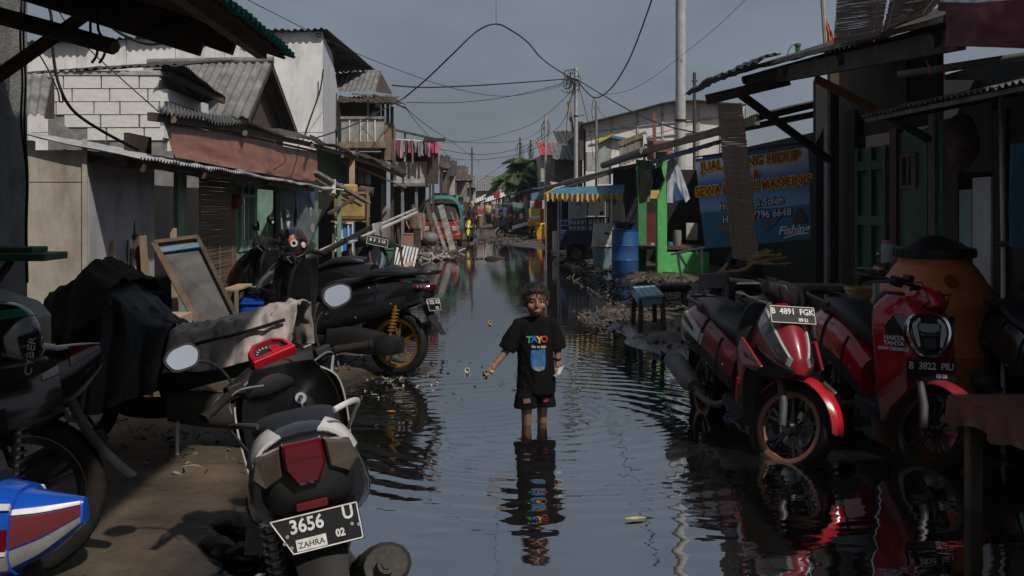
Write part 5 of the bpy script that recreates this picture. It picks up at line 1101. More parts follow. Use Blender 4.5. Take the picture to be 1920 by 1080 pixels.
    if not lite:
        for k, (y, dx) in enumerate(((.17, .10), (-.17, .12), (.10, .07))):
            MB().tube([SMx @ Vector((hx, y, hz)), SMx @ Vector((hx + dx, y * .9, hz + .03)), SMx @ Vector((hx + dx + .03, y * .5, hz - .06)), Vector((.42, y * .4, .80))], .0045, 6).build('control_cable', BLACKP, hb, local=True, smooth=60)
        mb = MB(); mb.box(SMx @ Vector((hx + .03, -.15, hz + .04)), (.05, .05, .04), SMx.to_3x3()); mb.build('brake_reservoir', BLACKP, hb, local=True, bevel=.008)
        for s_ in (1, -1):                                  # panel gaps and screws
            for u_, a0, a1 in ((.52, -40, 52), (.78, -50, 40)):
                q0, q1 = (a0, a1) if s_ > 0 else (180 - a0, 180 - a1); mb = MB(); T.patch(mb, u_, u_ + .010, q0, q1, q0 + 8 * s_, q1, .010, 2, 10); mb.build('panel_gap', BLACKP, tl, local=True)
            for u_, a0 in ((.40, -20), (.66, -30), (.88, 0), (.58, 30)):
                MB().ball(T.pt(u_, radians(a0 if s_ > 0 else 180 - a0), .010), .007, 8, 5).build('screw', STEEL, tl, local=True, smooth=60)
    # stand
    mb = MB(); mb.bar((-.08, .12, .24), (-.16, .30, .02), .02, .012); mb.bar((-.19, .30, .012), (-.12, .31, .012), .04, .012); mb.build('side_stand', STEEL, t, **B)
    return t, T, N, SMx, hb, tl
def rear_fender(t, x0, z0, plate_lines=None, w=.25, h=.105, m=MATTEB, pz=-.12, poly=None, drop=.34, frame_white=True):
    """number plate carrier and spray flap hanging from the tail"""
    d = Vector((-.18, 0, -drop)); o_ = []
    for k in range(9):
        u = k / 8; c = Vector((x0, 0, z0)) + Vector((d.x * u + .03 * sin(pi * u), 0, d.z * u)); ww = .075 + .01 * sin(u * 5) - .02 * u * u
        o_.append([c + Vector((0.02 * abs(y) ** 2, ww * y, 0)) for y in (-1, -.6, 0, .6, 1)])
    MB().slab(o_, (0.014, 0, 0.0)).build('rear_fender', m, t, local=True, smooth=50)
    if plate_lines:
        M = frame(Vector((x0, 0, z0)) + Vector((d.x * (-pz / drop) - .022, 0, pz)), (0, -1, 0), (.30, 0, 1)) @ Matrix.Translation((0, 0, 0.004))
        return platebox(t, M, w, h, plate_lines, frame_white, poly)
def tail_lights(t, x, zc, kind):
    if kind == 'vario':
        P2 = lambda pts, d: [Vector((x + (0.0 if abs(y) < .08 else .015) + (zc - z) * .10, y, z)) for y, z in pts]
        q = sub('tail_light', t)
        red = [(-.054, zc + .062), (.054, zc + .062), (.058, zc - .005), (.030, zc - .056), (-.030, zc - .056), (-.058, zc - .005)]
        mb = MB(); a = P2(red, 0); c = sum(a, Vector()) / 6
        mb.grid([[p + Vector((.02, 0, 0)) for p in a], [p + Vector((-.028, 0, 0)) for p in a], [c + (p - c) * .86 + Vector((-.036, 0, 0)) for p in a]], wrap=True, caps=True); mb.build('red_lens', REDLENS, q, local=True, smooth=30)
        mb = MB(); mb.bar(c + Vector((-.037, -.05, .022)), c + Vector((-.037, .05, .022)), .006, .012); mb.build('lens_rib', REDLENS, q, local=True)
        for s_ in (1, -1):
            pts = [(.062 * s_, zc + .056), (.135 * s_, zc + .035), (.150 * s_, zc - .02), (.118 * s_, zc - .055), (.066 * s_, zc - .025)]
            a = P2(pts, 0); c = sum(a, Vector()) / 5; mb = MB(); mb.grid([[p + Vector((.03, 0, 0)) for p in a], [p + Vector((-.012, 0, 0)) for p in a], [c + (p - c) * .85 + Vector((-.019, 0, 0)) for p in a]], wrap=True, caps=True); mb.build('turn_signal', CLEARL, q, local=True, smooth=30)
    else:
        q = sub('tail_light', t)
        L = Loft([(x + .10, zc - .04, zc + .035, .13, .11), (x + .02, zc - .045, zc + .03, .115, .10), (x - .03, zc - .03, zc + .02, .08, .07)], 4); mb = MB(); L.body(mb, 16); mb.build('red_lens', REDLENS, q, local=True, smooth=40)
        for s_ in (1, -1):
            for k in range(3):
                mb = MB(); mb.box((x + .055 - .03 * k, s_ * (.122 - .006 * k), zc + .0), (.018, .012, .03), Matrix.Rotation(.5, 3, 'Y')); mb.build('reflector', CHROME, q, local=True, bevel=.004)
    return q
# ---- near white and black scooter, seen from behind
def deg(a): return radians(a)
t, T, N, SMx, hb, tl = scooter('parked_scooter', 'black and white scooter seen from behind with red dashboard surround, nearest the camera', (-.56, 3.88, -0.03), deg(103), lean=deg(-10), steer=deg(22), scale=1.08, hz=.90, pitch=deg(5), rail=False, style='vario', body=BLACKPT, front=BLACKPT, guard=BLACKPT, rim=BLACKPT, inner=BLACKP, group='scooters on the left bank')
for v in ((16, 74, 4, 40), (164, 106, 176, 140)):
    mb = MB(); T.patch(mb, 0, .60, *v, .008, 16, 10); mb.build('side_panel', WHITEPT, tl, local=True, smooth=45)
L = Loft([(-.79, .575, .795, .150, .115), (-.83, .60, .80, .135, .11), (-.86, .635, .79, .10, .085), (-.872, .66, .76, .05, .05)], 4); mb = MB(); L.body(mb, 20); mb.build('rear_cap', MATTEB, tl, local=True, smooth=45)
for o_ in tail_lights(t, -.868, .735, 'vario').children:
    if o_.name.startswith('turn'): o_.data.materials[0] = mat('amber_grey_lens', (.075, .064, .05), .15, var=.25, scale=20, coat=.5)
mb = MB(); mb.box((-.855, 0, .615), (.012, .09, .022)); mb.build('reflector', REDLENS, t, local=True, bevel=.003)
pp = rear_fender(t, -.80, .63, [('3656', -.025, .020, .052), ('U', .092, .026, .050), ('02', .062, -.022, .028)], pz=-.085, poly=[(-.125, .052), (.125, .052), (.125, -.052), (-.075, -.052)])
M = frame(Vector((-.80 - .18 * .25 - .022, 0, .63 - .085)), (0, -1, 0), (.30, 0, 1))
mb = MB(); mb.prism([M @ Vector((x, y, .006)) for x, y in ((-.062, -.045), (.022, -.045), (.022, -.014), (-.062, -.014))], M.to_3x3() @ Vector((0, 0, .002))); mb.build('sticker', PLATEW, pp, local=True)
text('ZAHRA', .022, PLATE, pp, M @ Matrix.Translation((-.020, -.031, .009)), 'lettering', .0004)
for x, y in ((-.082, .0), (-.092, -.016), (-.075, -.032), (.098, -.006), (.116, -.012)):
    mb = MB(); mb.lathe([(.001, 0), (.006, 0), (.005, .003), (.001, .003)], 8, M @ Vector((x, y, .004)), M.to_3x3()); mb.build('rivet', STEEL, pp, local=True)
M = frame(Vector((-.80 - .18 * .86 - .012, -.0, .63 - .30)), (0, -1, .08), (.30, 0, 1))
for pts, m_ in (([(-.055, -.045), (.055, -.03), (.055, .04), (-.055, .03)], mat('sticker_green', (.04, .20, .14), .6, dirt=.3)), ([(-.005, .008), (.051, .012), (.051, .037), (-.01, .030)], mat('sticker_yellow', (.40, .32, .03), .6, dirt=.3)), ([(.005, -.034), (.052, -.026), (.052, -.012), (-.002, -.018)], mat('sticker_teal', (.05, .25, .28), .6, dirt=.3))):
    mb = MB(); mb.prism([M @ Vector((x, y, .006 + (0 if m_.name == 'sticker_green' else .002))) for x, y in pts], M.to_3x3() @ Vector((0, 0, .0015))); mb.build('mudflap_sticker', m_, t, local=True)
for o_ in t.children:
    if o_.name.startswith('seat'): o_.location.z = -.035
# dash with red surround, key, white trim lines
q = sub('dashboard', t)
Md = SMx @ frame(Vector((.385, 0, .995)), (0, -1, 0), (.85, 0, .52))
mb = MB(); Md = Md @ Matrix.Diagonal((.72, .9, .8, 1)); out_ = [(-.13, -.055), (.13, -.055), (.115, .03), (.06, .075), (-.06, .075), (-.115, .03)]; inn = [(-.10, -.03), (.10, -.03), (.09, .025), (.05, .055), (-.05, .055), (-.09, .025)]
mb.grid([[Md @ Vector((x, y, -.03)) for x, y in out_], [Md @ Vector((x, y, .012)) for x, y in out_], [Md @ Vector((x, y, .018)) for x, y in inn], [Md @ Vector((x, y, -.004)) for x, y in inn]], wrap=True); mb.build('dash_surround', REDPAINT, q, local=True, bevel=.004)
mb = MB(); mb.prism([Md @ Vector((x, y, -.006)) for x, y in inn], Md.to_3x3() @ Vector((0, 0, .003))); mb.build('dash_panel', DARKL, q, local=True)
for k in range(7):
    a = radians(30 + k * 20); mb = MB(); mb.bar(Md @ Vector((-.02 + .055 * cos(a), -.02 + .05 * sin(a), -.002)), Md @ Vector((-.02 + .065 * cos(a), -.02 + .06 * sin(a), -.002)), .004, .002, Md.to_3x3() @ Vector((0, 0, 1))); mb.build('dial_mark', PLATEW, q, local=True)
mb = MB(); mb.prism([Md @ Vector((x, y, -.002)) for x, y in ((.01, -.025), (.06, -.025), (.065, .015), (.03, .03), (.005, .01))], Md.to_3x3() @ Vector((0, 0, .006))); mb.build('dial_bezel', REDPAINT, q, local=True)
Mk = frame(Vector((.335, -.045, .78)), (0, -1, 0), (.25, 0, .97)); q = sub('ignition', t)
mb = MB(); mb.lathe([(.001, .03), (.022, .03), (.027, .024), (.03, -.03)], 18, Mk.to_translation(), Mk.to_3x3()); mb.build('lock_ring', STEEL, q, local=True, smooth=40)
mb = MB(); mb.bar(Mk @ Vector((0, -.004, .05)), Mk @ Vector((0, -.05, .045)), .012, .003); mb.lathe([(.004, 0), (.010, 0), (.010, .003), (.004, .003), (.004, 0)], 12, Mk @ Vector((0, -.06, .045)), Mk.to_3x3()); mb.build('key', CHROME, q, local=True)
mb = MB(); mb.tube([Mk @ Vector((0, 0, .03)), Mk @ Vector((0, 0, .055))], .009, 8); mb.build('key_head', BLACKP, q, local=True)
for s_ in (1, -1):
    W_ = catmull([(.20, s_ * .175, .42), (.26, s_ * .20, .55), (.30, s_ * .215, .72), (.31, s_ * .20, .84), (.30, s_ * .13, .90)], 6)
    MB().tube(W_, .004, 6).build('trim_line', CONCL, t, local=True, smooth=50)
    rows = [[Vector((p.x + .005, p.y * .98, p.z)), Vector((p.x + .07, p.y * .93, p.z)), Vector((p.x + .14, p.y * .70, p.z))] for p in W_]
    MB().slab(rows, (.012, 0, 0)).build('leg_guard', BLACKPT, t, local=True, smooth=50)
    MB().tube([SMx @ Vector(p) for p in catmull([(.30, s_ * .10, .885), (.31, s_ * .19, .905), (.335, s_ * .235, .88), (.35, s_ * .24, .83)], 5)], .004, 6).build('trim_line', CONC, t, local=True, smooth=50)
    MB().tube(catmull([(-.22, s_ * .17, .70), (-.40, s_ * .195, .785), (-.58, s_ * .20, .835), (-.72, s_ * .165, .855), (-.79, s_ * .11, .85)], 5), .009, 8, flat=.6).build('trim_line', WHITEPT if s_ < 0 else GREYPT, t, local=True, smooth=50)
# ---- red and black scooter, front wheel in the water (right)
t, T, N, SMx, hb, tl = scooter('parked_scooter', 'crimson and black scooter with a copper-rimmed front wheel standing in the water', (1.88, 7.05, -0.10), deg(-83), lean=deg(-4), steer=deg(33), scale=1.13, style='vario', body=REDDARK, front=REDDARK, guard=REDPAINT, rim=COPPER, mirrors=False, group='scooters on the right side', panel=WHITEPT)
for s_ in (1, -1):
    fa = lambda *v: v if s_ > 0 else tuple(180 - q for q in v)
    mb = MB(); N.patch(mb, .16, .90, *fa(20, 50, -10, 22), .007); o = mb.build('headlight', CLEARL, t, local=True, smooth=45)
    mb = MB(); N.patch(mb, .42, .84, *fa(15, 33, -3, 14), .011); mb.build('headlight_core', DARKL, o, local=True, smooth=45)
    mb = MB(); N.patch(mb, .16, .86, *fa(46, 50, 18, 22), .012); mb.build('light_strip', PLATEW, o, local=True, smooth=45)
    a0, a1, b0, b1 = (-60, -2, -50, -20) if s_ > 0 else (240, 182, 230, 200)
    mb = MB(); N.patch(mb, .30, .97, a0, a1, b0, b1, .008); mb.build('fairing_lower', MATTEB, t, local=True, smooth=45)
    # angular side wing
    w0 = [(.34, s_ * .20, .66), (.46, s_ * .235, .74), (.66, s_ * .19, .60), (.60, s_ * .20, .565), (.48, s_ * .22, .58), (.42, s_ * .20, .38), (.36, s_ * .19, .42)]
    MB().prism([Vector(p) for p in w0], (0, -.02 * s_, 0)).build('side_wing', REDDARK, t, local=True, bevel=.006)
    MB().bar((.44, s_ * .225, .50), (.405, s_ * .21, .36), .012, .03, (1, 0, 0)).build('wing_stripe', REDPAINT, t, local=True)
Mp = frame(Vector((.615, 0, .895)), (0, 1, 0), (-.45, 0, .9))
platebox(t, Mp, .27, .105, [('B  4891  FGK', 0, .018, .050), ('09·21', .06, -.030, .028)])
mb = MB(); mb.box((.59, 0, .87), (.05, .06, .06)); mb.build('plate_bracket', MATTEB, t, local=True)
Mg = SMx @ frame(Vector((.80, .045, .545)), (.75, .0, -.35), (.3, 0.2, .8)); mb = MB(); mb.bar(Mg @ Vector((-.05, 0, .0)), Mg @ Vector((.05, 0, .0)), .016, .004, Mg.to_3x3() @ Vector((0, 0, 1))); mb.build('guard_decal', PLATEW, t, local=True)
rear_fender(t, -.80, .60, None)
tail_lights(t, -.83, .72, 'vario')
# ---- red scooter with the big oval headlight (right)
t, T, N, SMx, hb, tl = scooter('parked_scooter', 'bright red scooter with a chrome-ringed headlight in front of the orange tank', (2.79, 6.95, -0.08), deg(-87), lean=deg(-3), steer=deg(30), scale=1.14, style='scoopy', body=REDPAINT, front=REDPAINT, guard=REDDARK, rim=BLACKPT, mirrors=False, bars_only=True, cowl=REDPAINT, group='scooters on the right side', wl=.25)
hl = sub('headlight', t); Mh = frame(Vector((.575, 0, .775)), (0, 1, 0), (-.22, 0, 1))
oval = [(0.125 * math.copysign(abs(cos(a)) ** .75, cos(a)) * (1.0 if sin(a) > 0 else 1 + .36 * sin(a)), .115 * math.copysign(abs(sin(a)) ** .8, sin(a)) * (1 if sin(a) > 0 else 1.22)) for a in [2 * pi * k / 28 for k in range(28)]]
def ov(s_, d): return [Mh @ Vector((x * s_, y * s_, d)) for x, y in oval]
mb = MB(); mb.grid([ov(1.0, -.04), ov(1.03, .008), ov(.98, .018), ov(.88, .014), ov(.84, -.004)], wrap=True); mb.build('chrome_ring', CHROME, hl, local=True, smooth=50)
mb = MB(); mb.grid([ov(.86, -.01), ov(.84, .002), ov(.5, .010), ov(.05, .012)], wrap=True, caps=True); mb.build('lens_back', DARKL, hl, local=True, smooth=50)
for s_ in (1, -1):
    mb = MB(); mb.prism([Mh @ Vector((x * s_, y, .010)) for x, y in ((.096, .045), (.055, .082), (.045, .068), (.070, .040), (.055, -.075), (.068, -.085), (.094, -.01))], Mh.to_3x3() @ Vector((0, 0, .006))); mb.build('light_strip', PLATEW, hl, local=True, bevel=.002)
for pts, m_ in (([(-.055, .05), (.055, .05), (.06, .015), (.03, .0), (-.03, .0), (-.06, .015)], GALV), ([(-.035, -.03), (.035, -.03), (.035, -.08), (.0, -.095), (-.035, -.08)], GREYPT), ([(-.05, -.005), (.05, -.005), (.04, -.02), (-.04, -.02)], CHROME)):
    mb = MB(); mb.prism([Mh @ Vector((x, y, .010)) for x, y in pts], Mh.to_3x3() @ Vector((0, 0, .006))); mb.build('lamp_unit', m_, hl, local=True, bevel=.002)
for s_ in (1, -1):
    pts = [(.520, .125, .875), (.500, .178, .865), (.455, .205, .80), (.468, .180, .70), (.530, .140, .66), (.545, .128, .77)]
    MB().prism([Vector((x + .012, y * s_, z)) for x, y, z in pts], (.012, .003 * s_, 0)).build('turn_signal', DARKL, t, local=True, bevel=.006)
Mp = frame(Vector((.625, 0, .575)), (0, 1, 0), (-.05, 0, 1)); platebox(t, Mp, .275, .11, [('B  3822  PIU', 0, .022, .054), ('03·26', .06, -.030, .030)], False)
Ms = frame(Vector((.505, -.158, .735)), (.42, .9, 0), (-.10, 0, 1)); q = sub('sticker', t); HOLO = mat('holo_sticker', (.55, .50, .52), .35, var=.3, scale=40)
Ms = Matrix.Translation((.032, -.018, 0)) @ Ms
for k, (s_, c) in enumerate((('HARTA', HOLO), ('TAHTA', HOLO), ('DAN NIKMAT!', HOLO))): text(s_, .032 if k < 2 else .024, c, q, Ms @ Matrix.Translation((0, -.030 * k, .004)), 'lettering', .001, bold=.0016)
rear_fender(t, -.84, .60, None); tail_lights(t, -.82, .70, 'nmax')
MB().lathe([(.02, 0), (.05, .005), (.055, .02), (.03, .03), (.001, .03)], 14, SMx @ Vector((.30, -.40, 1.0))).build('bar_end_weight', BLACKP, hb, local=True, smooth=40)
# ---- black scooter at the right edge
t, T, N, SMx, hb, tl = scooter('parked_scooter', 'black scooter cut off by the right edge of the picture', (3.88, 6.75, -0.05), deg(-95), lean=deg(-3), steer=deg(15), scale=1.10, style='vario', body=BLACKPT, front=BLACKPT, guard=BLACKPT, mirrors=False, group='scooters on the right side')
for s_ in (1, -1):
    a0, a1 = (8, 48) if s_ > 0 else (172, 132); mb = MB(); N.patch(mb, .22, .88, a0, a1, a0 - 10 * s_, a1 - 20 * s_, .007); mb.build('headlight', DARKL, t, local=True, smooth=45)
platebox(t, frame(Vector((.70, 0, .52)), (0, 1, 0), (-.2, 0, 1)), .25, .105, [('B  6172', -.03, .0, .055)][:0] + [('B', -.095, .018, .055)])
MB().tube(catmull([(.66, -.20, .30), (.60, -.22, .52), (.50, -.225, .74), (.42, -.20, .90)], 6), .006, 6).build('trim_line', GREYPT, t, local=True)
# ---- black touring scooter with gold shocks (left, at the water's edge)
t, T, N, SMx, hb, tl = scooter('parked_scooter', 'big black scooter with a windscreen and gold rear shock at the water edge', (-1.37, 9.62, 0.02), deg(158), lean=deg(3), steer=deg(14), scale=1.12, style='nmax', body=BLACKPT, front=BLACKPT, rim=GOLD, inner=BLACKP, group='scooters on the left bank', wl=.27)
tail_lights(t, -.90, .75, 'nmax')
rear_fender(t, -.88, .66, [('B  3155  UUX', 0, .020, .050), ('01·25', .05, -.030, .028)], pz=-.06, drop=.30)
text('NMAX', .035, STEEL, t, frame(T.pt(.30, 0.45, .008), (1, 0, .1), (0, -.35, 1)), 'lettering', .001, shear=.3)
rows = []
for j in range(9):
    v = j / 8; rows.append([Vector((.50 - .20 * v + .02 - .10 * abs(y) ** 2, y * (.17 - .05 * v), .98 + .42 * v)) for y in [-1 + 2 * k / 10 for k in range(11)]])
MB().slab(rows, (.004, 0, 0)).build('windscreen', WINDS, t, local=True, smooth=50)
for s_ in (1, -1):
    a0, a1, b0, b1 = (6, 36, -6, 20) if s_ > 0 else (174, 144, 186, 160); mb = MB(); N.patch(mb, .35, .93, a0, a1, b0, b1, .007); mb.build('headlight', CLEARL, t, local=True, smooth=45)
MB().lathe([(.001, 0), (.06, 0), (.06, .07), (.001, .07)], 16, (-.30, -.20, .27), RY).build('engine_cover', MATTEB, t, local=True, smooth=40)
Loft([(-.66, .30, .42, .05, .05), (-.40, .28, .46, .055, .05), (-.20, .32, .42, .045, .04)]).body(mb := MB(), 14); mb.v = [v + Vector((0, -.20, 0)) for v in mb.v]; mb.build('muffler_shield', MATTEB, t, local=True, smooth=45)
# ---- motorcycle whose number plate faces the camera behind it
t, T, N, SMx, hb, tl = scooter('parked_scooter', 'dark scooter facing the camera behind the touring scooter, with a plate above its headlight', (-1.50, 13.6, 0.05), deg(-78), lean=deg(-5), steer=deg(10), scale=1.10, style='vario', body=BLACKPT, front=BLACKPT, mirrors=False, lite=True, group='scooters on the left bank')
for s_ in (1, -1):
    a0, a1 = (8, 56) if s_ > 0 else (172, 124); mb = MB(); N.patch(mb, .40, .90, a0, a1, a0 - 10 * s_, a1 - 14 * s_, .008); mb.build('headlight', CHROME, t, local=True, smooth=45)
platebox(t, frame(Vector((.60, 0, 1.0)), (0, 1, -.12), (-.3, 0, 1)), .26, .10, [('B  3422  UI', 0, .016, .046)][:0] + [('B  3   2  UI', 0, .012, .046)])
# ---- black scooter at the left edge, tail to the right
t, T, N, SMx, hb, tl = scooter('parked_scooter', 'black scooter at the left edge with its tail pointing into the lane', (-2.46, 3.80, 0.0), deg(203), lean=deg(4), steer=deg(-10), scale=1.14, pitch=deg(7), rail=False, style='vario', body=BLACKPT, front=BLACKPT, group='scooters on the left bank', wl=.29, mirrors=False)
L = Loft([(-.79, .57, .805, .165, .12), (-.88, .63, .80, .11, .08), (-.95, .70, .79, .04, .03)], 4); mb = MB(); L.body(mb, 20); mb.build('tail_tip', BLACKPT, tl, local=True, smooth=45)
for v in ((10, 60, 20, 50), (170, 120, 160, 130)):
    mb = MB(); L.patch(mb, .3, .95, *v, .006); mb.build('tail_light', REDLENS, tl, local=True, smooth=45)
rear_fender(t, -.84, .62, None)
for s_ in (1, -1):
    a0, a1, b0, b1 = (16, 34, 0, 10) if s_ > 0 else (164, 146, 180, 170); mb = MB(); T.patch(mb, .0, .62, a0, a1, b0, b1, .009); mb.build('side_stripe', MATTEB, tl, local=True, smooth=45)
    a0, a1, b0, b1 = (8, 20, 4, 10) if s_ > 0 else (172, 160, 176, 170); mb = MB(); T.patch(mb, .0, .13, a0, a1, b0, b1, .014); mb.build('tail_lens', CLEARL, tl, local=True, smooth=45)
# ---- blue motorcycle, only its tail in view
t, T, N, SMx, hb, tl = scooter('parked_scooter', 'blue and white scooter in the bottom left corner, only its tail in view', (-1.98, 2.86, 0.0), deg(180), lean=deg(2), scale=0.92, pitch=deg(4), rail=False, style='vario', body=BLUEPT, front=BLUEPT, group='scooters on the left bank', lite=True, mirrors=False)
for s_ in (1, -1):
    for (u0, u1, a0, a1, b0, b1, m_, of) in ((.0, .5, 30, 40, 24, 30, WHITEPT, .010), (.0, .30, -6, 8, 0, 6, REDLENS, .014), (.0, .22, -30, -12, -20, -10, CLEARL, .012), (.0, .4, -10, -6, -3, 0, WHITEPT, .014)):
        if s_ < 0: a0, a1, b0, b1 = 180 - a0, 180 - a1, 180 - b0, 180 - b1
        mb = MB(); T.patch(mb, u0, u1, a0, a1, b0, b1, of); mb.build('tail_trim', m_, tl, local=True, smooth=45)
L = Loft([(-.79, .56, .80, .165, .11), (-.88, .60, .78, .11, .07), (-.98, .68, .76, .03, .02)], 4); mb = MB(); L.body(mb, 20); mb.build('tail_tip', BLUEPT, tl, local=True, smooth=45)
for a0, a1, b0, b1, m_ in ((-8, 22, -4, 20, REDLENS), (24, 32, 24, 40, WHITEPT), (-40, -12, -30, -8, CLEARL)):
    for k in (1, -1):
        mb = MB(); L.patch(mb, 0, .96, *[q if k > 0 else 180 - q for q in (a0, a1, b0, b1)], .006); mb.build('tail_trim', m_, tl, local=True, smooth=45)
rear_fender(t, -.80, .60, None)
scooter('parked_scooter', 'black scooter squeezed between the touring scooter and the green shop', (-1.98, 11.0, 0.06), deg(164), lean=deg(4), steer=deg(18), scale=1.14, style='vario', body=BLACKPT, front=BLACKPT, group='scooters on the left bank', lite=True)
# ---- covered motorcycle
t, T, N, SMx, hb, tl = scooter('covered_motorcycle', 'motorcycle hidden under black tarp and cloths beside the shed', (-1.95, 6.45, 0.03), deg(172), lean=deg(3), steer=deg(6), scale=1.0, style='vario', body=BLACKPT, front=BLACKPT, mirrors=False, lite=True, group='scooters on the left bank')
# ------------------------------------------------------------------ red van under a teal tarp
t = thing('tarp_van', 'red minivan under a teal tarpaulin facing the camera by the debris', 'van', (-1.30, 40.4, -0.02), radians(-90))
L = Loft([(1.82, .38, .72, .66, .62), (1.76, .30, .92, .76, .70), (1.45, .28, 1.02, .79, .74), (1.36, .28, 1.10, .79, .72), (.98, .28, 1.66, .79, .64), (.70, .28, 1.76, .79, .64), (-1.6, .28, 1.76, .79, .64), (-1.72, .40, 1.60, .74, .60)], 3, e=6)
RUSTR = mat('faded_red_paint', (0.20, 0.022, 0.02), 0.4, var=0.25, scale=3, dirt=0.4)
b = MB(); L.body(b, 28); b.build('body', RUSTR, t, local=True, smooth=40)
b = MB(); b.grid([[Vector((1.40, -.62, 1.08)), Vector((1.40, .62, 1.08))], [Vector((1.03, -.55, 1.63)), Vector((1.03, .55, 1.63))]]); b.v = [v + Vector((.035, 0, .03)) for v in b.v]; b.build('windscreen', GLASS, t, local=True)
for s_ in (1, -1):
    MB().box((1.79, s_ * .55, .78), (.08, .26, .17)).build('headlight', mat('van_lamp', (.75, .72, .68), .15, metal=.5), t, local=True, bevel=.02)
    MB().box((1.81, s_ * .62, .55), (.06, .14, .07)).build('turn_signal', YELB, t, local=True, bevel=.01)
    for x in (1.15, -1.1): MB().lathe([(.001, -.08), (.26, -.09), (.30, -.05), (.30, .05), (.26, .09), (.001, .08)], 20, (x, s_ * .70, .30), RY).build('wheel', RUBBER, t, local=True, smooth=40)
MB().box((1.82, 0, .78), (.05, .80, .12)).build('grille', GREYPT, t, local=True, bevel=.01); MB().box((1.845, 0, .80), (.03, .78, .025)).build('grille_bar', CHROME, t, local=True)
MB().box((1.83, 0, .45), (.14, 1.46, .20)).build('bumper', mat('orange_red_bumper', (.24, .035, .022), .45, dirt=.3), t, local=True, bevel=.03)
L = Loft([(1.22, .95, 1.92, .80, .60), (1.15, .55, 2.02, .90, .66), (.6, .45, 2.08, .93, .70), (-.6, .45, 2.05, .93, .70), (-1.8, .45, 2.0, .92, .68)], 5, e=3.5); tv = thing('teal_tarp', 'teal tarpaulin covering the red van', 'tarp', (-1.30, 40.4, -0.02), radians(-90))
b = MB(); N_ = len(L.st) - 1; rows = []
for i in range(N_ + 1):
    r = []
    for j in range(29):
        th = radians(-52 + 284 * j / 28); p = L.pt(i / N_, th, .02 * noise.noise(Vector((i * .6, j * .8, 4)))); r.append(p)
    rows.append(r)
b.grid(rows); b.grid([[p * 0.985 + Vector((0, 0, .01)) for p in reversed(r)] for r in rows]); b.build('sheet', mat('teal_tarpaulin', (0.025, 0.17, 0.15), 0.55, var=0.2, scale=3, bump=0.2, bscale=8, dirt=0.2), tv, local=True, smooth=70)
# ------------------------------------------------------------------ blue three-wheeled cargo motorcycle
NAVYP = mat('navy_paint', (0.012, 0.022, 0.075), 0.5, var=0.2, dirt=0.4)
t = thing('cargo_tricycle', 'dark blue three-wheeled cargo motorcycle with a railed box under the awning', 'tricycle', (3.3, 28.6, 0.0))
A0, A1 = P(1050, 466, 28.2), P(1142, 432, 28.2)
wd, ht = A1.x - A0.x, A1.z - A0.z; cx, cz = (A0.x + A1.x) / 2, (A0.z + A1.z) / 2
MB().box((cx, 28.75, cz), (wd, 1.1, ht)).build('cargo_box', NAVYP, t, bevel=.01)
for k in range(3): MB().box((cx, 28.19, cz - ht / 2 + ht * (.2 + .3 * k)), (wd, .02, .035)).build('box_rib', NAVYP, t)
for k in range(7):
    for y in (28.25, 29.25): MB().bar((A0.x + .02 + (wd - .04) * k / 6, y, A1.z), (A0.x + .02 + (wd - .04) * k / 6, y, A1.z + (.34 if k > 1 else .26)), .03, .03).build('rail_post', NAVYP, t)
for y in (28.25, 29.25):
    MB().bar((A0.x, y, A1.z + .26), (A1.x, y, A1.z + .36), .03, .03).build('rail', NAVYP, t); MB().bar((A0.x, y, A1.z + .13), (A1.x, y, A1.z + .15), .025, .025).build('rail', NAVYP, t)
for x in (A0.x + .02, A0.x + wd * .55, A1.x):
    MB().bar((x, 28.25, A1.z), (x + .02, 28.25, A1.z + .95), .035, .035).build('canopy_post', NAVYP, t)
MB().bar((A0.x - .02, 28.25, A1.z + .95), (A1.x + .3, 28.25, A1.z + .95), .03, .03).build('canopy_rail', NAVYP, t)
for y in (28.12, 29.3): 
    w = sub('wheel', t); c = P(1081, 478, y); c.z = .27
    for nm, r0, m_ in (('tyre', .285, RUBBER), ('rim', .17, GREYPT)):
        b = MB(); b.lathe([(.001 if nm == 'rim' else .16, -.05), (r0 - .03, -.06), (r0, -.035), (r0, .035), (r0 - .03, .06), (.001 if nm == 'rim' else .16, .05)], 24, c, RY); b.build(nm, m_, w, smooth=40)
for k in range(9):
    a0, a1 = radians(20 + k * 15.5), radians(20 + (k + 1) * 15.5); c = P(1081, 478, 28.05); c.z = .27
    if k == 0: fm = MB()
    p0, p1 = [Vector((c.x + cos(a) * .34, 28.05, c.z + sin(a) * .34)) for a in (a0, a1)]; fm.box((p0 + p1) / 2 + Vector((0, .08, 0)), ((p1 - p0).length * 1.1, .18, .015), Matrix.Rotation(-math.atan2(p1.z - p0.z, p1.x - p0.x), 3, 'Y'))
fm.build('mudguard', mat('dull_red', (.14, .03, .03), .6, dirt=.4), t)
MB().tube(catmull([(A1.x + .25, 28.6, .55), (A1.x + .5, 28.6, .9), (A1.x + .42, 28.35, 1.05), (A1.x + .35, 28.2, 1.05)], 4), .02, 6).build('handlebar', MATTEB, t); MB().box((A1.x + .15, 28.75, .72), (.4, .35, .12)).build('seat', VINYL, t, bevel=.03)
c = Vector((A1.x + .75, 28.75, .27)); w = sub('wheel', t); b = MB(); b.lathe([(.16, -.04), (.26, -.05), (.285, 0), (.26, .05), (.16, .04)], 24, c, RY); b.build('tyre', RUBBER, w, smooth=40); MB().bar(c, c + Vector((-.25, 0, .65)), .05, .12).build('fork', MATTEB, t)
MB().lathe([(.001, 0), (.055, 0), (.06, .02), (.001, .03)], 12, P(1128, 400, 28.3), RY).build('mirror', BLACKP, t)
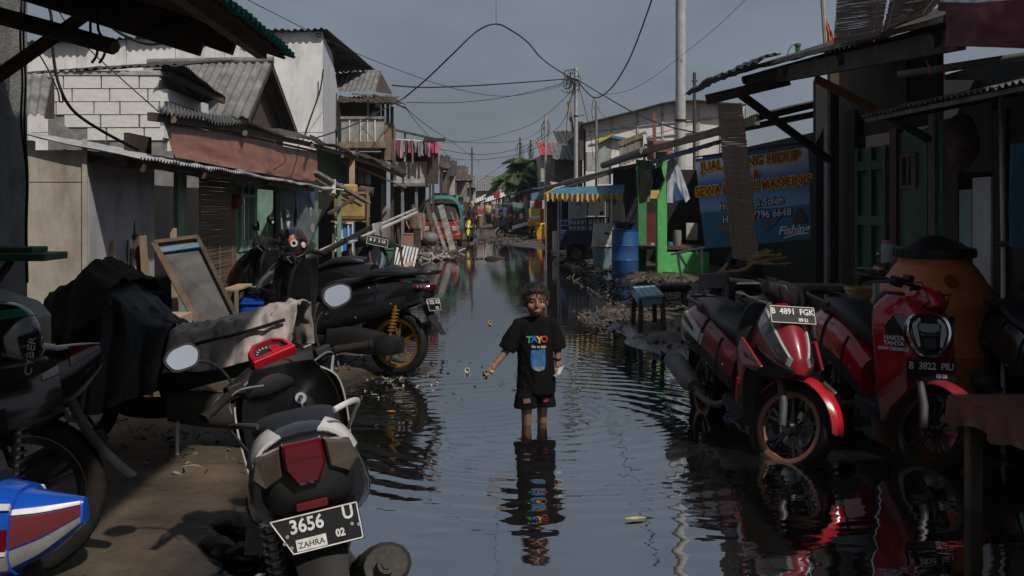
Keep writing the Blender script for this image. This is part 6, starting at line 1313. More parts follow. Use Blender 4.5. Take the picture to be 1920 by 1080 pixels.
# ------------------------------------------------------------------ drums, tanks and bins on the right bank
def drum(name, label, c, r, h, m, lidm=None, cat='drum', rings_=(0.34, 0.66)):
    t = thing(name, label, cat, c); prof = [(.001, 0), (r * .96, 0), (r, .02)]
    for q in rings_: prof += [(r, h * q - .03), (r * 1.035, h * q), (r, h * q + .03)]
    prof += [(r, h * .93), (r * .97, h * .97), (r * 1.02, h * .98), (r * 1.02, h), (r * .92, h), (r * .92, h - .03), (.001, h - .03)]
    MB().lathe(prof, 28, c).build('body', m, t, smooth=35)
    if lidm: MB().lathe([(.001, h + .03), (r * .5, h + .03), (r * 1.05, h + .01), (r * 1.06, h - .04), (r * 1.03, h - .04)], 28, c).build('lid', lidm, t, smooth=40)
    return t
drum('blue_drum', 'blue plastic drum standing at the right water edge', Vector((XY(1172, 23.6), 23.6, -.02)), .315, 1.08, BLUEP)
t = thing('blue_basin', 'dark blue basin lying on top of the blue drum', 'basin', P(1172, 430, 23.6)); c = Vector((XY(1168, 23.6), 23.6, 1.075))
MB().lathe([(.001, 0), (.17, 0), (.27, .16), (.29, .16), (.29, .175), (.26, .175), (.16, .02), (.001, .02)], 24, c, Matrix.Rotation(.12, 3, 'Y')).build('bowl', mat('navy_plastic', (.01, .02, .09), .4), t, smooth=40)
t = thing('water_tub', 'tall plastic tub, white above and grey-blue below, beside the blue drum', 'tub', P(1131, 500, 25.6)); c = Vector((XY(1131, 25.6), 25.6, 0))
TUBW = mat('tub_white', (.50, .49, .46), .5, dirt=.35); TUBB = mat('tub_blue', (.15, .24, .28), .5, dirt=.45)
MB().lathe([(.001, .02), (.24, .02), (.285, .58)], 24, c).build('lower_body', TUBB, t, smooth=40); MB().lathe([(.286, .582), (.30, .62), (.255, 1.16), (.23, 1.19), (.001, 1.19)], 24, c).build('upper_body', TUBW, t, smooth=40)
MB().lathe([(.292, .57), (.315, .585), (.315, .62), (.292, .63)], 24, c).build('rim', TUBW, t, smooth=40); MB().box(c + Vector((.05, -.27, .93)), (.11, .05, .045)).build('handle_hole', DARKL, t, bevel=.015)
t = thing('yellow_bin', 'yellow square rubbish bin at the far right bank', 'bin', P(1019, 447, 47)); 
def bx2(p, w0, d0, w1, d1, h, m, name, t):
    b = MB(); b.grid([[p + Vector((a * w_ / 2, e * d_ / 2, z)) for a, e in ((-1, -1), (1, -1), (1, 1), (-1, 1))] for w_, d_, z in ((w0, d0, 0), (w1, d1, h))], wrap=True, caps=True); return b.build(name, m, t, bevel=.015)
p = Vector((XY(1019, 47), 47, .06)); bx2(p, .62, .55, .78, .66, .68, YELB, 'body', t); bx2(p + Vector((0, 0, .69)), .82, .70, .74, .60, .10, YELB, 'lid', t); MB().box(p + Vector((0, -.34, .35)), (.05, .02, .55)).build('rib', YELB, t)
t = thing('red_drum', 'red drum lying on its side before the white pillar', 'drum', P(1031, 460, 39)); c = P(1031, 448, 39); MB().lathe([(.001, -.25), (.20, -.25), (.21, -.23), (.21, -.08), (.22, -.07), (.21, -.06), (.21, .23), (.20, .25), (.001, .25)], 24, c, Matrix.Rotation(1.2, 3, 'Y') @ Matrix.Rotation(.6, 3, 'X')).build('body', REDP, t, smooth=35)
MB().lathe([(.06, -.262), (.07, -.262), (.07, -.25), (.06, -.25)], 14, c, Matrix.Rotation(1.2, 3, 'Y') @ Matrix.Rotation(.6, 3, 'X')).build('bung', REDP, t)
t = thing('yellow_vendor_cart', 'stack of yellow crates with red and blue cloth at the far right', 'cart', P(1002, 447, 47.5))
for x0, y0, x1, y1, m_, nm in ((990, 412, 1014, 424, YELB, 'crate'), (992, 391, 1012, 404, mat('yellow_print', (.5, .42, .04), .6), 'crate'), (993, 404.5, 1013, 411.5, WHITEP, 'crate'), (1003, 376, 1017, 390.5, REDP, 'cloth_panel'), (994, 376, 1002.5, 390.5, GREYW, 'cloth_panel'), (996, 361, 1020, 375.5, mat('blue_print', (.05, .12, .20), .7, col2=(.12, .25, .30), scale=12), 'cloth_panel'), (1014, 391, 1020, 430, REDP, 'side_panel'), (992, 425, 994, 450, WOODD, 'leg'), (1011, 425, 1013, 450, WOODD, 'leg')):
    pxbox(MB(), x0, y0, x1, y1, 47.5 + rnd(0, .05), 48.0).build(nm, m_, t, bevel=.01)
# ------------------------------------------------------------------ far vehicles
t = thing('pickup_truck', 'far pickup with a blue cab and an orange-yellow cargo bed', 'truck', P(948, 428, 72))
for x0, y0, x1, y1, Y0, Y1, m_, nm in ((924, 404, 962, 416, 71, 75, YELB, 'cargo_bed'), (943, 380, 971, 402, 73.2, 75, mat('cab_blue', (.03, .06, .13), .4), 'cab'), (946, 383, 968, 392, 73.1, 73.19, GLASS, 'cab_window'), (926, 407, 960, 409, 70.9, 70.99, mat('bed_stripe', (.35, .06, .02), .6), 'bed_stripe')):
    pxbox(MB(), x0, y0, x1, y1, Y0, Y1).build(nm, m_, t, bevel=.05)
for x in (932, 954): MB().lathe([(.001, -.1), (.30, -.1), (.36, -.05), (.36, .05), (.30, .1), (.001, .1)], 18, (XY(x, 71.2), 71.2, .42), RY).build('wheel', RUBBER, t, smooth=40)
YLP = mat('yellow_gloss_paint', (.55, .42, .02), .25, coat=.6, dirt=.1)
ts, T, N, SMx, hb, tl = scooter('yellow_scooter', 'yellow scooter ridden towards the camera at the end of the flood', (-.20, 44.4, 0.03), radians(-96), style='vario', body=YLP, front=YLP, guard=YLP, scale=1.05, lite=True, mirrors=True, group=None)
for s_ in (1, -1):
    a0, a1 = (8, 48) if s_ > 0 else (172, 132); b = MB(); N.patch(b, .25, .9, a0, a1, a0 - 10 * s_, a1 - 20 * s_, .008); b.build('headlight', CHROME, ts, local=True, smooth=45)
    a0, a1 = (-60, -10) if s_ > 0 else (240, 190); b = MB(); N.patch(b, .2, .97, a0, a1, a0, a1, .008); b.build('fairing_lower', MATTEB, ts, local=True, smooth=45)
scooter('parked_motorcycle', 'white and black motorcycle parked before the yellow vendor cart', (XY(965, 49), 49, 0.05), radians(170), style='nmax', body=WHITEPT, front=BLACKPT, guard=WHITEPT, scale=1.02, lite=True, mirrors=False, cat='motorcycle')
ts2 = scooter('far_scooter', 'dark scooter far down the lane carrying a rider in a blue shirt', (XY(944, 62), 62, 0.06), radians(95), style='vario', body=BLACKPT, front=BLACKPT, scale=1.05, lite=True, mirrors=False)[0]
text('', .1, PLATEW, ts2, Matrix.Identity(4)) if False else None
# ------------------------------------------------------------------ far houses
def far_house(name, label, px0, px1, ytop, Y, wall, roof, depth=6, ov=3, slope=-4, wins=1, door=True, yeave=None, lean_r=0):
    t = thing(name, label, 'house', ((XY((px0 + px1) / 2, Y)), Y + depth / 2, 0)); a, b = P(px0, ytop, Y), P(px1, ytop + lean_r, Y)
    MB().prism([Vector((a.x, Y, 0)), Vector((b.x, Y, 0)), Vector((b.x, Y, b.z)), Vector((a.x, Y, a.z))], (0, depth, 0)).build('wall', wall, t)
    ra, rb = P(px0 - ov, ytop - 1, Y - .5), P(px1 + ov, ytop - 1 + lean_r, Y - .5); up_ = Vector((0, depth * .6, depth * .16))
    sheets(ra, rb, rb + up_, ra + up_, 1.6, roof, t, pitch=.22, amp=.03, wob=.06)
    w_ = b.x - a.x
    if door: MB().box((a.x + w_ * .72, Y - .02, .95), (.75, .05, 1.9)).build('door', WOODD, t)
    for k in range(wins):
        x = a.x + w_ * (.25 if wins == 1 else .2 + .45 * k); z = min(a.z, b.z) * .58
        q = MB().box((x, Y - .02, z), (.7, .04, .7)).build('window', GLASS, t)
        MB().box((x, Y - .035, z - .38), (.85, .08, .06)).build('sill', CONCL, q); MB().box((x, Y - .035, z), (.05, .05, .7)).build('frame', WHITEP, q)
    return t
PALEW = mat('far_pale_wall', (.40, .38, .35), .85, dirt=.4); GREYF = mat('far_grey_wall', (.22, .21, .20), .85, dirt=.4); BRNF = mat('far_brown_wall', (.12, .095, .075), .85, dirt=.4)
far_house('far_house', 'narrow pale house behind the laundry house', 838, 852, 330, 52, PALEW, DARKROOF)
far_house('far_house', 'dark shack with a jutting flat roof behind the van', 824, 838, 322, 50, BRNF, DARKROOF, lean_r=0)
far_house('far_house', 'grey stilted house with a porch roof left of the lane end', 852, 874, 338, 58, GREYF, RUST)
far_house('far_house', 'low pale house closing the left side of the lane', 868, 892, 352, 70, PALEW, ASB)
far_house('far_house', 'pale house with a broad grey roof at the lane end', 886, 930, 358, 96, PALEW, ASB, wins=2)
far_house('far_house', 'white-gabled house right of the lane end', 905, 948, 345, 110, WHITEP, ASB, wins=2)
far_house('far_house', 'brown house under the palm tree', 944, 985, 368, 88, BRNF, RUST)
far_house('far_house', 'small house with a bright red roof beyond the metal pole', 1014, 1050, 290, 62, PALEW, mat('red_roof', (.34, .05, .03), .7), wins=1, ov=2)
far_house('far_house', 'dark upper storey beside the warehouse', 1050, 1088, 272, 52, INTER, DARKROOF, wins=0, door=False)
far_house('far_house', 'dark house with laundry below the metal pole', 1040, 1090, 300, 48, BRNF, ZINC, wins=1)
far_house('far_house', 'grey house behind the yellow vendor cart', 990, 1040, 345, 66, GREYF, ZINC, wins=1)
for k, (x0, x1, y, Y, lab) in enumerate(((826, 842, 313, 47, 'flat rusty canopy on posts, high on the left'), (842, 886, 336, 54, 'long flat canopy reaching towards the lane end'), (876, 912, 378, 80, 'pale sloping awning left of the lane end'), (905, 952, 372, 84, 'white sloping awning right of the lane end'))):
    t = thing('far_canopy', lab, 'canopy', P((x0 + x1) / 2, 430, Y), group='canopies at the end of the lane'); a, b = P(x0, y + (0 if k < 2 else 8), Y), P(x1, y + (1 if k < 2 else -6), Y)
    m_ = RUST if k < 2 else WHITEP
    corrugated(a, b, b + Vector((0, 2.2, .35)), a + Vector((0, 2.2, .35)), .2, .025, wob=.05).build('sheet', m_, t, smooth=60)
    for q in (a.lerp(b, .1), a.lerp(b, .9)): MB().bar(q + Vector((0, .2, 0)), (q.x, q.y + .2, 0), .10, .10).build('post', WOODD, t)
    MB().bar(a + Vector((0, .2, -.1)), b + Vector((0, .2, -.1)), .08, .10).build('beam', WOODD, t)
o = wavy(P(926, 358, 83), P(938, 358, 83), P(937, 372, 83), P(926, 372, 83), 6, 6, .08, 1, .03, 3).build('far_cloth', cloth('far_red_cloth', (.35, .03, .05)), smooth=70); tag(o, 'red cloth hung on the white-gabled house', 'cloth')
for k, (x0, x1, y, Y, c, lab) in enumerate(((852, 868, 392, 56, (.05, .16, .30), 'blue tarp stall behind the yellow scooter'), (872, 888, 384, 64, (.30, .30, .28), 'grey tarp stall left of the lane end'), (890, 906, 392, 76, (.30, .07, .05), 'red tarp stall at the lane end'), (962, 984, 388, 58, (.06, .13, .10), 'green tarp stall before the palm trees'), (908, 922, 390, 90, (.34, .26, .10), 'ochre tarp stall in the far middle'), (1036, 1062, 352, 44, (.32, .31, .30), 'pale tarp stall behind the fringed awning'))):
    t = thing('far_stall', lab, 'stall', P((x0 + x1) / 2, 430, Y), group='stalls at the end of the lane'); m_ = cloth('stall_tarp_%d' % k, c); a, b = P(x0, y, Y), P(x1, y + 2, Y)
    wavy(a + Vector((0, 1.6, .3)), b + Vector((0, 1.6, .3)), b, a, 10, 8, .10, k * 1.3, .02, 3).build('tarp', m_, t, smooth=70); wavy(a, b, b + Vector((0, 0, -.35)), a + Vector((0, 0, -.3)), 10, 4, .08, k + .5, .02, 4).build('tarp_flap', m_, t, smooth=70)
    for q in (a, b, a + Vector((0, 1.6, 0)), b + Vector((0, 1.6, 0))): MB().bar(q, (q.x, q.y, 0), .06, .06).build('post', WOODD, t)
    MB().box((a.x * .5 + b.x * .5, Y + .8, .45), ((b.x - a.x) * .8, .7, .9)).build('counter', (WOODD, YELB, WOOD, CONC, WOODD, GREYW)[k], t, bevel=.02)
# ------------------------------------------------------------------ palm trees beyond the lane
LEAF = mat('palm_leaf', (.060, .105, .032), .55, col2=(.028, .055, .018), scale=3); TRUNK = mat('palm_trunk', (.12, .10, .075), .9, bump=.5, bscale=12)
def palm(label, px, py, Y, R, nf, seed, trunk_px=None):
    random.seed(seed); top = P(px, py, Y); base_ = Vector((top.x + rnd(-.4, .4), Y + .2, 0)); t = thing('palm_tree', label, 'tree', base_, group='palm trees at the end of the lane')
    pts = catmull([base_, base_.lerp(top, .5) + Vector((.15, 0, 0)), top], 6); MB().tube(pts, [.17 - .07 * i / (len(pts) - 1) for i in range(len(pts))], 10).build('trunk', TRUNK, t, smooth=50)
    b = MB()
    for k in range(nf):
        az = 2 * pi * k / nf + rnd(-.3, .3); el = rnd(.1, 1.25); Lf = R * rnd(.8, 1.15); d = Vector((cos(az), sin(az), 0)); pp_ = []
        for i in range(11):
            u = i / 10; pp_.append(top + d * (Lf * u * cos(el * (1 - u * .3))) + Vector((0, 0, Lf * (u * sin(el) - .75 * u * u))))
        b.tube(pp_, [.035 * (1 - .8 * i / 10) for i in range(11)], 4)
        side = d.cross(Vector((0, 0, 1))).normalized()
        for i in range(1, 11):
            for w in range(3):
                u = (i + w / 3 - .5) / 10.5; j = min(9, int(u * 10)); p = pp_[j].lerp(pp_[min(10, j + 1)], u * 10 - j); tang = (pp_[min(10, j + 1)] - pp_[j]).normalized()
                for s_ in (1, -1):
                    ll = Lf * .30 * sin(pi * min(1, .15 + .8 * u)) * rnd(.8, 1.2); e_ = (side * s_ + tang * .7 + Vector((0, 0, -.45 - rnd(0, .4)))).normalized() * ll; wv = tang * .075
                    k0 = len(b.v); b.add([p - wv, p + wv, p + e_ * .6 + wv * .8, p + e_, p + e_ * .6 - wv * .8], [(0, 1, 2, 4), (4, 2, 3)])
    b.build('crown', LEAF, t)
palm('bushy palm tree rising beyond the far right houses', 992, 318, 68, 2.7, 40, 11)
palm('lower palm tree leaning left of the bushy palm', 966, 342, 66, 2.1, 34, 12)
palm('palm tree right of the bushy palm, half behind the pole', 1014, 332, 70, 2.2, 30, 13)
random.seed(21)
# ------------------------------------------------------------------ people
from mathutils.bvhtree import BVHTree
def remeshed(mb, name, m, parent, voxel, smooth_it=6, label=None, disp=None):
    me = mb.mesh('tmp'); ob = bpy.data.objects.new('tmp', me); COL.objects.link(ob)
    r = ob.modifiers.new('r', 'REMESH'); r.mode = 'VOXEL'; r.voxel_size = voxel
    s_ = ob.modifiers.new('s', 'SMOOTH'); s_.factor = .5; s_.iterations = smooth_it
    dg = bpy.context.evaluated_depsgraph_get(); out = bpy.data.meshes.new_from_object(ob.evaluated_get(dg)); bpy.data.objects.remove(ob)
    if disp:
        for v in out.vertices: v.co = disp(v.co)
    for p in out.polygons: p.use_smooth = True
    out.materials.clear(); out.materials.append(m)
    o = bpy.data.objects.new(name, out); COL.objects.link(o); o.parent = parent; WM[o] = WM[parent]
    if label: o['label'] = label
    return o
def limb(mb, pts, r, n=14):
    p = catmull(pts, 5); f = [list(a) for a in interp([[x] for x in r], 5)]; mb.tube(p, [a[0] for a in f], n)
    mb.ball(pts[0], r[0], n, 8); mb.ball(pts[-1], r[-1], n, 8)
def hand(mb, w, d, side, s=1.0, curl=.6):
    """palm and five fingers, w wrist, d direction of the forearm"""
    d = Vector(d).normalized(); u = d.orthogonal().normalized(); a = Vector((0, -1, 0)) - d * Vector((0, -1, 0)).dot(d); a.normalize(); b = d.cross(a) * side
    mb.tube([w, w + d * .02 * s, w + d * .05 * s], [.016 * s, .021 * s, .020 * s], 10)
    for k, L in enumerate((.042, .048, .045, .036)):
        r0 = w + d * .045 * s + b * (.020 - .0135 * k) * s; k1 = r0 + (d + a * curl * .3).normalized() * L * .45 * s; k2 = k1 + (d + a * curl).normalized() * L * .35 * s; k3 = k2 + (d * .6 + a * curl * 1.4).normalized() * L * .28 * s
        mb.tube([r0, k1, k2, k3], [.0070 * s, .0068 * s, .0062 * s, .0045 * s], 8)
    r0 = w + d * .015 * s + b * .018 * s; k1 = r0 + (d * .7 + b * .8 + a * .3).normalized() * .026 * s; mb.tube([r0, k1, k1 + (d + a * .6).normalized() * .022 * s], [.0085 * s, .0078 * s, .006 * s], 8)
ch = thing('person', 'child in a black printed T-shirt and dark shorts wading towards the camera', 'person', (CHX, CHY, 0), radians(4))
V = Vector
b = MB()
Hc = V((0, -.005, .905))
b.ball(Hc + V((0, .012, .028)), (.083, .098, .095), 20, 14); b.ball(Hc + V((0, -.022, -.035)), (.066, .070, .075), 18, 12); b.ball(Hc + V((0, -.075, -.085 + .012)), (.026, .022, .020), 10, 8)
b.ball(Hc + V((0, -.096, -.028)), (.014, .018, .014), 10, 8); b.tube([Hc + V((0, -.085, .015)), Hc + V((0, -.104, -.024))], [.008, .011], 8)
for s_ in (1, -1):
    b.ball(Hc + V((s_ * .084, .012, -.012)), (.012, .022, .030), 10, 8); b.ball(Hc + V((s_ * .032, -.078, .030)), (.028, .014, .009), 10, 6); b.ball(Hc + V((s_ * .045, -.06, -.03)), (.024, .026, .024), 10, 8)
b.ball(Hc + V((0, -.090, -.060)), (.022, .010, .006), 10, 6); b.ball(Hc + V((0, -.088, -.070)), (.019, .010, .006), 10, 6)
limb(b, [V((0, .012, .83)), V((0, .016, .745))], [.044, .046])
limb(b, [V((0, .01, .675)), V((0, .01, .52)), V((0, .01, .34))], [.080, .085, .09])
AR = {-1: [V((-.115, .01, .735)), V((-.205, -.01, .565)), V((-.298, -.06, .455))], 1: [V((.115, .01, .735)), V((.162, .0, .565)), V((.158, -.03, .470))]}
for s_ in (1, -1):
    limb(b, AR[s_], [.040, .031, .021]); b.tube([V((s_ * .05, .01, .735)), AR[s_][0]], [.05, .042], 12); d = AR[s_][2] - AR[s_][1]; hand(b, AR[s_][2], d, -s_, 1.0, .9)
limb(b, [V((-.062, .0, .36)), V((-.070, -.03, .13)), V((-.068, .005, -.09))], [.068, .042, .030]); limb(b, [V((.055, .03, .36)), V((.055, .035, .13)), V((.055, .07, -.09))], [.068, .042, .030])
for x, y in ((-.068, -.03), (.055, .035)): b.ball(V((x, y, -.105)), (.036, .075, .025), 12, 8)
remeshed(b, 'body', SKIN, ch, .0055, 4)
ey = mat('eye_white', (.6, .58, .55), .3); ed = mat('eye_dark', (.01, .008, .007), .2)
for s_ in (1, -1):
    e = sub('eye', ch); MB().ball(Hc + V((s_ * .032, -.077, .010)), (.011, .010, .0055), 12, 8).build('eyeball', ey, e, local=True, smooth=60); MB().ball(Hc + V((s_ * .032, -.085, .010)), (.006, .004, .006), 10, 8).build('iris', ed, e, local=True, smooth=60)
    MB().tube(catmull([Hc + V((s_ * .014, -.094, .034)), Hc + V((s_ * .032, -.096, .040)), Hc + V((s_ * .052, -.084, .034))], 4), [.0016] * 9, 6, flat=.7).build('eyebrow', HAIR, ch, local=True)
MB().tube(catmull([Hc + V((-.022, -.094, -.064)), Hc + V((0, -.101, -.066)), Hc + V((.022, -.094, -.064))], 4), .0035, 6).build('lips', mat('lips', (.22, .08, .06), .5), ch, local=True)
hr = MB(); hr.ball(Hc + V((0, .024, .040)), (.091, .100, .092), 20, 14); hr.ball(Hc + V((0, .045, -.005)), (.086, .082, .075), 18, 12); hr.ball(Hc + V((0, -.045, .080)), (.070, .045, .030), 14, 8)
remeshed(hr, 'hair', HAIR, ch, .007, 3, disp=lambda c: c + Vector((0, 0, 0)) + (c - Hc).normalized() * .009 * noise.noise(Vector((c.x * 90, c.y * 90, c.z * 40))))
ho_ = bpy.data.objects['hair']; hb_ = MB(); hv = [v for v in ho_.data.vertices if v.co.z > .87]; random.seed(4)
for _ in range(700):
    v = random.choice(hv); d = (v.normal + Vector((rnd(-.5, .5), rnd(-.5, .3), rnd(-.7, .5)))).normalized(); hb_.tube([v.co - v.normal * .003, v.co + d * .012, v.co + d * rnd(.016, .028) + V((0, 0, -.006))], [.0022, .0018, .0004], 3, False)
hs_ = hb_.build('hair_strands', HAIR, ho_, local=True); hs_['kind'] = 'stuff'
# T-shirt: loose body, wide sleeves
sh = MB()
def ring(z, cx, cy, rx, ry, n=28, e=2.4): return [V((cx + rx * math.copysign(abs(cos(a)) ** (2 / e), cos(a)), cy + ry * math.copysign(abs(sin(a)) ** (2 / e), sin(a)), z)) for a in [2 * pi * k / n for k in range(n)]]
sh.grid([ring(.795, 0, .012, .052, .05), ring(.775, 0, .012, .085, .062), ring(.745, 0, .01, .128, .075), ring(.68, 0, .008, .128, .092), ring(.55, 0, .004, .132, .10), ring(.40, .0, .002, .138, .104), ring(.27, .005, .002, .144, .108), ring(.228, .005, .002, .145, .108)], wrap=True, caps=True)
for s_ in (1, -1):
    a, e, w = AR[s_]; m_ = a.lerp(e, .55); en = a.lerp(e, 1.10)
    pts = [a.lerp(V((0, 0, .73)), .3), a, m_, en]; sh.tube(pts, [.058, .060, .064, .066], 16)
remeshed(sh, 'shirt', SHIRTB, ch, .008, 5, disp=lambda c: c + Vector((c.x, c.y, 0)).normalized() * (.014 * noise.noise(Vector((c.x * 9, c.y * 9, c.z * 4))) + .010 * (abs(noise.noise(Vector((c.x * 16 + c.z * 6, c.y * 16, c.z * 7)))) - .25) + .005 * noise.noise(Vector((c.x * 30, c.y * 30, c.z * 18)))))
shirt = bpy.data.objects['shirt']
st = MB(); st.grid([ring(.33, 0, .004, .118, .092), ring(.25, 0, .004, .128, .095), ring(.215, 0, .004, .13, .09)], wrap=True, caps=True)
for x, y in ((-.068, -.022), (.062, .03)): st.grid([ring(.28, x * .9, y * .5, .068, .075, 20), ring(.22, x * 1.05, y, .080, .082, 20), ring(.128, x * 1.18, y, .086, .084, 20)], wrap=True, caps=True)
remeshed(st, 'shorts', mat('dark_shorts', (.007, .007, .010), .9, spec=.1, var=.3), ch, .008, 3)
def wrap_on(target, o, dist=.009, dirv=(0, 1, 0)):
    vs = [v.co.copy() for v in target.data.vertices]; bvh = BVHTree.FromPolygons(vs, [tuple(p.vertices) for p in target.data.polygons]); d = Vector(dirv)
    bm = bmesh.new(); bm.from_mesh(o.data); bmesh.ops.triangulate(bm, faces=bm.faces); bmesh.ops.subdivide_edges(bm, edges=bm.edges, cuts=2, use_grid_fill=True); bm.to_mesh(o.data); bm.free()
    Mo = o.matrix_basis.copy(); o.matrix_basis = Matrix.Identity(4)
    for v in o.data.vertices:
        c = Mo @ v.co; h = bvh.ray_cast(c - d * .5, d); v.co = (h[0] - d * dist) if h[0] else c
FRONT = lambda x, z: frame(V((x, -.3, z)), (1, 0, 0), (0, 0, 1))
for s_, x, c in (('T', -.058, (.03, .36, .12)), ('A', -.022, (.02, .12, .45)), ('Y', .016, (.62, .42, .02)), ('O', .054, (.50, .03, .03))):
    wrap_on(shirt, text(s_, .066, mat('tee_' + s_, c, .7), ch, FRONT(x, .632 + (.004 if s_ in 'AO' else 0)), 'shirt_print', bold=.0025))
wrap_on(shirt, text('Go to Jeju', .026, mat('tee_white', (.55, .55, .55), .7), ch, FRONT(.012, .584), 'shirt_print', bold=.0006))
def patch_print(target, pts, m_, dist=.007):
    bm = bmesh.new(); f = bm.faces.new([bm.verts.new((x, 0, z)) for x, z in pts]); bmesh.ops.triangulate(bm, faces=[f]); bmesh.ops.subdivide_edges(bm, edges=bm.edges, cuts=4, use_grid_fill=True)
    me = bpy.data.meshes.new('print'); bm.to_mesh(me); bm.free(); me.materials.append(m_); o = bpy.data.objects.new('shirt_print', me); COL.objects.link(o); o.parent = ch; WM[o] = WM[ch]
    wrap_on(target, o, dist)
TB = mat('tee_blue', (.015, .075, .22), .7, col2=(.05, .17, .34), scale=28); TG = mat('tee_grey', (.20, .24, .28), .7, col2=(.08, .14, .2), scale=30)
patch_print(shirt, [(-.045, .558), (.058, .565), (.062, .47), (.054, .425), (.01, .412), (-.038, .43), (-.050, .49)], TB); patch_print(shirt, [(-.03, .440), (.056, .440), (.052, .418), (.01, .404), (-.028, .418)], TG, .009)
sho = bpy.data.objects['shorts']
patch_print(sho, [(-.105, .205), (-.055, .212), (-.048, .18), (-.10, .172)], mat('short_print_a', (.12, .12, .13), .8, col2=(.25, .08, .03), scale=30)); patch_print(sho, [(.045, .205), (.085, .208), (.09, .18), (.06, .168), (.042, .185)], mat('short_print_b', (.26, .03, .04), .8, var=.4, scale=30))
pw = MB(); pw.slab([[V((CHX + .165, CHY - .075, .425)), V((CHX + .205, CHY - .07, .440))], [V((CHX + .150, CHY - .085, .385)), V((CHX + .175, CHY - .08, .380))], [V((CHX + .125, CHY - .08, .372)), V((CHX + .140, CHY - .08, .360))]], (0, .004, 0)); tag(pw.build('paper_wrapper', WHITEC), 'white paper wrapper held in the wading child\'s hand', 'paper')
b = MB(); b.ball(AR[-1][2] + V((-.035, -.03, -.052)), (.022, .018, .014), 10, 8); b.v = [WM[ch] @ v for v in b.v]; tag(b.build('snack', mat('snack', (.36, .26, .12), .8), smooth=50), 'small piece of food held in the child\'s other hand', 'snack')
b = MB(); b.lathe([(.024, -.008), (.029, -.004), (.029, .004), (.024, .008)], 14, AR[1][2] + V((0, 0, .012))); b.build('wristband', BLACKP, ch, local=True, smooth=40)
def figure(name, label, loc, rotz, J, shirt_m, pants_m, k=1.0, voxel=.02, sleeves=.55, arm_r=.045):
    """generic clothed figure from joint positions (hip, chest, head, elbows, hands, knees, feet; left then right)"""
    t = thing(name, label, 'person', loc, rotz); J = {q: (V(p) * k if not isinstance(p, list) else [V(x) * k for x in p]) for q, p in J.items()}
    b = MB(); hd = J['head']; ck = J['chest']; hp = J['hip']; f = J.get('face', V((1, 0, 0))).normalized()
    b.ball(hd + V((0, 0, .02)) * k, (.085 * k, .085 * k, .105 * k), 16, 12); b.ball(hd + f * .03 * k + V((0, 0, -.05)) * k, (.06 * k, .06 * k, .065 * k), 12, 10); b.ball(hd + f * .10 * k, .018 * k, 8, 6)
    side = V((0, 0, 1)).cross(f).normalized()
    for s_ in (1, -1): b.ball(hd + side * s_ * .085 * k, (.018 * k, .018 * k, .032 * k), 8, 6)
    limb(b, [hd - V((0, 0, .08)) * k, ck + V((0, 0, .10)) * k], [.05 * k, .055 * k]); limb(b, [ck + V((0, 0, .04)) * k, ck.lerp(hp, .5), hp], [.13 * k, .12 * k, .13 * k])
    for i in (0, 1):
        sh_ = ck + side * (.18 if i == 0 else -.18) * k + V((0, 0, .07)) * k; limb(b, [sh_, J['elbow'][i], J['hand'][i]], [.05 * k, .038 * k, .026 * k]); d = J['hand'][i] - J['elbow'][i]; hand(b, J['hand'][i], d, 1 if i else -1, 1.5 * k, .9)
        hh = hp + side * (.09 if i == 0 else -.09) * k; limb(b, [hh, J['knee'][i], J['foot'][i] + V((0, 0, .05)) * k], [.085 * k, .06 * k, .042 * k]); b.ball(J['foot'][i] + f * .05 * k + V((0, 0, .02)) * k, (.10 * k if abs(f.x) > .5 else .045 * k, .045 * k if abs(f.x) > .5 else .10 * k, .035 * k), 10, 8)
    remeshed(b, 'body', SKIN, t, voxel * k, 3)
    b = MB(); limb(b, [ck + V((0, 0, .05)) * k, ck.lerp(hp, .5), hp + V((0, 0, -.02)) * k], [.155 * k, .15 * k, .155 * k]); limb(b, [ck + side * .17 * k + V((0, 0, .07)) * k, ck - side * .17 * k + V((0, 0, .07)) * k], [.068 * k, .068 * k])
    for i in (0, 1):
        sh_ = ck + side * (.18 if i == 0 else -.18) * k + V((0, 0, .07)) * k; b.tube([sh_, sh_.lerp(J['elbow'][i], sleeves + .3)], [.068 * k, .06 * k], 12)
    remeshed(b, 'shirt', shirt_m, t, voxel * k, 3)
    b = MB(); b.ball(hp, (.155 * k,) * 3, 14, 10)
    for i in (0, 1):
        hh = hp + side * (.09 if i == 0 else -.09) * k; limb(b, [hh, J['knee'][i], J['knee'][i].lerp(J['foot'][i], .55)], [.105 * k, .082 * k, .07 * k])
    remeshed(b, 'trousers', pants_m, t, voxel * k, 3)
    b = MB(); b.ball(hd - f * .015 * k + V((0, 0, .05)) * k, (.095 * k, .095 * k, .09 * k), 14, 10); b.ball(hd - f * .04 * k, (.08 * k, .08 * k, .09 * k), 12, 8); remeshed(b, 'hair', HAIR, t, voxel * .7 * k, 2)
    return t
SIT = dict(hip=(-.22, 0, .95), chest=(-.16, 0, 1.33), head=(-.12, 0, 1.62), elbow=[(.02, .27, 1.14), (.02, -.27, 1.14)], hand=[(.27, .30, 1.06), (.27, -.30, 1.06)], knee=[(.18, .16, .78), (.18, -.16, .78)], foot=[(.18, .14, .36), (.18, -.14, .36)])
figure('person', 'rider with dark hair on the yellow scooter', (-.20, 44.4, 0.03), radians(-96), SIT, cloth('rider_shirt', (.05, .015, .02)), cloth('rider_trousers', (.03, .03, .04)), 1.0)
figure('person', 'far rider in a blue shirt seen from behind', (XY(944, 62), 62, 0.06), radians(95), SIT, cloth('far_blue_shirt', (.04, .06, .14)), cloth('far_trousers', (.02, .02, .03)), 1.0)
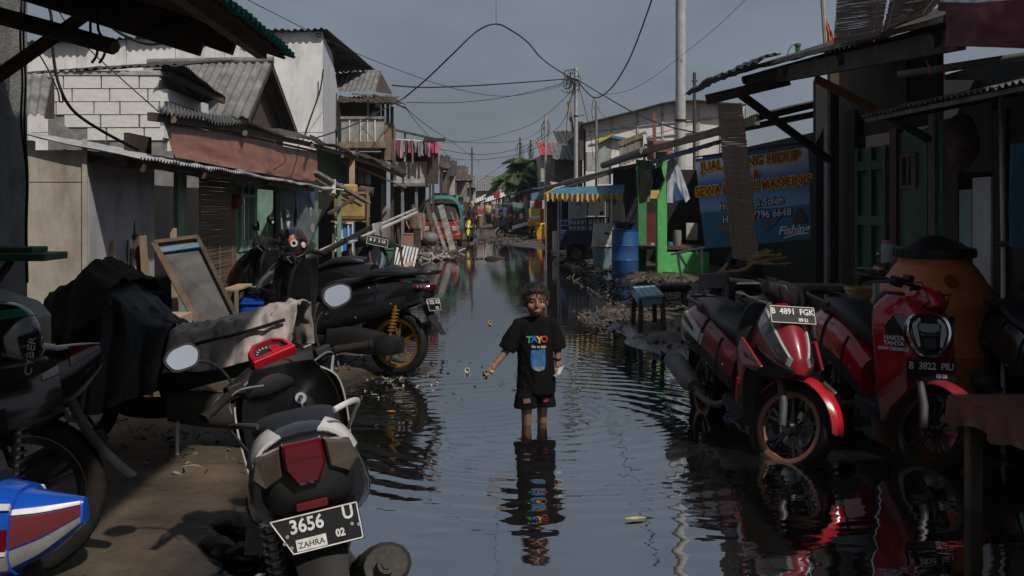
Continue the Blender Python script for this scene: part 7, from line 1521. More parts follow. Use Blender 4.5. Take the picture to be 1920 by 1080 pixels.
STD = dict(hip=(0, 0, .90), chest=(.02, 0, 1.30), head=(.03, 0, 1.58), elbow=[(.0, .26, 1.10), (.02, -.26, 1.10)], hand=[(.14, .24, .92), (.14, -.24, .92)], knee=[(.04, .09, .48), (.0, -.09, .48)], foot=[(0, .10, 0), (-.04, -.10, 0)])
figure('person', 'person in a dark top standing by the planks beside the stall', (XY(772, 33), 33.5, .06), radians(-60), STD, cloth('brown_top', (.16, .10, .07)), cloth('dark_pants', (.02, .02, .02)), .95)
figure('person', 'far person in grey standing near the lane end', (XY(930, 64), 64, .06), radians(-100), STD, cloth('grey_top', (.12, .12, .15)), cloth('dark_pants2', (.03, .03, .04)), 1.0)
SEAT = dict(hip=(0, 0, .52), chest=(.06, 0, .90), head=(.12, 0, 1.20), elbow=[(.22, .22, .72), (.22, -.24, .72)], hand=[(.42, .06, .66), (.42, -.08, .66)], knee=[(.42, .14, .50), (.42, -.16, .50)], foot=[(.44, .14, .06), (.40, -.18, .06)])
figure('person', 'person in dark clothes sitting in the shade behind the hanging blind', (XY(1412, 13.2), 13.2, .05), radians(200), SEAT, cloth('seated_shirt', (.03, .03, .035)), cloth('seated_trousers', (.02, .02, .022)), 1.05, .018)
# ------------------------------------------------------------------ props on the left bank
def drape(rows_, th=.008): return MB().slab(rows_, (0, 0, -th))
cm = WM[bpy.data.objects['covered_motorcycle']]
def tarp_over(name, label, m, x0, x1, topf, halfw, hem, seed, nx=64, na=48, cat='tarp', amp=.03):
    t = thing(name, label, cat, cm.to_translation()); rows = []
    for i in range(nx + 1):
        x = x0 + (x1 - x0) * i / nx; zt = topf(x); hw = halfw(x); zh = hem(x); r = []
        for j in range(na + 1):
            s_ = -1 + 2 * j / na; a = abs(s_)
            if a < .42: y = hw * .8 * s_ / .42; z = zt - .05 * (s_ / .42) ** 2
            else:
                k = (a - .42) / .58; y = math.copysign(hw * (.8 + .35 * k), s_); z = zt - .05 - (zt - .05 - zh) * k
            nn = Vector((x * 5, s_ * 4, seed)); f = 0 if a < .3 else (a - .3)
            y += math.copysign(f * .10 * sin(x * 19 + seed) * .6, s_) + amp * noise.noise(nn); z += amp * noise.noise(nn + Vector((9, 3, 1))); xx = x + amp * noise.noise(nn + Vector((2, 8, 5)))
            wr = (abs(noise.noise(Vector((x * 11 + s_ * 2, s_ * 7, seed + 3)))) - .2) * .035 + (abs(noise.noise(Vector((x * 24, s_ * 15 + x * 5, seed)))) - .2) * .016
            y += math.copysign(wr, s_); z += wr * (1 - f)
            r.append(cm @ Vector((xx, y, z)))
        rows.append(r)
    MB().slab(rows, (0, 0, -.008)).build('sheet', m, t, smooth=70); return t
def smooth_tab(tab): return lambda x: pl(tab, x)
tarp_over('black_tarp', 'black tarpaulin draped over the front of the covered motorcycle', BLACKT, -.02, .78, smooth_tab([(-.1, .80), (.12, .88), (.35, 1.09), (.55, 1.04), (.8, .76)]), smooth_tab([(-.1, .20), (.35, .38), (.8, .22)]), smooth_tab([(-.1, .45), (.3, .30), (.8, .36)]), 1.0)
tarp_over('brown_cloth_cover', 'dark brown cloth thrown over the covered handlebars', BROWNC, .28, .80, smooth_tab([(.1, 1.02), (.3, 1.13), (.48, 1.22), (.8, 1.02)]), smooth_tab([(.1, .30), (.4, .40), (.8, .26)]), smooth_tab([(.1, .95), (.3, .86), (.5, .70), (.8, .68)]), 2.0, amp=.04)
t = tarp_over('pale_sheet_cover', 'pale grid-lined sheet tied over the seat of the covered motorcycle', SHEETP, -.86, -.02, smooth_tab([(-.9, .99), (-.6, .93), (-.2, .82), (0, .80)]), smooth_tab([(-.9, .17), (-.4, .20), (0, .18)]), smooth_tab([(-.9, .70), (-.4, .56), (0, .52)]), 3.0, amp=.012)
for k, x in enumerate((-.70, -.50, -.30, -.12)):
    zt = pl([(-.9, .99), (-.6, .93), (-.2, .82), (0, .80)], x); MB().tube([cm @ Vector((x, s_ * .17, zt - .015 - .04 * abs(s_))) for s_ in (-1, -.5, 0, .5, 1)], .003, 5).build('grid_line', GREYPT, t)
MB().tube(catmull([cm @ Vector(p) for p in ((-.05, .23, .64), (-.30, .25, .72), (-.55, .23, .78), (-.80, .20, .86))], 5), .012, 6).build('strap', BLACKP, t)
# white water container beside the column
t = thing('water_container', 'pale square plastic water container by the concrete column', 'container', (-2.45, 5.0, 0)); c = Vector((-2.62, 5.05, 0.04))
b = MB(); b.grid([[c + Vector((x * w, y * w, z)) for x, y in ((-1, -1), (1, -1), (1, 1), (-1, 1))] for w, z in ((.34, 0), (.34, .98), (.30, 1.05), (.10, 1.16), (.09, 1.22))], wrap=True, caps=True); b.build('body', mat('dirty_white_plastic', (.34, .32, .29), .5, dirt=.45), t, bevel=.03)
MB().tube([c + Vector((.34, -.2, .93)), c + Vector((.42, -.2, .93))], .025, 10).build('spout', mat('brass', (.20, .14, .06), .4, metal=.6), t, smooth=40)
t = thing('dark_board_shelf', 'dark green plank sticking out level from the column', 'shelf', P(30, 480, 5.3)); pxbox(MB(), -60, 476, 83, 490, 5.1, 5.4).build('board', GREEND, t, bevel=.006); pxbox(MB(), -60, 464, 60, 474, 5.2, 5.4).build('board', GREEND, t, bevel=.006); MB().bar(P(20, 490, 5.3), P(-30, 560, 5.4), .03, .03).build('bracket', WOODD, t)
# helmets
def helmet(name, label, c, R3, m, trim, s=1.0):
    t = thing(name, label, 'helmet', c); f = lambda p: Vector(c) + R3 @ (Vector(p) * s); b = MB(); rows = []
    for i in range(13):
        th = pi * (.02 + .66 * i / 12); r = []
        for j in range(28):
            a = 2 * pi * j / 28; k = sin(th) ** .9; z = .135 * cos(th); x = .145 * k * cos(a); y = .118 * k * sin(a)
            if cos(a) > .55 and z < .05 and z > -.06: x *= .90
            if z < -.03: x += .015 * cos(a)
            r.append(f((x, y, z)))
        rows.append(r)
    b.grid(rows, wrap=True, caps=True); b.build('shell', m, t, smooth=50)
    b = MB(); b.grid([[f((.150 * cos(a) * sin(th), .122 * sin(a) * sin(th), .135 * cos(th))) for a in [radians(-72 + 144 * j / 16) for j in range(17)]] for th in [radians(68 + 40 * i / 6) for i in range(7)]]); b.build('visor', DARKL, t, smooth=60)
    b = MB(); b.tube(catmull([f((.14 * cos(a), .118 * sin(a), -.085)) for a in [2 * pi * j / 14 for j in range(15)]], 3), .010 * s, 8); b.build('edge_trim', BLACKP, t, smooth=50)
    for s_ in (1, -1): b = MB(); b.lathe([(.001, 0), (.030, 0), (.028, .012), (.001, .014)], 16, f((0.02, s_ * .118, -.005)), R3 @ Matrix.Rotation(-s_ * pi / 2, 3, 'X')); b.build('pivot', trim, t, smooth=40)
    return t, f
GRNH = mat('helmet_black', (.008, .010, .010), .15, coat=.8, var=.2)
t, f = helmet('helmet', 'black helmet with a green band resting on the scooter seat at the left edge', P(2, 640, 3.55), Matrix.Rotation(radians(160), 3, 'Z') @ Matrix.Rotation(radians(10), 3, 'Y'), GRNH, GREYPT, 1.05)
b = MB(); b.grid([[f((.149 * cos(a) * sin(th), .122 * sin(a) * sin(th), .139 * cos(th))) for a in [radians(-180 + 360 * j / 40) for j in range(41)]] for th in [radians(44 + 16 * i / 3) for i in range(4)]]); b.build('green_band', mat('helmet_green', (.02, .16, .07), .2, coat=.6), t, smooth=60)
text('CYBER', .045, PLATEW, t, frame(P(57, 668, 3.40), (.10, .05, 1), (-1, .35, .1)), local=False, depth=.001)
t, f = helmet('helmet', 'black and red helmet with a white ring hung on the touring scooter', P(549, 456, 9.75), Matrix.Rotation(radians(-115), 3, 'Z') @ Matrix.Rotation(radians(25), 3, 'Y'), GRNH, PLATEW, 1.12)
for k, (a0, a1, h0, h1) in enumerate(((25, 60, 38, 62), (120, 150, 55, 85), (40, 62, 90, 118), (-60, -20, 40, 60), (100, 118, 96, 116))):
    b = MB(); b.grid([[f((.1475 * cos(a) * sin(th) ** .9, .1205 * sin(a) * sin(th) ** .9, .1375 * cos(th))) for a in [radians(a0 + (a1 - a0) * j / 6 + 9 * sin(i * 2.1)) for j in range(7)]] for i, th in enumerate([radians(h0 + (h1 - h0) * i / 5) for i in range(6)])]); b.build('red_patch', REDP, t, smooth=60)
b = MB(); b.lathe([(.018, 0), (.036, 0), (.036, .012), (.018, .012), (.018, 0)], 18, P(551, 456, 9.58), RY); b.build('white_ring', PLATEW, t, smooth=40)
WOODB = mat('wood_brown_shaded', (.12, .085, .055), .8, var=.4, scale=6, dirt=.3)  # frame wood darkened, the shade over the board is put into its colour
# framed board leaning against lumber
t = thing('framed_board', 'grey framed board with a blue strip leaning against the lumber', 'board', P(400, 630, 8.2))
A, B, C_, D = P(290, 460, 8.9), P(372, 450, 8.9), P(452, 612, 7.9), P(388, 640, 7.9)
nb = (B - A).cross(D - A).normalized(); nb = nb if nb.y < 0 else -nb
MB().slab([[A, B], [D, C_]], nb * -.015).build('panel', mat('slate_panel', (.11, .105, .10), .6, var=.4, scale=3, bump=.2, dirt=.4), t)
for p, q, m_, w in ((A, D, WOODB, .05), (B, C_, WOODD, .035), (A, B, WOODB, .05), (D, C_, WOODB, .04)): MB().bar(p + nb * .02, q + nb * .02, w, .05, nb).build('frame_bar', m_, t, bevel=.004)
p, q = A.lerp(D, .10), B.lerp(C_, .10); MB().bar(p + nb * .032, q + nb * .032, .065, .02, nb).build('blue_strip', mat('pale_blue_wood', (.12, .22, .32), .7, dirt=.3), t)
lum = [((205, 452), (222, 620), 8.0, .085, WOODL, 'short pale board standing left of the lumber'), ((268, 442), (285, 620), 8.2, .06, WOOD, 'brown board standing beside the framed board'), ((325, 428), (332, 600), 9.2, .06, WOODL, 'pale stake rising behind the framed board'), ((243, 380), (262, 600), 8.6, .07, WOODD, 'dark narrow plank leaning on the grey panel'), ((253, 440), (300, 620), 8.3, .05, WOODD, 'dark slanted plank among the lumber')]
for (x0, y0), (x1, y1), Y, w, m_, lab in lum:
    a, b_ = P(x0, y0, Y + .2), P(x1, y1, Y); b_ = Vector((b_.x, b_.y, 0.04)); tag(MB().bar(a, b_, w, .03, (0, 1, 0)).build('lumber_board', m_, bevel=.004), lab, 'board', 'lumber beside the shed')
t = thing('wooden_stool', 'rough wooden stool under the framed board', 'stool', P(315, 660, 7.9))
pxbox(MB(), 290, 592, 340, 614, 7.7, 8.0).build('seat', WOODL, t, bevel=.006)
for x, y in ((-2.48, 7.73), (-2.36, 7.73), (-2.48, 7.97), (-2.36, 7.97)): MB().bar((x, y, .68), (x + .02, y, .04), .045, .045).build('leg', WOOD, t)
t = thing('rag_heap', 'crumpled grey rag hanging on the lumber', 'rag', P(250, 560, 8.1)); rows = []
for j in range(12): rows.append([P(246 + 14 * (i / 8 - .5) * (1 + .4 * sin(j)) + 5 * noise.noise(Vector((j * .6, i, 1))), 500 + j * 8, 8.05 + .06 * noise.noise(Vector((i * .9, j * .5, 2)))) for i in range(9)])
MB().slab(rows, (0, .02, 0)).build('cloth', GREYC, t, smooth=70)
t = thing('wooden_crate', 'open wooden box beside the blue bucket', 'crate', P(430, 620, 9.6))
for x0, y0, x1, y1, Y0, Y1, m_ in ((418, 541, 446, 546, 9.3, 9.9, WOODL), (439, 546, 446, 625, 9.3, 9.34, WOOD), (418, 546, 424, 625, 9.3, 9.34, WOOD), (424, 546, 439, 625, 9.86, 9.9, WOODD)): pxbox(MB(), x0, y0, x1, y1, Y0, Y1).build('board', m_, t, bevel=.004)
t = thing('blue_bucket', 'bright blue plastic tub in front of the green wall', 'tub', P(483, 640, 9.9)); c = Vector((XY(483, 9.9), 9.9, .05)); zt = 1.6 - (562 - VY) * 9.9 / F - .05
b = MB(); n_ = 28; sq = lambda r, z: [c + Vector((r * math.copysign(abs(cos(a)) ** .5, cos(a)), r * .8 * math.copysign(abs(sin(a)) ** .5, sin(a)), z)) for a in [2 * pi * k / n_ for k in range(n_)]]
b.grid([sq(.14, 0), sq(.175, zt - .04), sq(.20, zt - .03), sq(.20, zt), sq(.185, zt), sq(.17, zt - .05), sq(.13, .05)], wrap=True, caps=True); b.build('body', BLUEB, t, smooth=40)
for k, (r, h, dz, m_, lab) in enumerate(((.085, .05, .0, mat('dark_bowl', (.05, .05, .055), .4), 'dark bowl on the blue tub'), (.068, .055, .052, STEEL, 'steel bowl stacked on top of the dark bowl'))):
    o = MB().lathe([(.001, 0), (r * .6, 0), (r, h), (r * 1.08, h + .004), (r * .95, h), (r * .5, .01), (.001, .01)], 20, P(482, 562, 9.9) + Vector((0, 0, .02 + dz))).build('bowl', m_, smooth=40); tag(o, lab, 'bowl')
MB().box(c + Vector((0, 0, zt + .008)), (.34, .28, .012)).build('lid', BLUEB, t, bevel=.005)
# shop banners and lantern on the left
for k, (a, b_, c_, d_, m_, lab, txt) in enumerate((((507, 352, 14.2), (538, 356, 15.3), (536, 440, 15.3), (514, 470, 14.4), mat('black_banner', (.035, .04, .06), .6, var=.4, scale=4), 'black and white cloth banner hung on the green shop', ['DA', 'NK', 'BA']), ((541, 352, 15.5), (578, 360, 17.6), (576, 450, 17.4), (542, 440, 15.5), mat('blue_banner', (.03, .075, .17), .55, var=.35, scale=4), 'blue cloth banner with white letters on the green shop', ['BU', 'SI']))):
    A, B, C_, D = [P(*q) + Vector((.12, 0, 0)) for q in (a, b_, c_, d_)]; t = thing('shop_banner', lab, 'banner', D, group='banners on the green shop')
    wavy(A, B, C_, D, 16, 20, .035, k * 3.3, .006, 4).build('sheet', m_, t, smooth=80)
    for q, s_ in enumerate(txt): 
        o = A.lerp(B, .62 if k else .3).lerp(D.lerp(C_, .7 if k else .35), .45 + .2 * q) + Vector((.05, -.04, 0)); text(s_, .20 if k else .15, PLATEW, t, frame(o, (B - A), (0, 0, 1)), local=False, depth=.002, bold=.003)
    if k == 0: MB().tube([A + Vector((.03, -.02, -.35)), D + Vector((.03, -.02, -.05))], .010, 6).build('edge_pole', WHITEP, t)
t = thing('red_lantern', 'small dark red hanging ball beside the bamboo blind', 'lantern', P(442, 392, 12.2)); c = P(442, 378, 12.2); MB().lathe([(.02, -.09), (.06, -.075), (.09, -.02), (.09, .02), (.06, .075), (.02, .09)], 18, c).build('ball', mat('dark_red_ball', (.12, .012, .012), .5), t, smooth=50); MB().tube([c + Vector((0, 0, .09)), c + Vector((0, 0, .25))], .004, 5).build('cord', MATS['cable'], t)
# long pale beams and clutter further back
for k, (a, b_, w, m_, lab) in enumerate((((600, 470, 13.4), (778, 392, 17.5), .035, CONCL, 'long white rail leaning over the parked scooters, upper one'), ((655, 455, 13.9), (782, 398, 17.3), .045, CONCL, 'long white rail leaning over the parked scooters, lower one'), ((570, 492, 12.6), (700, 424, 15.2), .07, MATTEB, 'dark rail bundled below the white rails'))):
    tag(MB().bar(P(*a), P(*b_), w, w * .8).build('rail_beam', m_, bevel=.006), lab, 'rail', 'rails leaning over the scooters')
t = thing('rail_trestle', 'thin trestle carrying the leaning rails behind the scooters', 'trestle', P(690, 520, 15.0))
for x, y, Y in ((655, 452, 14.0), (745, 413, 16.4)):
    q = P(x, y, Y); MB().bar(q + Vector((0, 0, -.04)), (q.x + .15, q.y, .05), .04, .04).build('leg', WOODD, t); MB().bar(q + Vector((0, 0, -.04)), (q.x - .15, q.y + .2, .05), .04, .04).build('leg', WOODD, t)
o = wavy(P(697, 420, 15.0), P(716, 415, 15.0), P(720, 452, 15.0), P(700, 455, 15.0), 10, 10, .05, 7.7, .01, 4).build('hung_rag', cloth('pale_rag', (.34, .33, .32)), smooth=80); tag(o, 'pale grey rag tied round the white rails', 'rag')
t = thing('green_bin', 'green plastic bin behind the scooters', 'bin', P(738, 495, 24)); p = Vector((XY(738, 24), 24, .06)); bx2(p, .32, .32, .42, .42, .52, mat('bin_green', (.05, .17, .10), .5, dirt=.4), 'body', t); MB().box(p + Vector((0, 0, .53)), (.46, .46, .04)).build('rim', MATS['bin_green'], t, bevel=.01)
t = thing('white_rack', 'white slatted rack tipped on the debris', 'rack', P(760, 500, 23.5))
A, B, C_, D = P(747, 460, 23.6), P(783, 466, 23.3), P(775, 500, 22.9), P(738, 496, 23.2)
for k in range(7): MB().bar(A.lerp(B, k / 6), D.lerp(C_, k / 6), .045, .02, (0, -1, .3)).build('slat', WHITEPT, t)
for p, q in ((A, B), (D, C_)): MB().bar(p + Vector((0, .03, 0)), q + Vector((0, .03, 0)), .05, .03).build('rail', WHITEPT, t)
o = MB().ball(P(806, 447, 35.5), (.30, .28, .24), 18, 12).build('grey_jar', mat('grey_pot', (.15, .15, .145), .6, dirt=.3), smooth=60); tag(o, 'round grey jar lying among the leaning planks', 'jar')
random.seed(5)
for k, (x0, y0, x1, y1, w, lab) in enumerate(((826, 385, 850, 476, .22, 'wide grey plank leaning nearest the red van'), (812, 400, 836, 470, .12, 'narrow plank leaning left of the wide plank'), (800, 380, 822, 468, .14, 'dark plank leaning against the stall post'), (846, 398, 862, 440, .05, 'thin lath leaning on the red van'), (806, 405, 812, 466, .10, 'upright plank at the back of the debris'))):
    a, b_ = P(x0, y0, 36.6), P(x1, y1, 35.4); b_.z = max(b_.z, .03); tag(MB().bar(a, b_, w, .05, (0, -1, .2)).build('leaning_plank', (PLANKG, PLANKG, WOODD, WOOD, WOOD)[k]), lab, 'plank', 'planks leaning by the van')
for k, (x0, y0, x1, y1, Y, m_, lab, nm) in enumerate(((756, 440, 774, 462, 30, mat('pink_box', (.30, .16, .13), .7), 'dull pink box stacked behind the rack', 'box'), (757, 463, 776, 490, 30, mat('steel_blue_box', (.06, .15, .24), .6), 'steel blue box under the pink box', 'box'), (776, 430, 788, 470, 31, WOODD, 'dark cupboard behind the rack', 'cupboard'))):
    t = thing('storage_' + nm, lab, nm, P((x0 + x1) / 2, y1, Y)); pxbox(MB(), x0, y0, x1, y1, Y, Y + .4).build('body', m_, t, bevel=.015); pxbox(MB(), x0 - .6, y0 - 2.2, x1 + .6, y0 - .2, Y - .02, Y + .42).build('lid', m_, t, bevel=.008)
o = wavy(P(782, 398, 33), P(798, 400, 33), P(796, 448, 33), P(786, 450, 33), 10, 12, .08, 2.9, .02, 4).build('hung_rag', cloth('tan_rag', (.26, .20, .17)), smooth=80); tag(o, 'tan cloth hanging beside the leaning planks', 'rag')
# ------------------------------------------------------------------ props on the right bank
t = thing('water_tank', 'big orange water tank with a black lid behind the red scooter', 'tank', (XY(1752, 7.9), 7.9, 0)); c = Vector((XY(1752, 7.9), 7.9, 0.0))
MB().lathe([(.001, .03), (.44, .03), (.465, .08), (.46, .45), (.47, .47), (.46, .50), (.465, .80), (.475, .84), (.45, .90), (.30, 1.13), (.275, 1.155), (.272, 1.21), (.001, 1.21)], 48, c).build('body', ORANGE, t, smooth=40)
MB().lathe([(.001, 1.375), (.05, 1.372), (.14, 1.35), (.22, 1.30), (.245, 1.285), (.285, 1.28), (.30, 1.27), (.30, 1.205), (.285, 1.20), (.27, 1.20)], 48, c).build('lid', BLACKP, t, smooth=30)
for k in range(24):
    a = 2 * pi * k / 24; MB().box(c + Vector((.30 * cos(a), .30 * sin(a), 1.235)), (.012, .012, .05), Matrix.Rotation(a, 3, 'Z')).build('lid_rib', BLACKP, t)
MB().lathe([(.001, 0), (.05, 0), (.05, .012), (.001, .014)], 18, c + Vector((-.05, -.375, 1.04)), Matrix.Rotation(radians(55), 3, 'X')).build('emblem', mat('orange_dark', (.26, .06, .02), .5), t, smooth=40)
pxbox(MB(), 1641, 520, 1649, 600, 7.55, 7.6).build('side_label', GREYW, t)
t = thing('cream_bucket', 'cream yellow plastic bucket on the wooden bench', 'bucket', P(1615, 596, 8.7)); c = P(1614, 596, 8.75); b = MB(); sq = lambda r, z: [c + Vector((r * math.copysign(abs(cos(a)) ** .55, cos(a)), r * .8 * math.copysign(abs(sin(a)) ** .55, sin(a)), z)) for a in [2 * pi * k / 24 for k in range(24)]]
b.grid([sq(.10, 0), sq(.125, .24), sq(.135, .25), sq(.135, .275), sq(.125, .275), sq(.095, .02)], wrap=True, caps=True); b.build('body', mat('cream_plastic', (.46, .32, .13), .45, var=.12, dirt=.15), t, smooth=40)
MB().tube(catmull([c + Vector((-.135, 0, .26)), c + Vector((-.10, -.10, .18)), c + Vector((.10, -.10, .18)), c + Vector((.135, 0, .26))], 5), .004, 6).build('handle', STEEL, t)
zb = c.z - .003; t = thing('wooden_bench', 'rough wooden bench carrying the cream bucket', 'bench', (3.1, 9.0, 0))
for k in range(3): MB().box((3.2, 8.62 + k * .17, zb - .025), (1.15, .155, .045)).build('seat_plank', WOODD, t, bevel=.006)
for x in (2.72, 3.68):
    for y in (8.62, 8.95): MB().box((x, y, (zb - .05) / 2), (.09, .07, zb - .05)).build('leg', WOOD, t, bevel=.006)
MB().box((3.2, 8.6, .25), (1.0, .03, .08)).build('stretcher', WOODD, t)
t = thing('rough_shelf', 'dark rough shelf plank on blocks left of the bench', 'shelf', P(1540, 545, 10.4)); pxbox(MB(), 1506, 536, 1600, 545, 10.2, 10.6).build('plank', WOOD, t, bevel=.006); pxbox(MB(), 1514, 545, 1542, 690, 10.25, 10.5).build('support', WOOD, t, bevel=.01); pxbox(MB(), 1580, 545, 1598, 690, 10.25, 10.5).build('support', WOODD, t, bevel=.01)
t = thing('snack_jar', 'clear jar of snacks on the ledge left of the tank lid', 'jar', P(1667, 490, 8.9)); c = P(1667, 492, 8.9); MB().lathe([(.001, 0), (.065, 0), (.07, .02), (.07, .15), (.055, .17)], 20, c).build('glass', CLEARP, t, smooth=40); MB().lathe([(.001, .01), (.06, .01), (.06, .13), (.001, .13)], 16, c).build('contents', mat('jar_contents', (.30, .30, .36), .6, col2=(.05, .12, .16), scale=40), t, smooth=40); MB().lathe([(.06, .17), (.06, .20), (.001, .20)], 20, c).build('lid', mat('pink_lid', (.40, .15, .20), .5), t, smooth=40)
t = thing('red_tin', 'red and white tin beside the snack jar', 'tin', P(1648, 505, 8.8)); c = P(1648, 512, 8.8); MB().lathe([(.001, 0), (.045, 0), (.045, .075), (.001, .075)], 18, c).build('can', REDP, t, smooth=40); MB().lathe([(.046, .03), (.0465, .06)], 18, c).build('label_band', PLATEW, t, smooth=40)
t = thing('tank_ledge', 'plank ledge behind the orange tank', 'shelf', P(1660, 512, 8.9)); pxbox(MB(), 1630, 511.5, 1700, 518, 8.7, 9.1).build('plank', WOODD, t); MB().bar(P(1640, 518, 8.9), (P(1640, 518, 8.9).x, 8.9, .05), .05, .05).build('leg', WOODD, t); MB().bar(P(1695, 518, 8.9), (P(1695, 518, 8.9).x, 8.9, .05), .05, .05).build('leg', WOODD, t)
# brown cloth table at the near right
t = thing('cloth_table', 'wooden table with a brown plastic cloth at the bottom right corner', 'table', (2.75, 4.9, 0)); zt = 1.6 - (742 - VY) * 5.35 / F
x0, y0, y1, x1 = 2.58, 4.0, 5.35, 3.9
b = MB(); rows = []
for i in range(31):
    r = []
    for j in range(21):
        x = x0 - .02 + (x1 - x0) * i / 30; y = y0 - .02 + (y1 - y0 + .04) * j / 20; r.append(Vector((x, y, zt + .004 + .003 * noise.noise(Vector((x * 5, y * 5, 0))))))
    rows.append(r)
b.slab(rows, (0, 0, -.004))
sk = lambda p, q, n_, nrm: [[p.lerp(q, i / n_) + nrm * (.006 + (.02 + .02 * sin(i * 1.3)) * v + .012 * noise.noise(Vector((i * .5, v * 2, 3)))) + Vector((0, 0, -.12 * v - (.02 * sin(i * .7) if v == 1 else 0))) for i in range(n_ + 1)] for v in (0, .33, .66, 1)]
CLT = mat('brown_table_cloth', (.16, .062, .042), .38, var=.3, scale=3, bump=.15, bscale=10, dirt=.2)
b.build('table_cloth', CLT, t, smooth=50)
for p, q, nr in ((Vector((x0 - .02, y1 + .02, zt)), Vector((x0 - .02, y0 - .02, zt)), Vector((-1, 0, 0))), (Vector((x0 - .02, y0 - .02, zt)), Vector((x1, y0 - .02, zt)), Vector((0, -1, 0)))):
    MB().slab(sk(p, q, 30, nr), nr * -.004).build('cloth_skirt', CLT, t, smooth=60)
MB().box(((x0 + x1) / 2, (y0 + y1) / 2, zt - .02), (x1 - x0 - .02, y1 - y0 - .02, .03)).build('table_top', WOOD, t)
for x, y in ((x0 + .06, y0 + .08), (x0 + .06, y1 - .08), (x1 - .1, y0 + .08), (x1 - .1, y1 - .08)): MB().box((x, y, zt / 2 - .06), (.07, .07, zt + .06)).build('leg', WOOD, t, bevel=.006)
MB().bar((x0 + .06, y0 + .08, .15), (x0 + .9, y0 + .10, zt - .06), .05, .03).build('brace', WOOD, t); MB().bar((x0 + .03, y0 + .2, zt - .09), (x0 + .03, y1 - .1, zt - .09), .03, .08).build('apron', WOODD, t)
# light blue stool, chair, frame, stones
t = thing('blue_stool', 'light blue painted stool with a planked top at the water edge', 'stool', (2.2, 12.6, 0)); LB = mat('light_blue_paint', (.20, .36, .46), .6, var=.25, dirt=.4)
A, B, C_, D = P(1186, 537, 13.0), P(1228, 535, 13.0), P(1246, 552, 12.2), P(1200, 556, 12.2)
for k in range(4): MB().slab([[A.lerp(B, k / 4 + .01), A.lerp(B, (k + 1) / 4 - .01)], [D.lerp(C_, k / 4 + .01), D.lerp(C_, (k + 1) / 4 - .01)]], (0, 0, -.03)).build('seat_plank', LB, t, bevel=.004)
for q in (A, B, C_, D): qq = q + ((A + C_) / 2 - q) * .15; MB().bar(qq + Vector((0, 0, -.03)), (q.x, q.y, -.02), .055, .055).build('leg', WOODD, t, bevel=.004)
for p, q in ((D, C_), (A, D)): MB().bar(p.lerp(q, .1) + Vector((0, .03, -.07)), p.lerp(q, .9) + Vector((0, .03, -.07)), .02, .08).build('apron', LB, t)
t = thing('black_chair', 'low black seat with wooden legs in front of the green panel', 'chair', P(1262, 572, 15.5)); c = P(1262, 540, 15.5)
b = MB(); b.grid([[c + Vector((x * .24 * w, y * .2 * w, z)) for x, y in ((-1, -1), (1, -1), (1.1, 0), (1, 1), (-1, 1), (-1.1, 0))] for w, z in ((.8, -.05), (1, 0), (1.02, .05), (.9, .07))], wrap=True, caps=True); b.build('seat', BLACKP, t, bevel=.01)
for x in (-.17, .17):
    for y in (-.13, .13): MB().bar(c + Vector((x, y, -.04)), Vector((c.x + x * 1.1, c.y + y * 1.1, .05)), .04, .04).build('leg', WOODD, t)
MB().bar(c + Vector((-.18, -.13, -.18)), c + Vector((.18, -.13, -.18)), .03, .03).build('stretcher', WOODD, t)
t = thing('white_tube_frame', 'white metal tube frame leaning by the green panel', 'frame', P(1290, 540, 16.5))
for a, b_ in (((1258, 477), (1324, 463)), ((1270, 474), (1280, 545)), ((1272, 475), (1292, 508)), ((1306, 467), (1308, 478)), ((1316, 465), (1318, 540))): MB().tube([P(*a, 16.5), P(*b_, 16.5)], .02, 8).build('tube', WHITEPT, t, smooth=40)
t = thing('grey_plastic_chair', 'grey plastic chair in the dark behind the crimson scooter', 'chair', P(1340, 600, 10.6)); CHM = mat('grey_chair', (.16, .16, .17), .5, dirt=.3)
c = P(1342, 568, 10.6); MB().box(c, (.36, .36, .03)).build('seat', CHM, t, bevel=.012); 
for x in (-.15, .15):
    for y in (-.15, .15): MB().bar(c + Vector((x, y, 0)), (c.x + x * 1.15, c.y + y * 1.15, .04), .035, .035).build('leg', CHM, t)
MB().box(c + Vector((.02, .17, .22)), (.32, .02, .16)).build('backrest', CHM, t, bevel=.01)
for x in (-.14, .16): MB().bar(c + Vector((x, .17, 0)), c + Vector((x, .17, .24)), .03, .03).build('back_post', CHM, t)
def stone(label, c, r, seed, name='stone', m=STONE, cat='stone', group=None):
    b = MB(); b.ball(c, r, 18, 12)
    for v in b.v:
        d = v - Vector(c); k = 1 + .28 * noise.noise(d * 5 / max(r) * .35 + Vector((seed, 0, 0))) + .10 * noise.noise(d * 14 / max(r) * .35 + Vector((0, seed, 0))); v.xyz = Vector(c) + d * k
    tag(b.build(name, m, smooth=60, merge=True), label, cat, group)
stone('big pale stone at the water edge below the blue stool', G(1250, 650) + Vector((0, 0, .02)), (.26, .22, .16), 1.1, group='stones on the right bank'); stone('rounded stone behind the big pale stone', G(1222, 628) + Vector((0, 0, .05)), (.16, .14, .11), 2.2, group='stones on the right bank'); stone('flat stone beside the crimson scooter tail', G(1290, 636) + Vector((.1, .2, .06)), (.20, .16, .12), 3.3, group='stones on the right bank'); stone('small stone left of the big pale stone', G(1198, 640) + Vector((0, 0, .02)), (.09, .08, .06), 4.4, group='stones on the right bank')
for k, (x0, y0, x1, y1, Y, lab) in enumerate(((1290, 580, 1330, 622, 11.6, 'grey concrete block standing behind the crimson scooter'), (1330, 590, 1380, 630, 11.3, 'second concrete block, further right behind the seat'))): tag(pxbox(MB(), x0, y0, x1, y1, Y, Y + .22).build('concrete_block', CONC, bevel=.015), lab, 'block', 'concrete blocks')
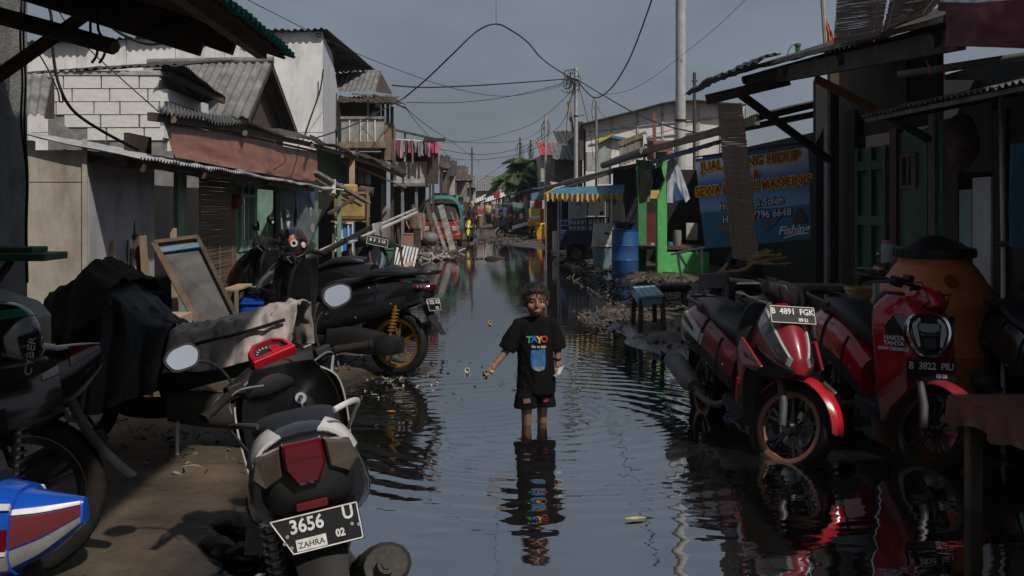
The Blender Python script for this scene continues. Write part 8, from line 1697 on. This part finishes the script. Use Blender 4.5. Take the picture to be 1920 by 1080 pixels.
tag(pxbox(MB(), 1255, 705, 1302, 800, 7.5, 7.54).build('mud_board', mat('mud_board', (.10, .092, .08), .7, dirt=.3)), 'x') if False else None
# ------------------------------------------------------------------ rubbish and stones
random.seed(99)
def scraps(name, label, n, area, cols, smin, smax, cat='rubbish', z=None):
    t = thing(name, label, cat, area(0.5)); mats_ = [mat('scrap_%s' % '_'.join('%d' % (c * 100) for c in col), col, .7, var=.3, scale=20) for col in cols]
    bs = [MB() for _ in cols]
    for i in range(n):
        p = area(random.random()); s_ = rnd(smin, smax); R = Matrix.Rotation(rnd(0, 6.28), 3, 'Z') @ Matrix.Rotation(rnd(-.6, .6), 3, 'X') @ Matrix.Rotation(rnd(-.6, .6), 3, 'Y'); b = bs[random.randrange(len(cols))]
        p = Vector((p.x, p.y, (max(ground_z(p.x, p.y), 0.0) if z is None else z) + s_ * .12))
        k = random.random()
        if k < .45: b.box(p, (s_, s_ * rnd(.2, .7), s_ * rnd(.04, .2)), R)
        elif k < .75: b.tube([p + R @ Vector((-s_, 0, 0)), p + R @ Vector((0, s_ * .2, 0)), p + R @ Vector((s_, 0, .02))], s_ * .12, 5)
        else: b.ball(p, (s_ * .4, s_ * .3, s_ * .2), 7, 5, R)
    for b, m_ in zip(bs, mats_):
        if b.v: o = b.build('scraps', m_, t); o['kind'] = 'stuff'
    t['kind'] = 'stuff'; return t
EARTH = [(.06, .045, .03), (.085, .068, .048), (.035, .03, .025), (.12, .10, .08)]; MIX = EARTH + EARTH + [(.20, .20, .19), (.06, .09, .13), (.14, .045, .03), (.16, .13, .06)]
scraps('rubbish_bank', 'bank of trash and leaves at the right water edge', 420, lambda u: Vector((rnd(1.5, 2.6), 12.8 + 2.6 * random.random(), 0)), MIX[:8] + [(.16, .15, .13), (.12, .08, .035)], .02, .08)
scraps('rubbish_bank', 'debris spit of sticks and trash below the leaning planks', 520, lambda u: Vector((rnd(-2.6, -.6) + .15 * rnd(-1, 1), rnd(29.5, 36), 0)), EARTH + [(.30, .28, .25)], .06, .28)
scraps('rubbish_bank', 'trash under the black touring scooter at the bank', 200, lambda u: Vector((rnd(-1.7, -.3), rnd(9.1, 10.3), 0)), MIX, .015, .055)
scraps('rubbish_bank', 'trash and rubble at the feet of the blue drum and tub', 300, lambda u: Vector((rnd(2.4, 3.9), rnd(24, 31), 0)), EARTH + [(.4, .38, .35)], .05, .2)
scraps('rubbish_bank', 'mud clods and trash at the far end of the flood', 300, lambda u: Vector((rnd(-.5, 3.0), rnd(43, 50), 0)), EARTH, .05, .2)
scraps('rubbish_bank', 'litter on the mud under the covered motorcycle', 200, lambda u: Vector((rnd(-2.8, -1.1), rnd(5.6, 7.6), 0)), EARTH + [(.12, .05, .03), (.18, .17, .16)], .012, .05)
scraps('rubbish_bank', 'rubble in front of the right house behind the scooters', 220, lambda u: Vector((rnd(2.0, 4.0), rnd(8.2, 12), 0)), EARTH, .03, .12)
scraps('rubbish_bank', 'rubble and trash in front of the green post stall', 420, lambda u: Vector((rnd(2.1, 4.6), rnd(14.5, 23), 0)), EARTH + [(.03, .028, .025)], .04, .16)
scraps('floating_scraps', 'thin line of flotsam across the far flood', 70, lambda u: Vector((-.8 + 2.6 * u, 30.8 + .3 * rnd(-1, 1), 0)), EARTH + [(.05, .08, .14)], .03, .14, z=0.005)
scraps('floating_scraps', 'tiny scraps floating around the wading child', 70, lambda u: Vector((rnd(-.9, 1.6), rnd(6.0, 13), 0)), [(.05, .05, .045), (.10, .09, .07), (.03, .03, .03)], .008, .035, z=0.002)
scraps('floating_scraps', 'scraps floating in the black reflection beside the near scooter', 22, lambda u: Vector((rnd(-1.0, -.3), rnd(8.3, 9.4), 0)), [(.4, .4, .38), (.2, .22, .2), (.3, .28, .15)], .01, .04, z=0.003)
def leaf(label, c, L, w, rot, m_, cat='leaf', name='floating_leaf'):
    b = MB(); R = Matrix.Rotation(rot, 3, 'Z'); rows = []
    for i in range(9):
        u = i / 8; ww = w * sin(pi * min(1, u * .92 + .06)) ** .8; rows.append([Vector(c) + R @ Vector((L * (u - .5), y * ww, .012 + .03 * L * 2 * (u - .5) ** 2 + .15 * ww * abs(y))) for y in (-1, -.5, 0, .5, 1)])
    b.slab(rows, (0, 0, -.003)); tag(b.build(name, m_, smooth=60), label, cat)
leaf('dry yellowish leaf floating in the foreground', G(1192, 976), .115, .018, .25, mat('dry_leaf', (.42, .34, .17), .7, var=.3, scale=20)); leaf('orange scrap floating beside the near scooter', G(734, 774), .07, .02, 0, mat('orange_scrap', (.40, .13, .03), .6), 'scrap', 'orange_scrap'); leaf('pale green leaf floating in the black reflection', G(702, 742), .06, .012, .1, mat('green_leaf', (.30, .33, .16), .7))
for k, (x, y, lab) in enumerate(((876, 698, 'floating paper cup nearest the wading child'), (918, 608, 'floating yellow cup left of the child'), (910, 702, 'floating crumpled cup beside the child\'s hand'))):
    c = G(x, y); o = MB().lathe([(.012, -.02), (.02, -.02), (.026, .02), (.022, .02), (.014, -.012), (.001, -.012)], 16, c + Vector((0, 0, .014)), Matrix.Rotation(1.1, 3, 'X') @ Matrix.Rotation(.3 * k, 3, 'Y')).build('floating_cup', mat('cup_%d' % k, ((.5, .5, .48), (.5, .34, .10), (.34, .28, .2))[k], .6), smooth=40); tag(o, lab, 'cup')
o = MB().ball(G(482 * 1.0 + 440, 486), (.22, .16, .10), 12, 8).build('dark_bundle', BLK, smooth=60, merge=True); tag(o, 'dark bundle floating in the far flood', 'bundle')
for k, (x, y, r) in enumerate(((440, 1000, .12), (405, 1040, .10), (470, 985, .07), (415, 985, .06), (455, 1050, .09))): stone('mud clod by the near scooter wheel, %s' % ('largest', 'front left', 'rear right', 'rear left', 'front right')[k], G(x, y) + Vector((0, 0, .03)), (r, r * .8, r * .5), 5 + k, 'mud_clod', MUD, 'mud clod', 'mud clods by the near scooter')
stone('small pale pebble on the mud in front of the left scooter', G(217, 1050) + Vector((0, 0, .05)), (.022, .016, .012), 9, 'pebble', CONCL, 'pebble')
b = MB(); a = G(320, 905) + Vector((0, 0, .07)); b.tube(catmull([a, a + Vector((.12, .05, .015)), a + Vector((.20, -.02, .01))], 4), .010, 7); tag(b.build('stick', WOOD, smooth=40), 'short stick lying on the mud under the covered motorcycle', 'stick')
b = MB(); a = G(470, 1062) + Vector((0, 0, .05)); rows = [[a + Vector((.03 * i - .03, .02 * noise.noise(Vector((i, j, 1))) + .01 * j, .03 * j + .02 * noise.noise(Vector((j, i, 4))))) for i in range(4)] for j in range(6)]; b.slab(rows, (0, .006, 0)); tag(b.build('plastic_bag', WHITEC, smooth=70), 'crumpled white plastic bag left of the near scooter wheel', 'bag')
t = thing('log', 'pale log lying on the debris in front of the rack', 'log', P(745, 505, 22.5)); MB().tube(catmull([P(700, 530, 21), P(735, 513, 22), P(772, 494, 23)], 4), .07, 9).build('trunk', WOODL, t, smooth=40)
# ------------------------------------------------------------------ poles and overhead cables
def pole(name, label, px, ytop, Y, r, m, bands=(), r2=None):
    t = thing(name, label, 'pole', (XY(px, Y), Y, 0)); top = P(px, ytop, Y); MB().tube([(top.x, Y, -.1), (top.x, Y, top.z * .6), (top.x, Y, top.z)], [r, (r + (r2 or r)) / 2, r2 or r], 20).build('shaft', m, t, smooth=40)
    for yb in bands: q = P(px, yb, Y); MB().lathe([(r * 1.02, -.03), (r * 1.12, -.03), (r * 1.12, .03), (r * 1.02, .03)], 20, q).build('band', MATTEB, t)
    return t
t = pole('concrete_pole', 'tall thick grey pole rising out of the frame on the right', 1276, -260, 30, .155, mat('pole_grey', (.40, .40, .39), .75, var=.2, scale=4, dirt=.35), (226,), .14)
text('S 2', .13, MATTEB, t, frame(P(1275, 113, 29.84), (1, 0, 0), (0, 0, 1)), local=False)
tp_ = pole('steel_pole', 'shiny steel utility pole carrying a tangle of cables', 1080, 127, 36, .075, GALV, (150, 218)); MB().bar(P(1066, 217, 36), P(1095, 216, 36), .06, .06).build('cross_arm', STEEL, tp_); MB().bar(P(1066, 190, 36.1), P(1074, 250, 36.1), .12, .04).build('board', WOODL, tp_)
random.seed(3); b = MB()
for k in range(16):
    c = P(rnd(1062, 1084), rnd(138, 166), 36 + rnd(-.2, .2)); r = rnd(.1, .35); ax = rnd(0, pi); pts = [c + Vector((r * cos(a) * cos(ax), .1 * sin(a * 2), r * sin(a) * .8)) for a in [2 * pi * i / 9 * .9 for i in range(10)]]; b.tube(catmull(pts, 2), .012, 4)
b.build('cable_tangle', MATS['cable'], tp_, kind='stuff')
for k, (px, yt, Y, r, m_, lab) in enumerate(((1023, 214, 58, .07, GALV, 'thin grey utility pole beyond the palm trees'), (975, 258, 85, .07, WOODD, 'far dark pole left of the palm trees'), (995, 262, 80, .07, WOODD, 'far dark pole above the bushy palm'), (1302, 136, 31, .05, WOODD, 'thin dark antenna pole right of the thick pole'), (1118, 190, 34, .04, PLANKG, 'thin grey post carrying drop wires left of the hut'), (885, 276, 70, .05, WOODD, 'far thin pole above the left houses'))):
    t = pole('utility_pole', lab, px, yt, Y, r, m_)
    bb = MB(); yy = {1302: 152, 1023: 235}.get(px, yt + 12); bb.bar(P(px - 5, yy, Y), P(px + 5, yy, Y), .06, .06); bb.build('cross_arm', m_, t)
    if px in (1023, 975, 995): bb = MB(); [bb.tube(catmull([P(px, yt + 8, Y), P(px + rnd(-9, 9), yt + rnd(15, 30), Y), P(px + rnd(-8, 8), yt + rnd(40, 62), Y)], 4), .018, 4) for _ in range(6)]; bb.build('drop_wires', MATS['cable'], t, kind='stuff')
CB = [
 ('cable hanging from the top of the picture down to the peak of the bent cable', [(930, -60, 26), (930, 0, 26), (930, 45, 26)], .006),
 ('thick cable peaking in mid air between the left houses and the steel pole', [(757, 184, 28), (800, 148, 27), (850, 100, 26), (895, 58, 26), (930, 45, 26), (960, 58, 27), (990, 80, 29), (1012, 106, 31), (1040, 128, 34), (1078, 150, 36)], .022),
 ('thick level cable from the balcony house to the steel pole', [(735, 160, 28.5), (800, 164, 30), (900, 160, 32), (1000, 153, 34), (1076, 147, 36)], .022),
 ('thin cable sagging below the thick level cable', [(762, 192, 29), (860, 192, 31), (960, 180, 33), (1074, 152, 36)], .011),
 ('thick cable dropping from the top right to the steel pole', [(1236, -40, 24), (1222, 0, 25), (1200, 62, 27), (1178, 115, 29), (1152, 158, 31), (1128, 180, 33), (1112, 182, 34), (1096, 168, 35), (1082, 150, 36)], .022),
 ('thick cable running from the steel pole down to the right stall', [(1080, 148, 36), (1130, 178, 33), (1190, 212, 29), (1250, 236, 25), (1312, 250, 22)], .018),
 ('thin cable swooping past the thick pole at the upper right', [(1420, -25, 24), (1395, 2, 25), (1340, 54, 27), (1280, 102, 29), (1220, 148, 31), (1170, 172, 33), (1120, 178, 34)], .007),
 ('thin wire crossing the sky from upper left to the steel pole', [(455, -5, 20), (560, 48, 22), (650, 92, 25), (760, 136, 28), (860, 168, 31), (960, 180, 33), (1074, 156, 36)], .009),
 ('thick cable climbing from the brown tarp to the balcony house', [(578, 262, 20), (620, 250, 23), (680, 226, 26), (757, 184, 28)], .016),
 ('long wire falling from the steel pole to the far left houses, upper one', [(1074, 168, 36), (1030, 210, 42), (980, 240, 50), (900, 262, 60), (830, 268, 46)], .012),
 ('long wire falling from the steel pole to the far left houses, lower one', [(1078, 160, 36), (1050, 235, 50), (985, 280, 60), (930, 318, 72), (890, 345, 80)], .014),
 ('level wire above the palm trees', [(800, 290, 44), (880, 300, 56), (960, 292, 58), (1023, 270, 58)], .014),
 ('second level wire above the palm trees', [(815, 278, 44), (900, 290, 56), (975, 278, 58), (1023, 250, 58)], .014),
 ('wire from the far pole to the laundry house', [(825, 262, 38), (900, 268, 50), (980, 262, 56), (1023, 238, 58)], .012),
 ('wire dropping from the balcony house towards the lane end', [(758, 200, 29), (800, 235, 40), (850, 268, 55), (900, 305, 70)], .012),
 ('second wire dropping from the balcony house', [(762, 205, 29), (790, 240, 38), (830, 282, 52), (870, 322, 65)], .010),
 ('wire slanting from the far pole down to the right roofs', [(1023, 240, 58), (1000, 290, 50), (1040, 330, 42), (1090, 345, 32)], .010),
 ('wire from the lane end up to the right roofs', [(900, 370, 70), (980, 348, 55), (1070, 315, 44), (1180, 268, 36), (1300, 232, 32)], .010),
 ('drop wire beside the steel pole, left one', [(1078, 155, 35.9), (1066, 200, 35.9), (1062, 260, 35.9), (1068, 310, 35.9)], .012),
 ('drop wire beside the steel pole, right one', [(1084, 158, 35.9), (1098, 210, 35.9), (1108, 260, 35.9), (1112, 300, 36)], .012),
 ('drop wire from the cable knot to the hut', [(1113, 182, 34), (1110, 215, 34.2), (1122, 262, 35), (1118, 300, 36)], .010),
 ('wire sagging in front of the warehouse', [(1113, 182, 34), (1130, 215, 36), (1170, 238, 38), (1210, 256, 38)], .008),
 ('wire sagging low in front of the warehouse', [(1100, 256, 38), (1160, 240, 38), (1220, 222, 36), (1268, 208, 34)], .008),
 ('drop wire in front of the balcony, slanting', [(660, 225, 27), (690, 250, 27), (708, 282, 27)], .008),
 ('thin antenna wire from the right roof edge', [(1385, 136, 12), (1350, 150, 18), (1310, 160, 30)], .004),
]
for lab, pts, r in CB:
    cable('overhead_cable', [P(*p) for p in pts], r, lab, 'overhead cables', steps=6)
# ------------------------------------------------------------------ thin sea haze over the lane
HZ = bpy.data.materials.new('thin_haze'); HZ.use_nodes = True; n, l = HZ.node_tree.nodes, HZ.node_tree.links; n.clear()
ho = n.new('ShaderNodeOutputMaterial'); pv_ = n.new('ShaderNodeVolumePrincipled'); pv_.inputs['Color'].default_value = (.80, .85, .92, 1); pv_.inputs['Density'].default_value = 0.0004; pv_.inputs['Anisotropy'].default_value = 0.2
l.new(pv_.outputs[0], ho.inputs['Volume'])
hz_ = MB().box((0, 420, 8), (900, 1100, 20)).build('haze', HZ); hz_['kind'] = 'stuff'; hz_['label'] = 'thin pale haze filling the air of the lane'; hz_['category'] = 'haze'
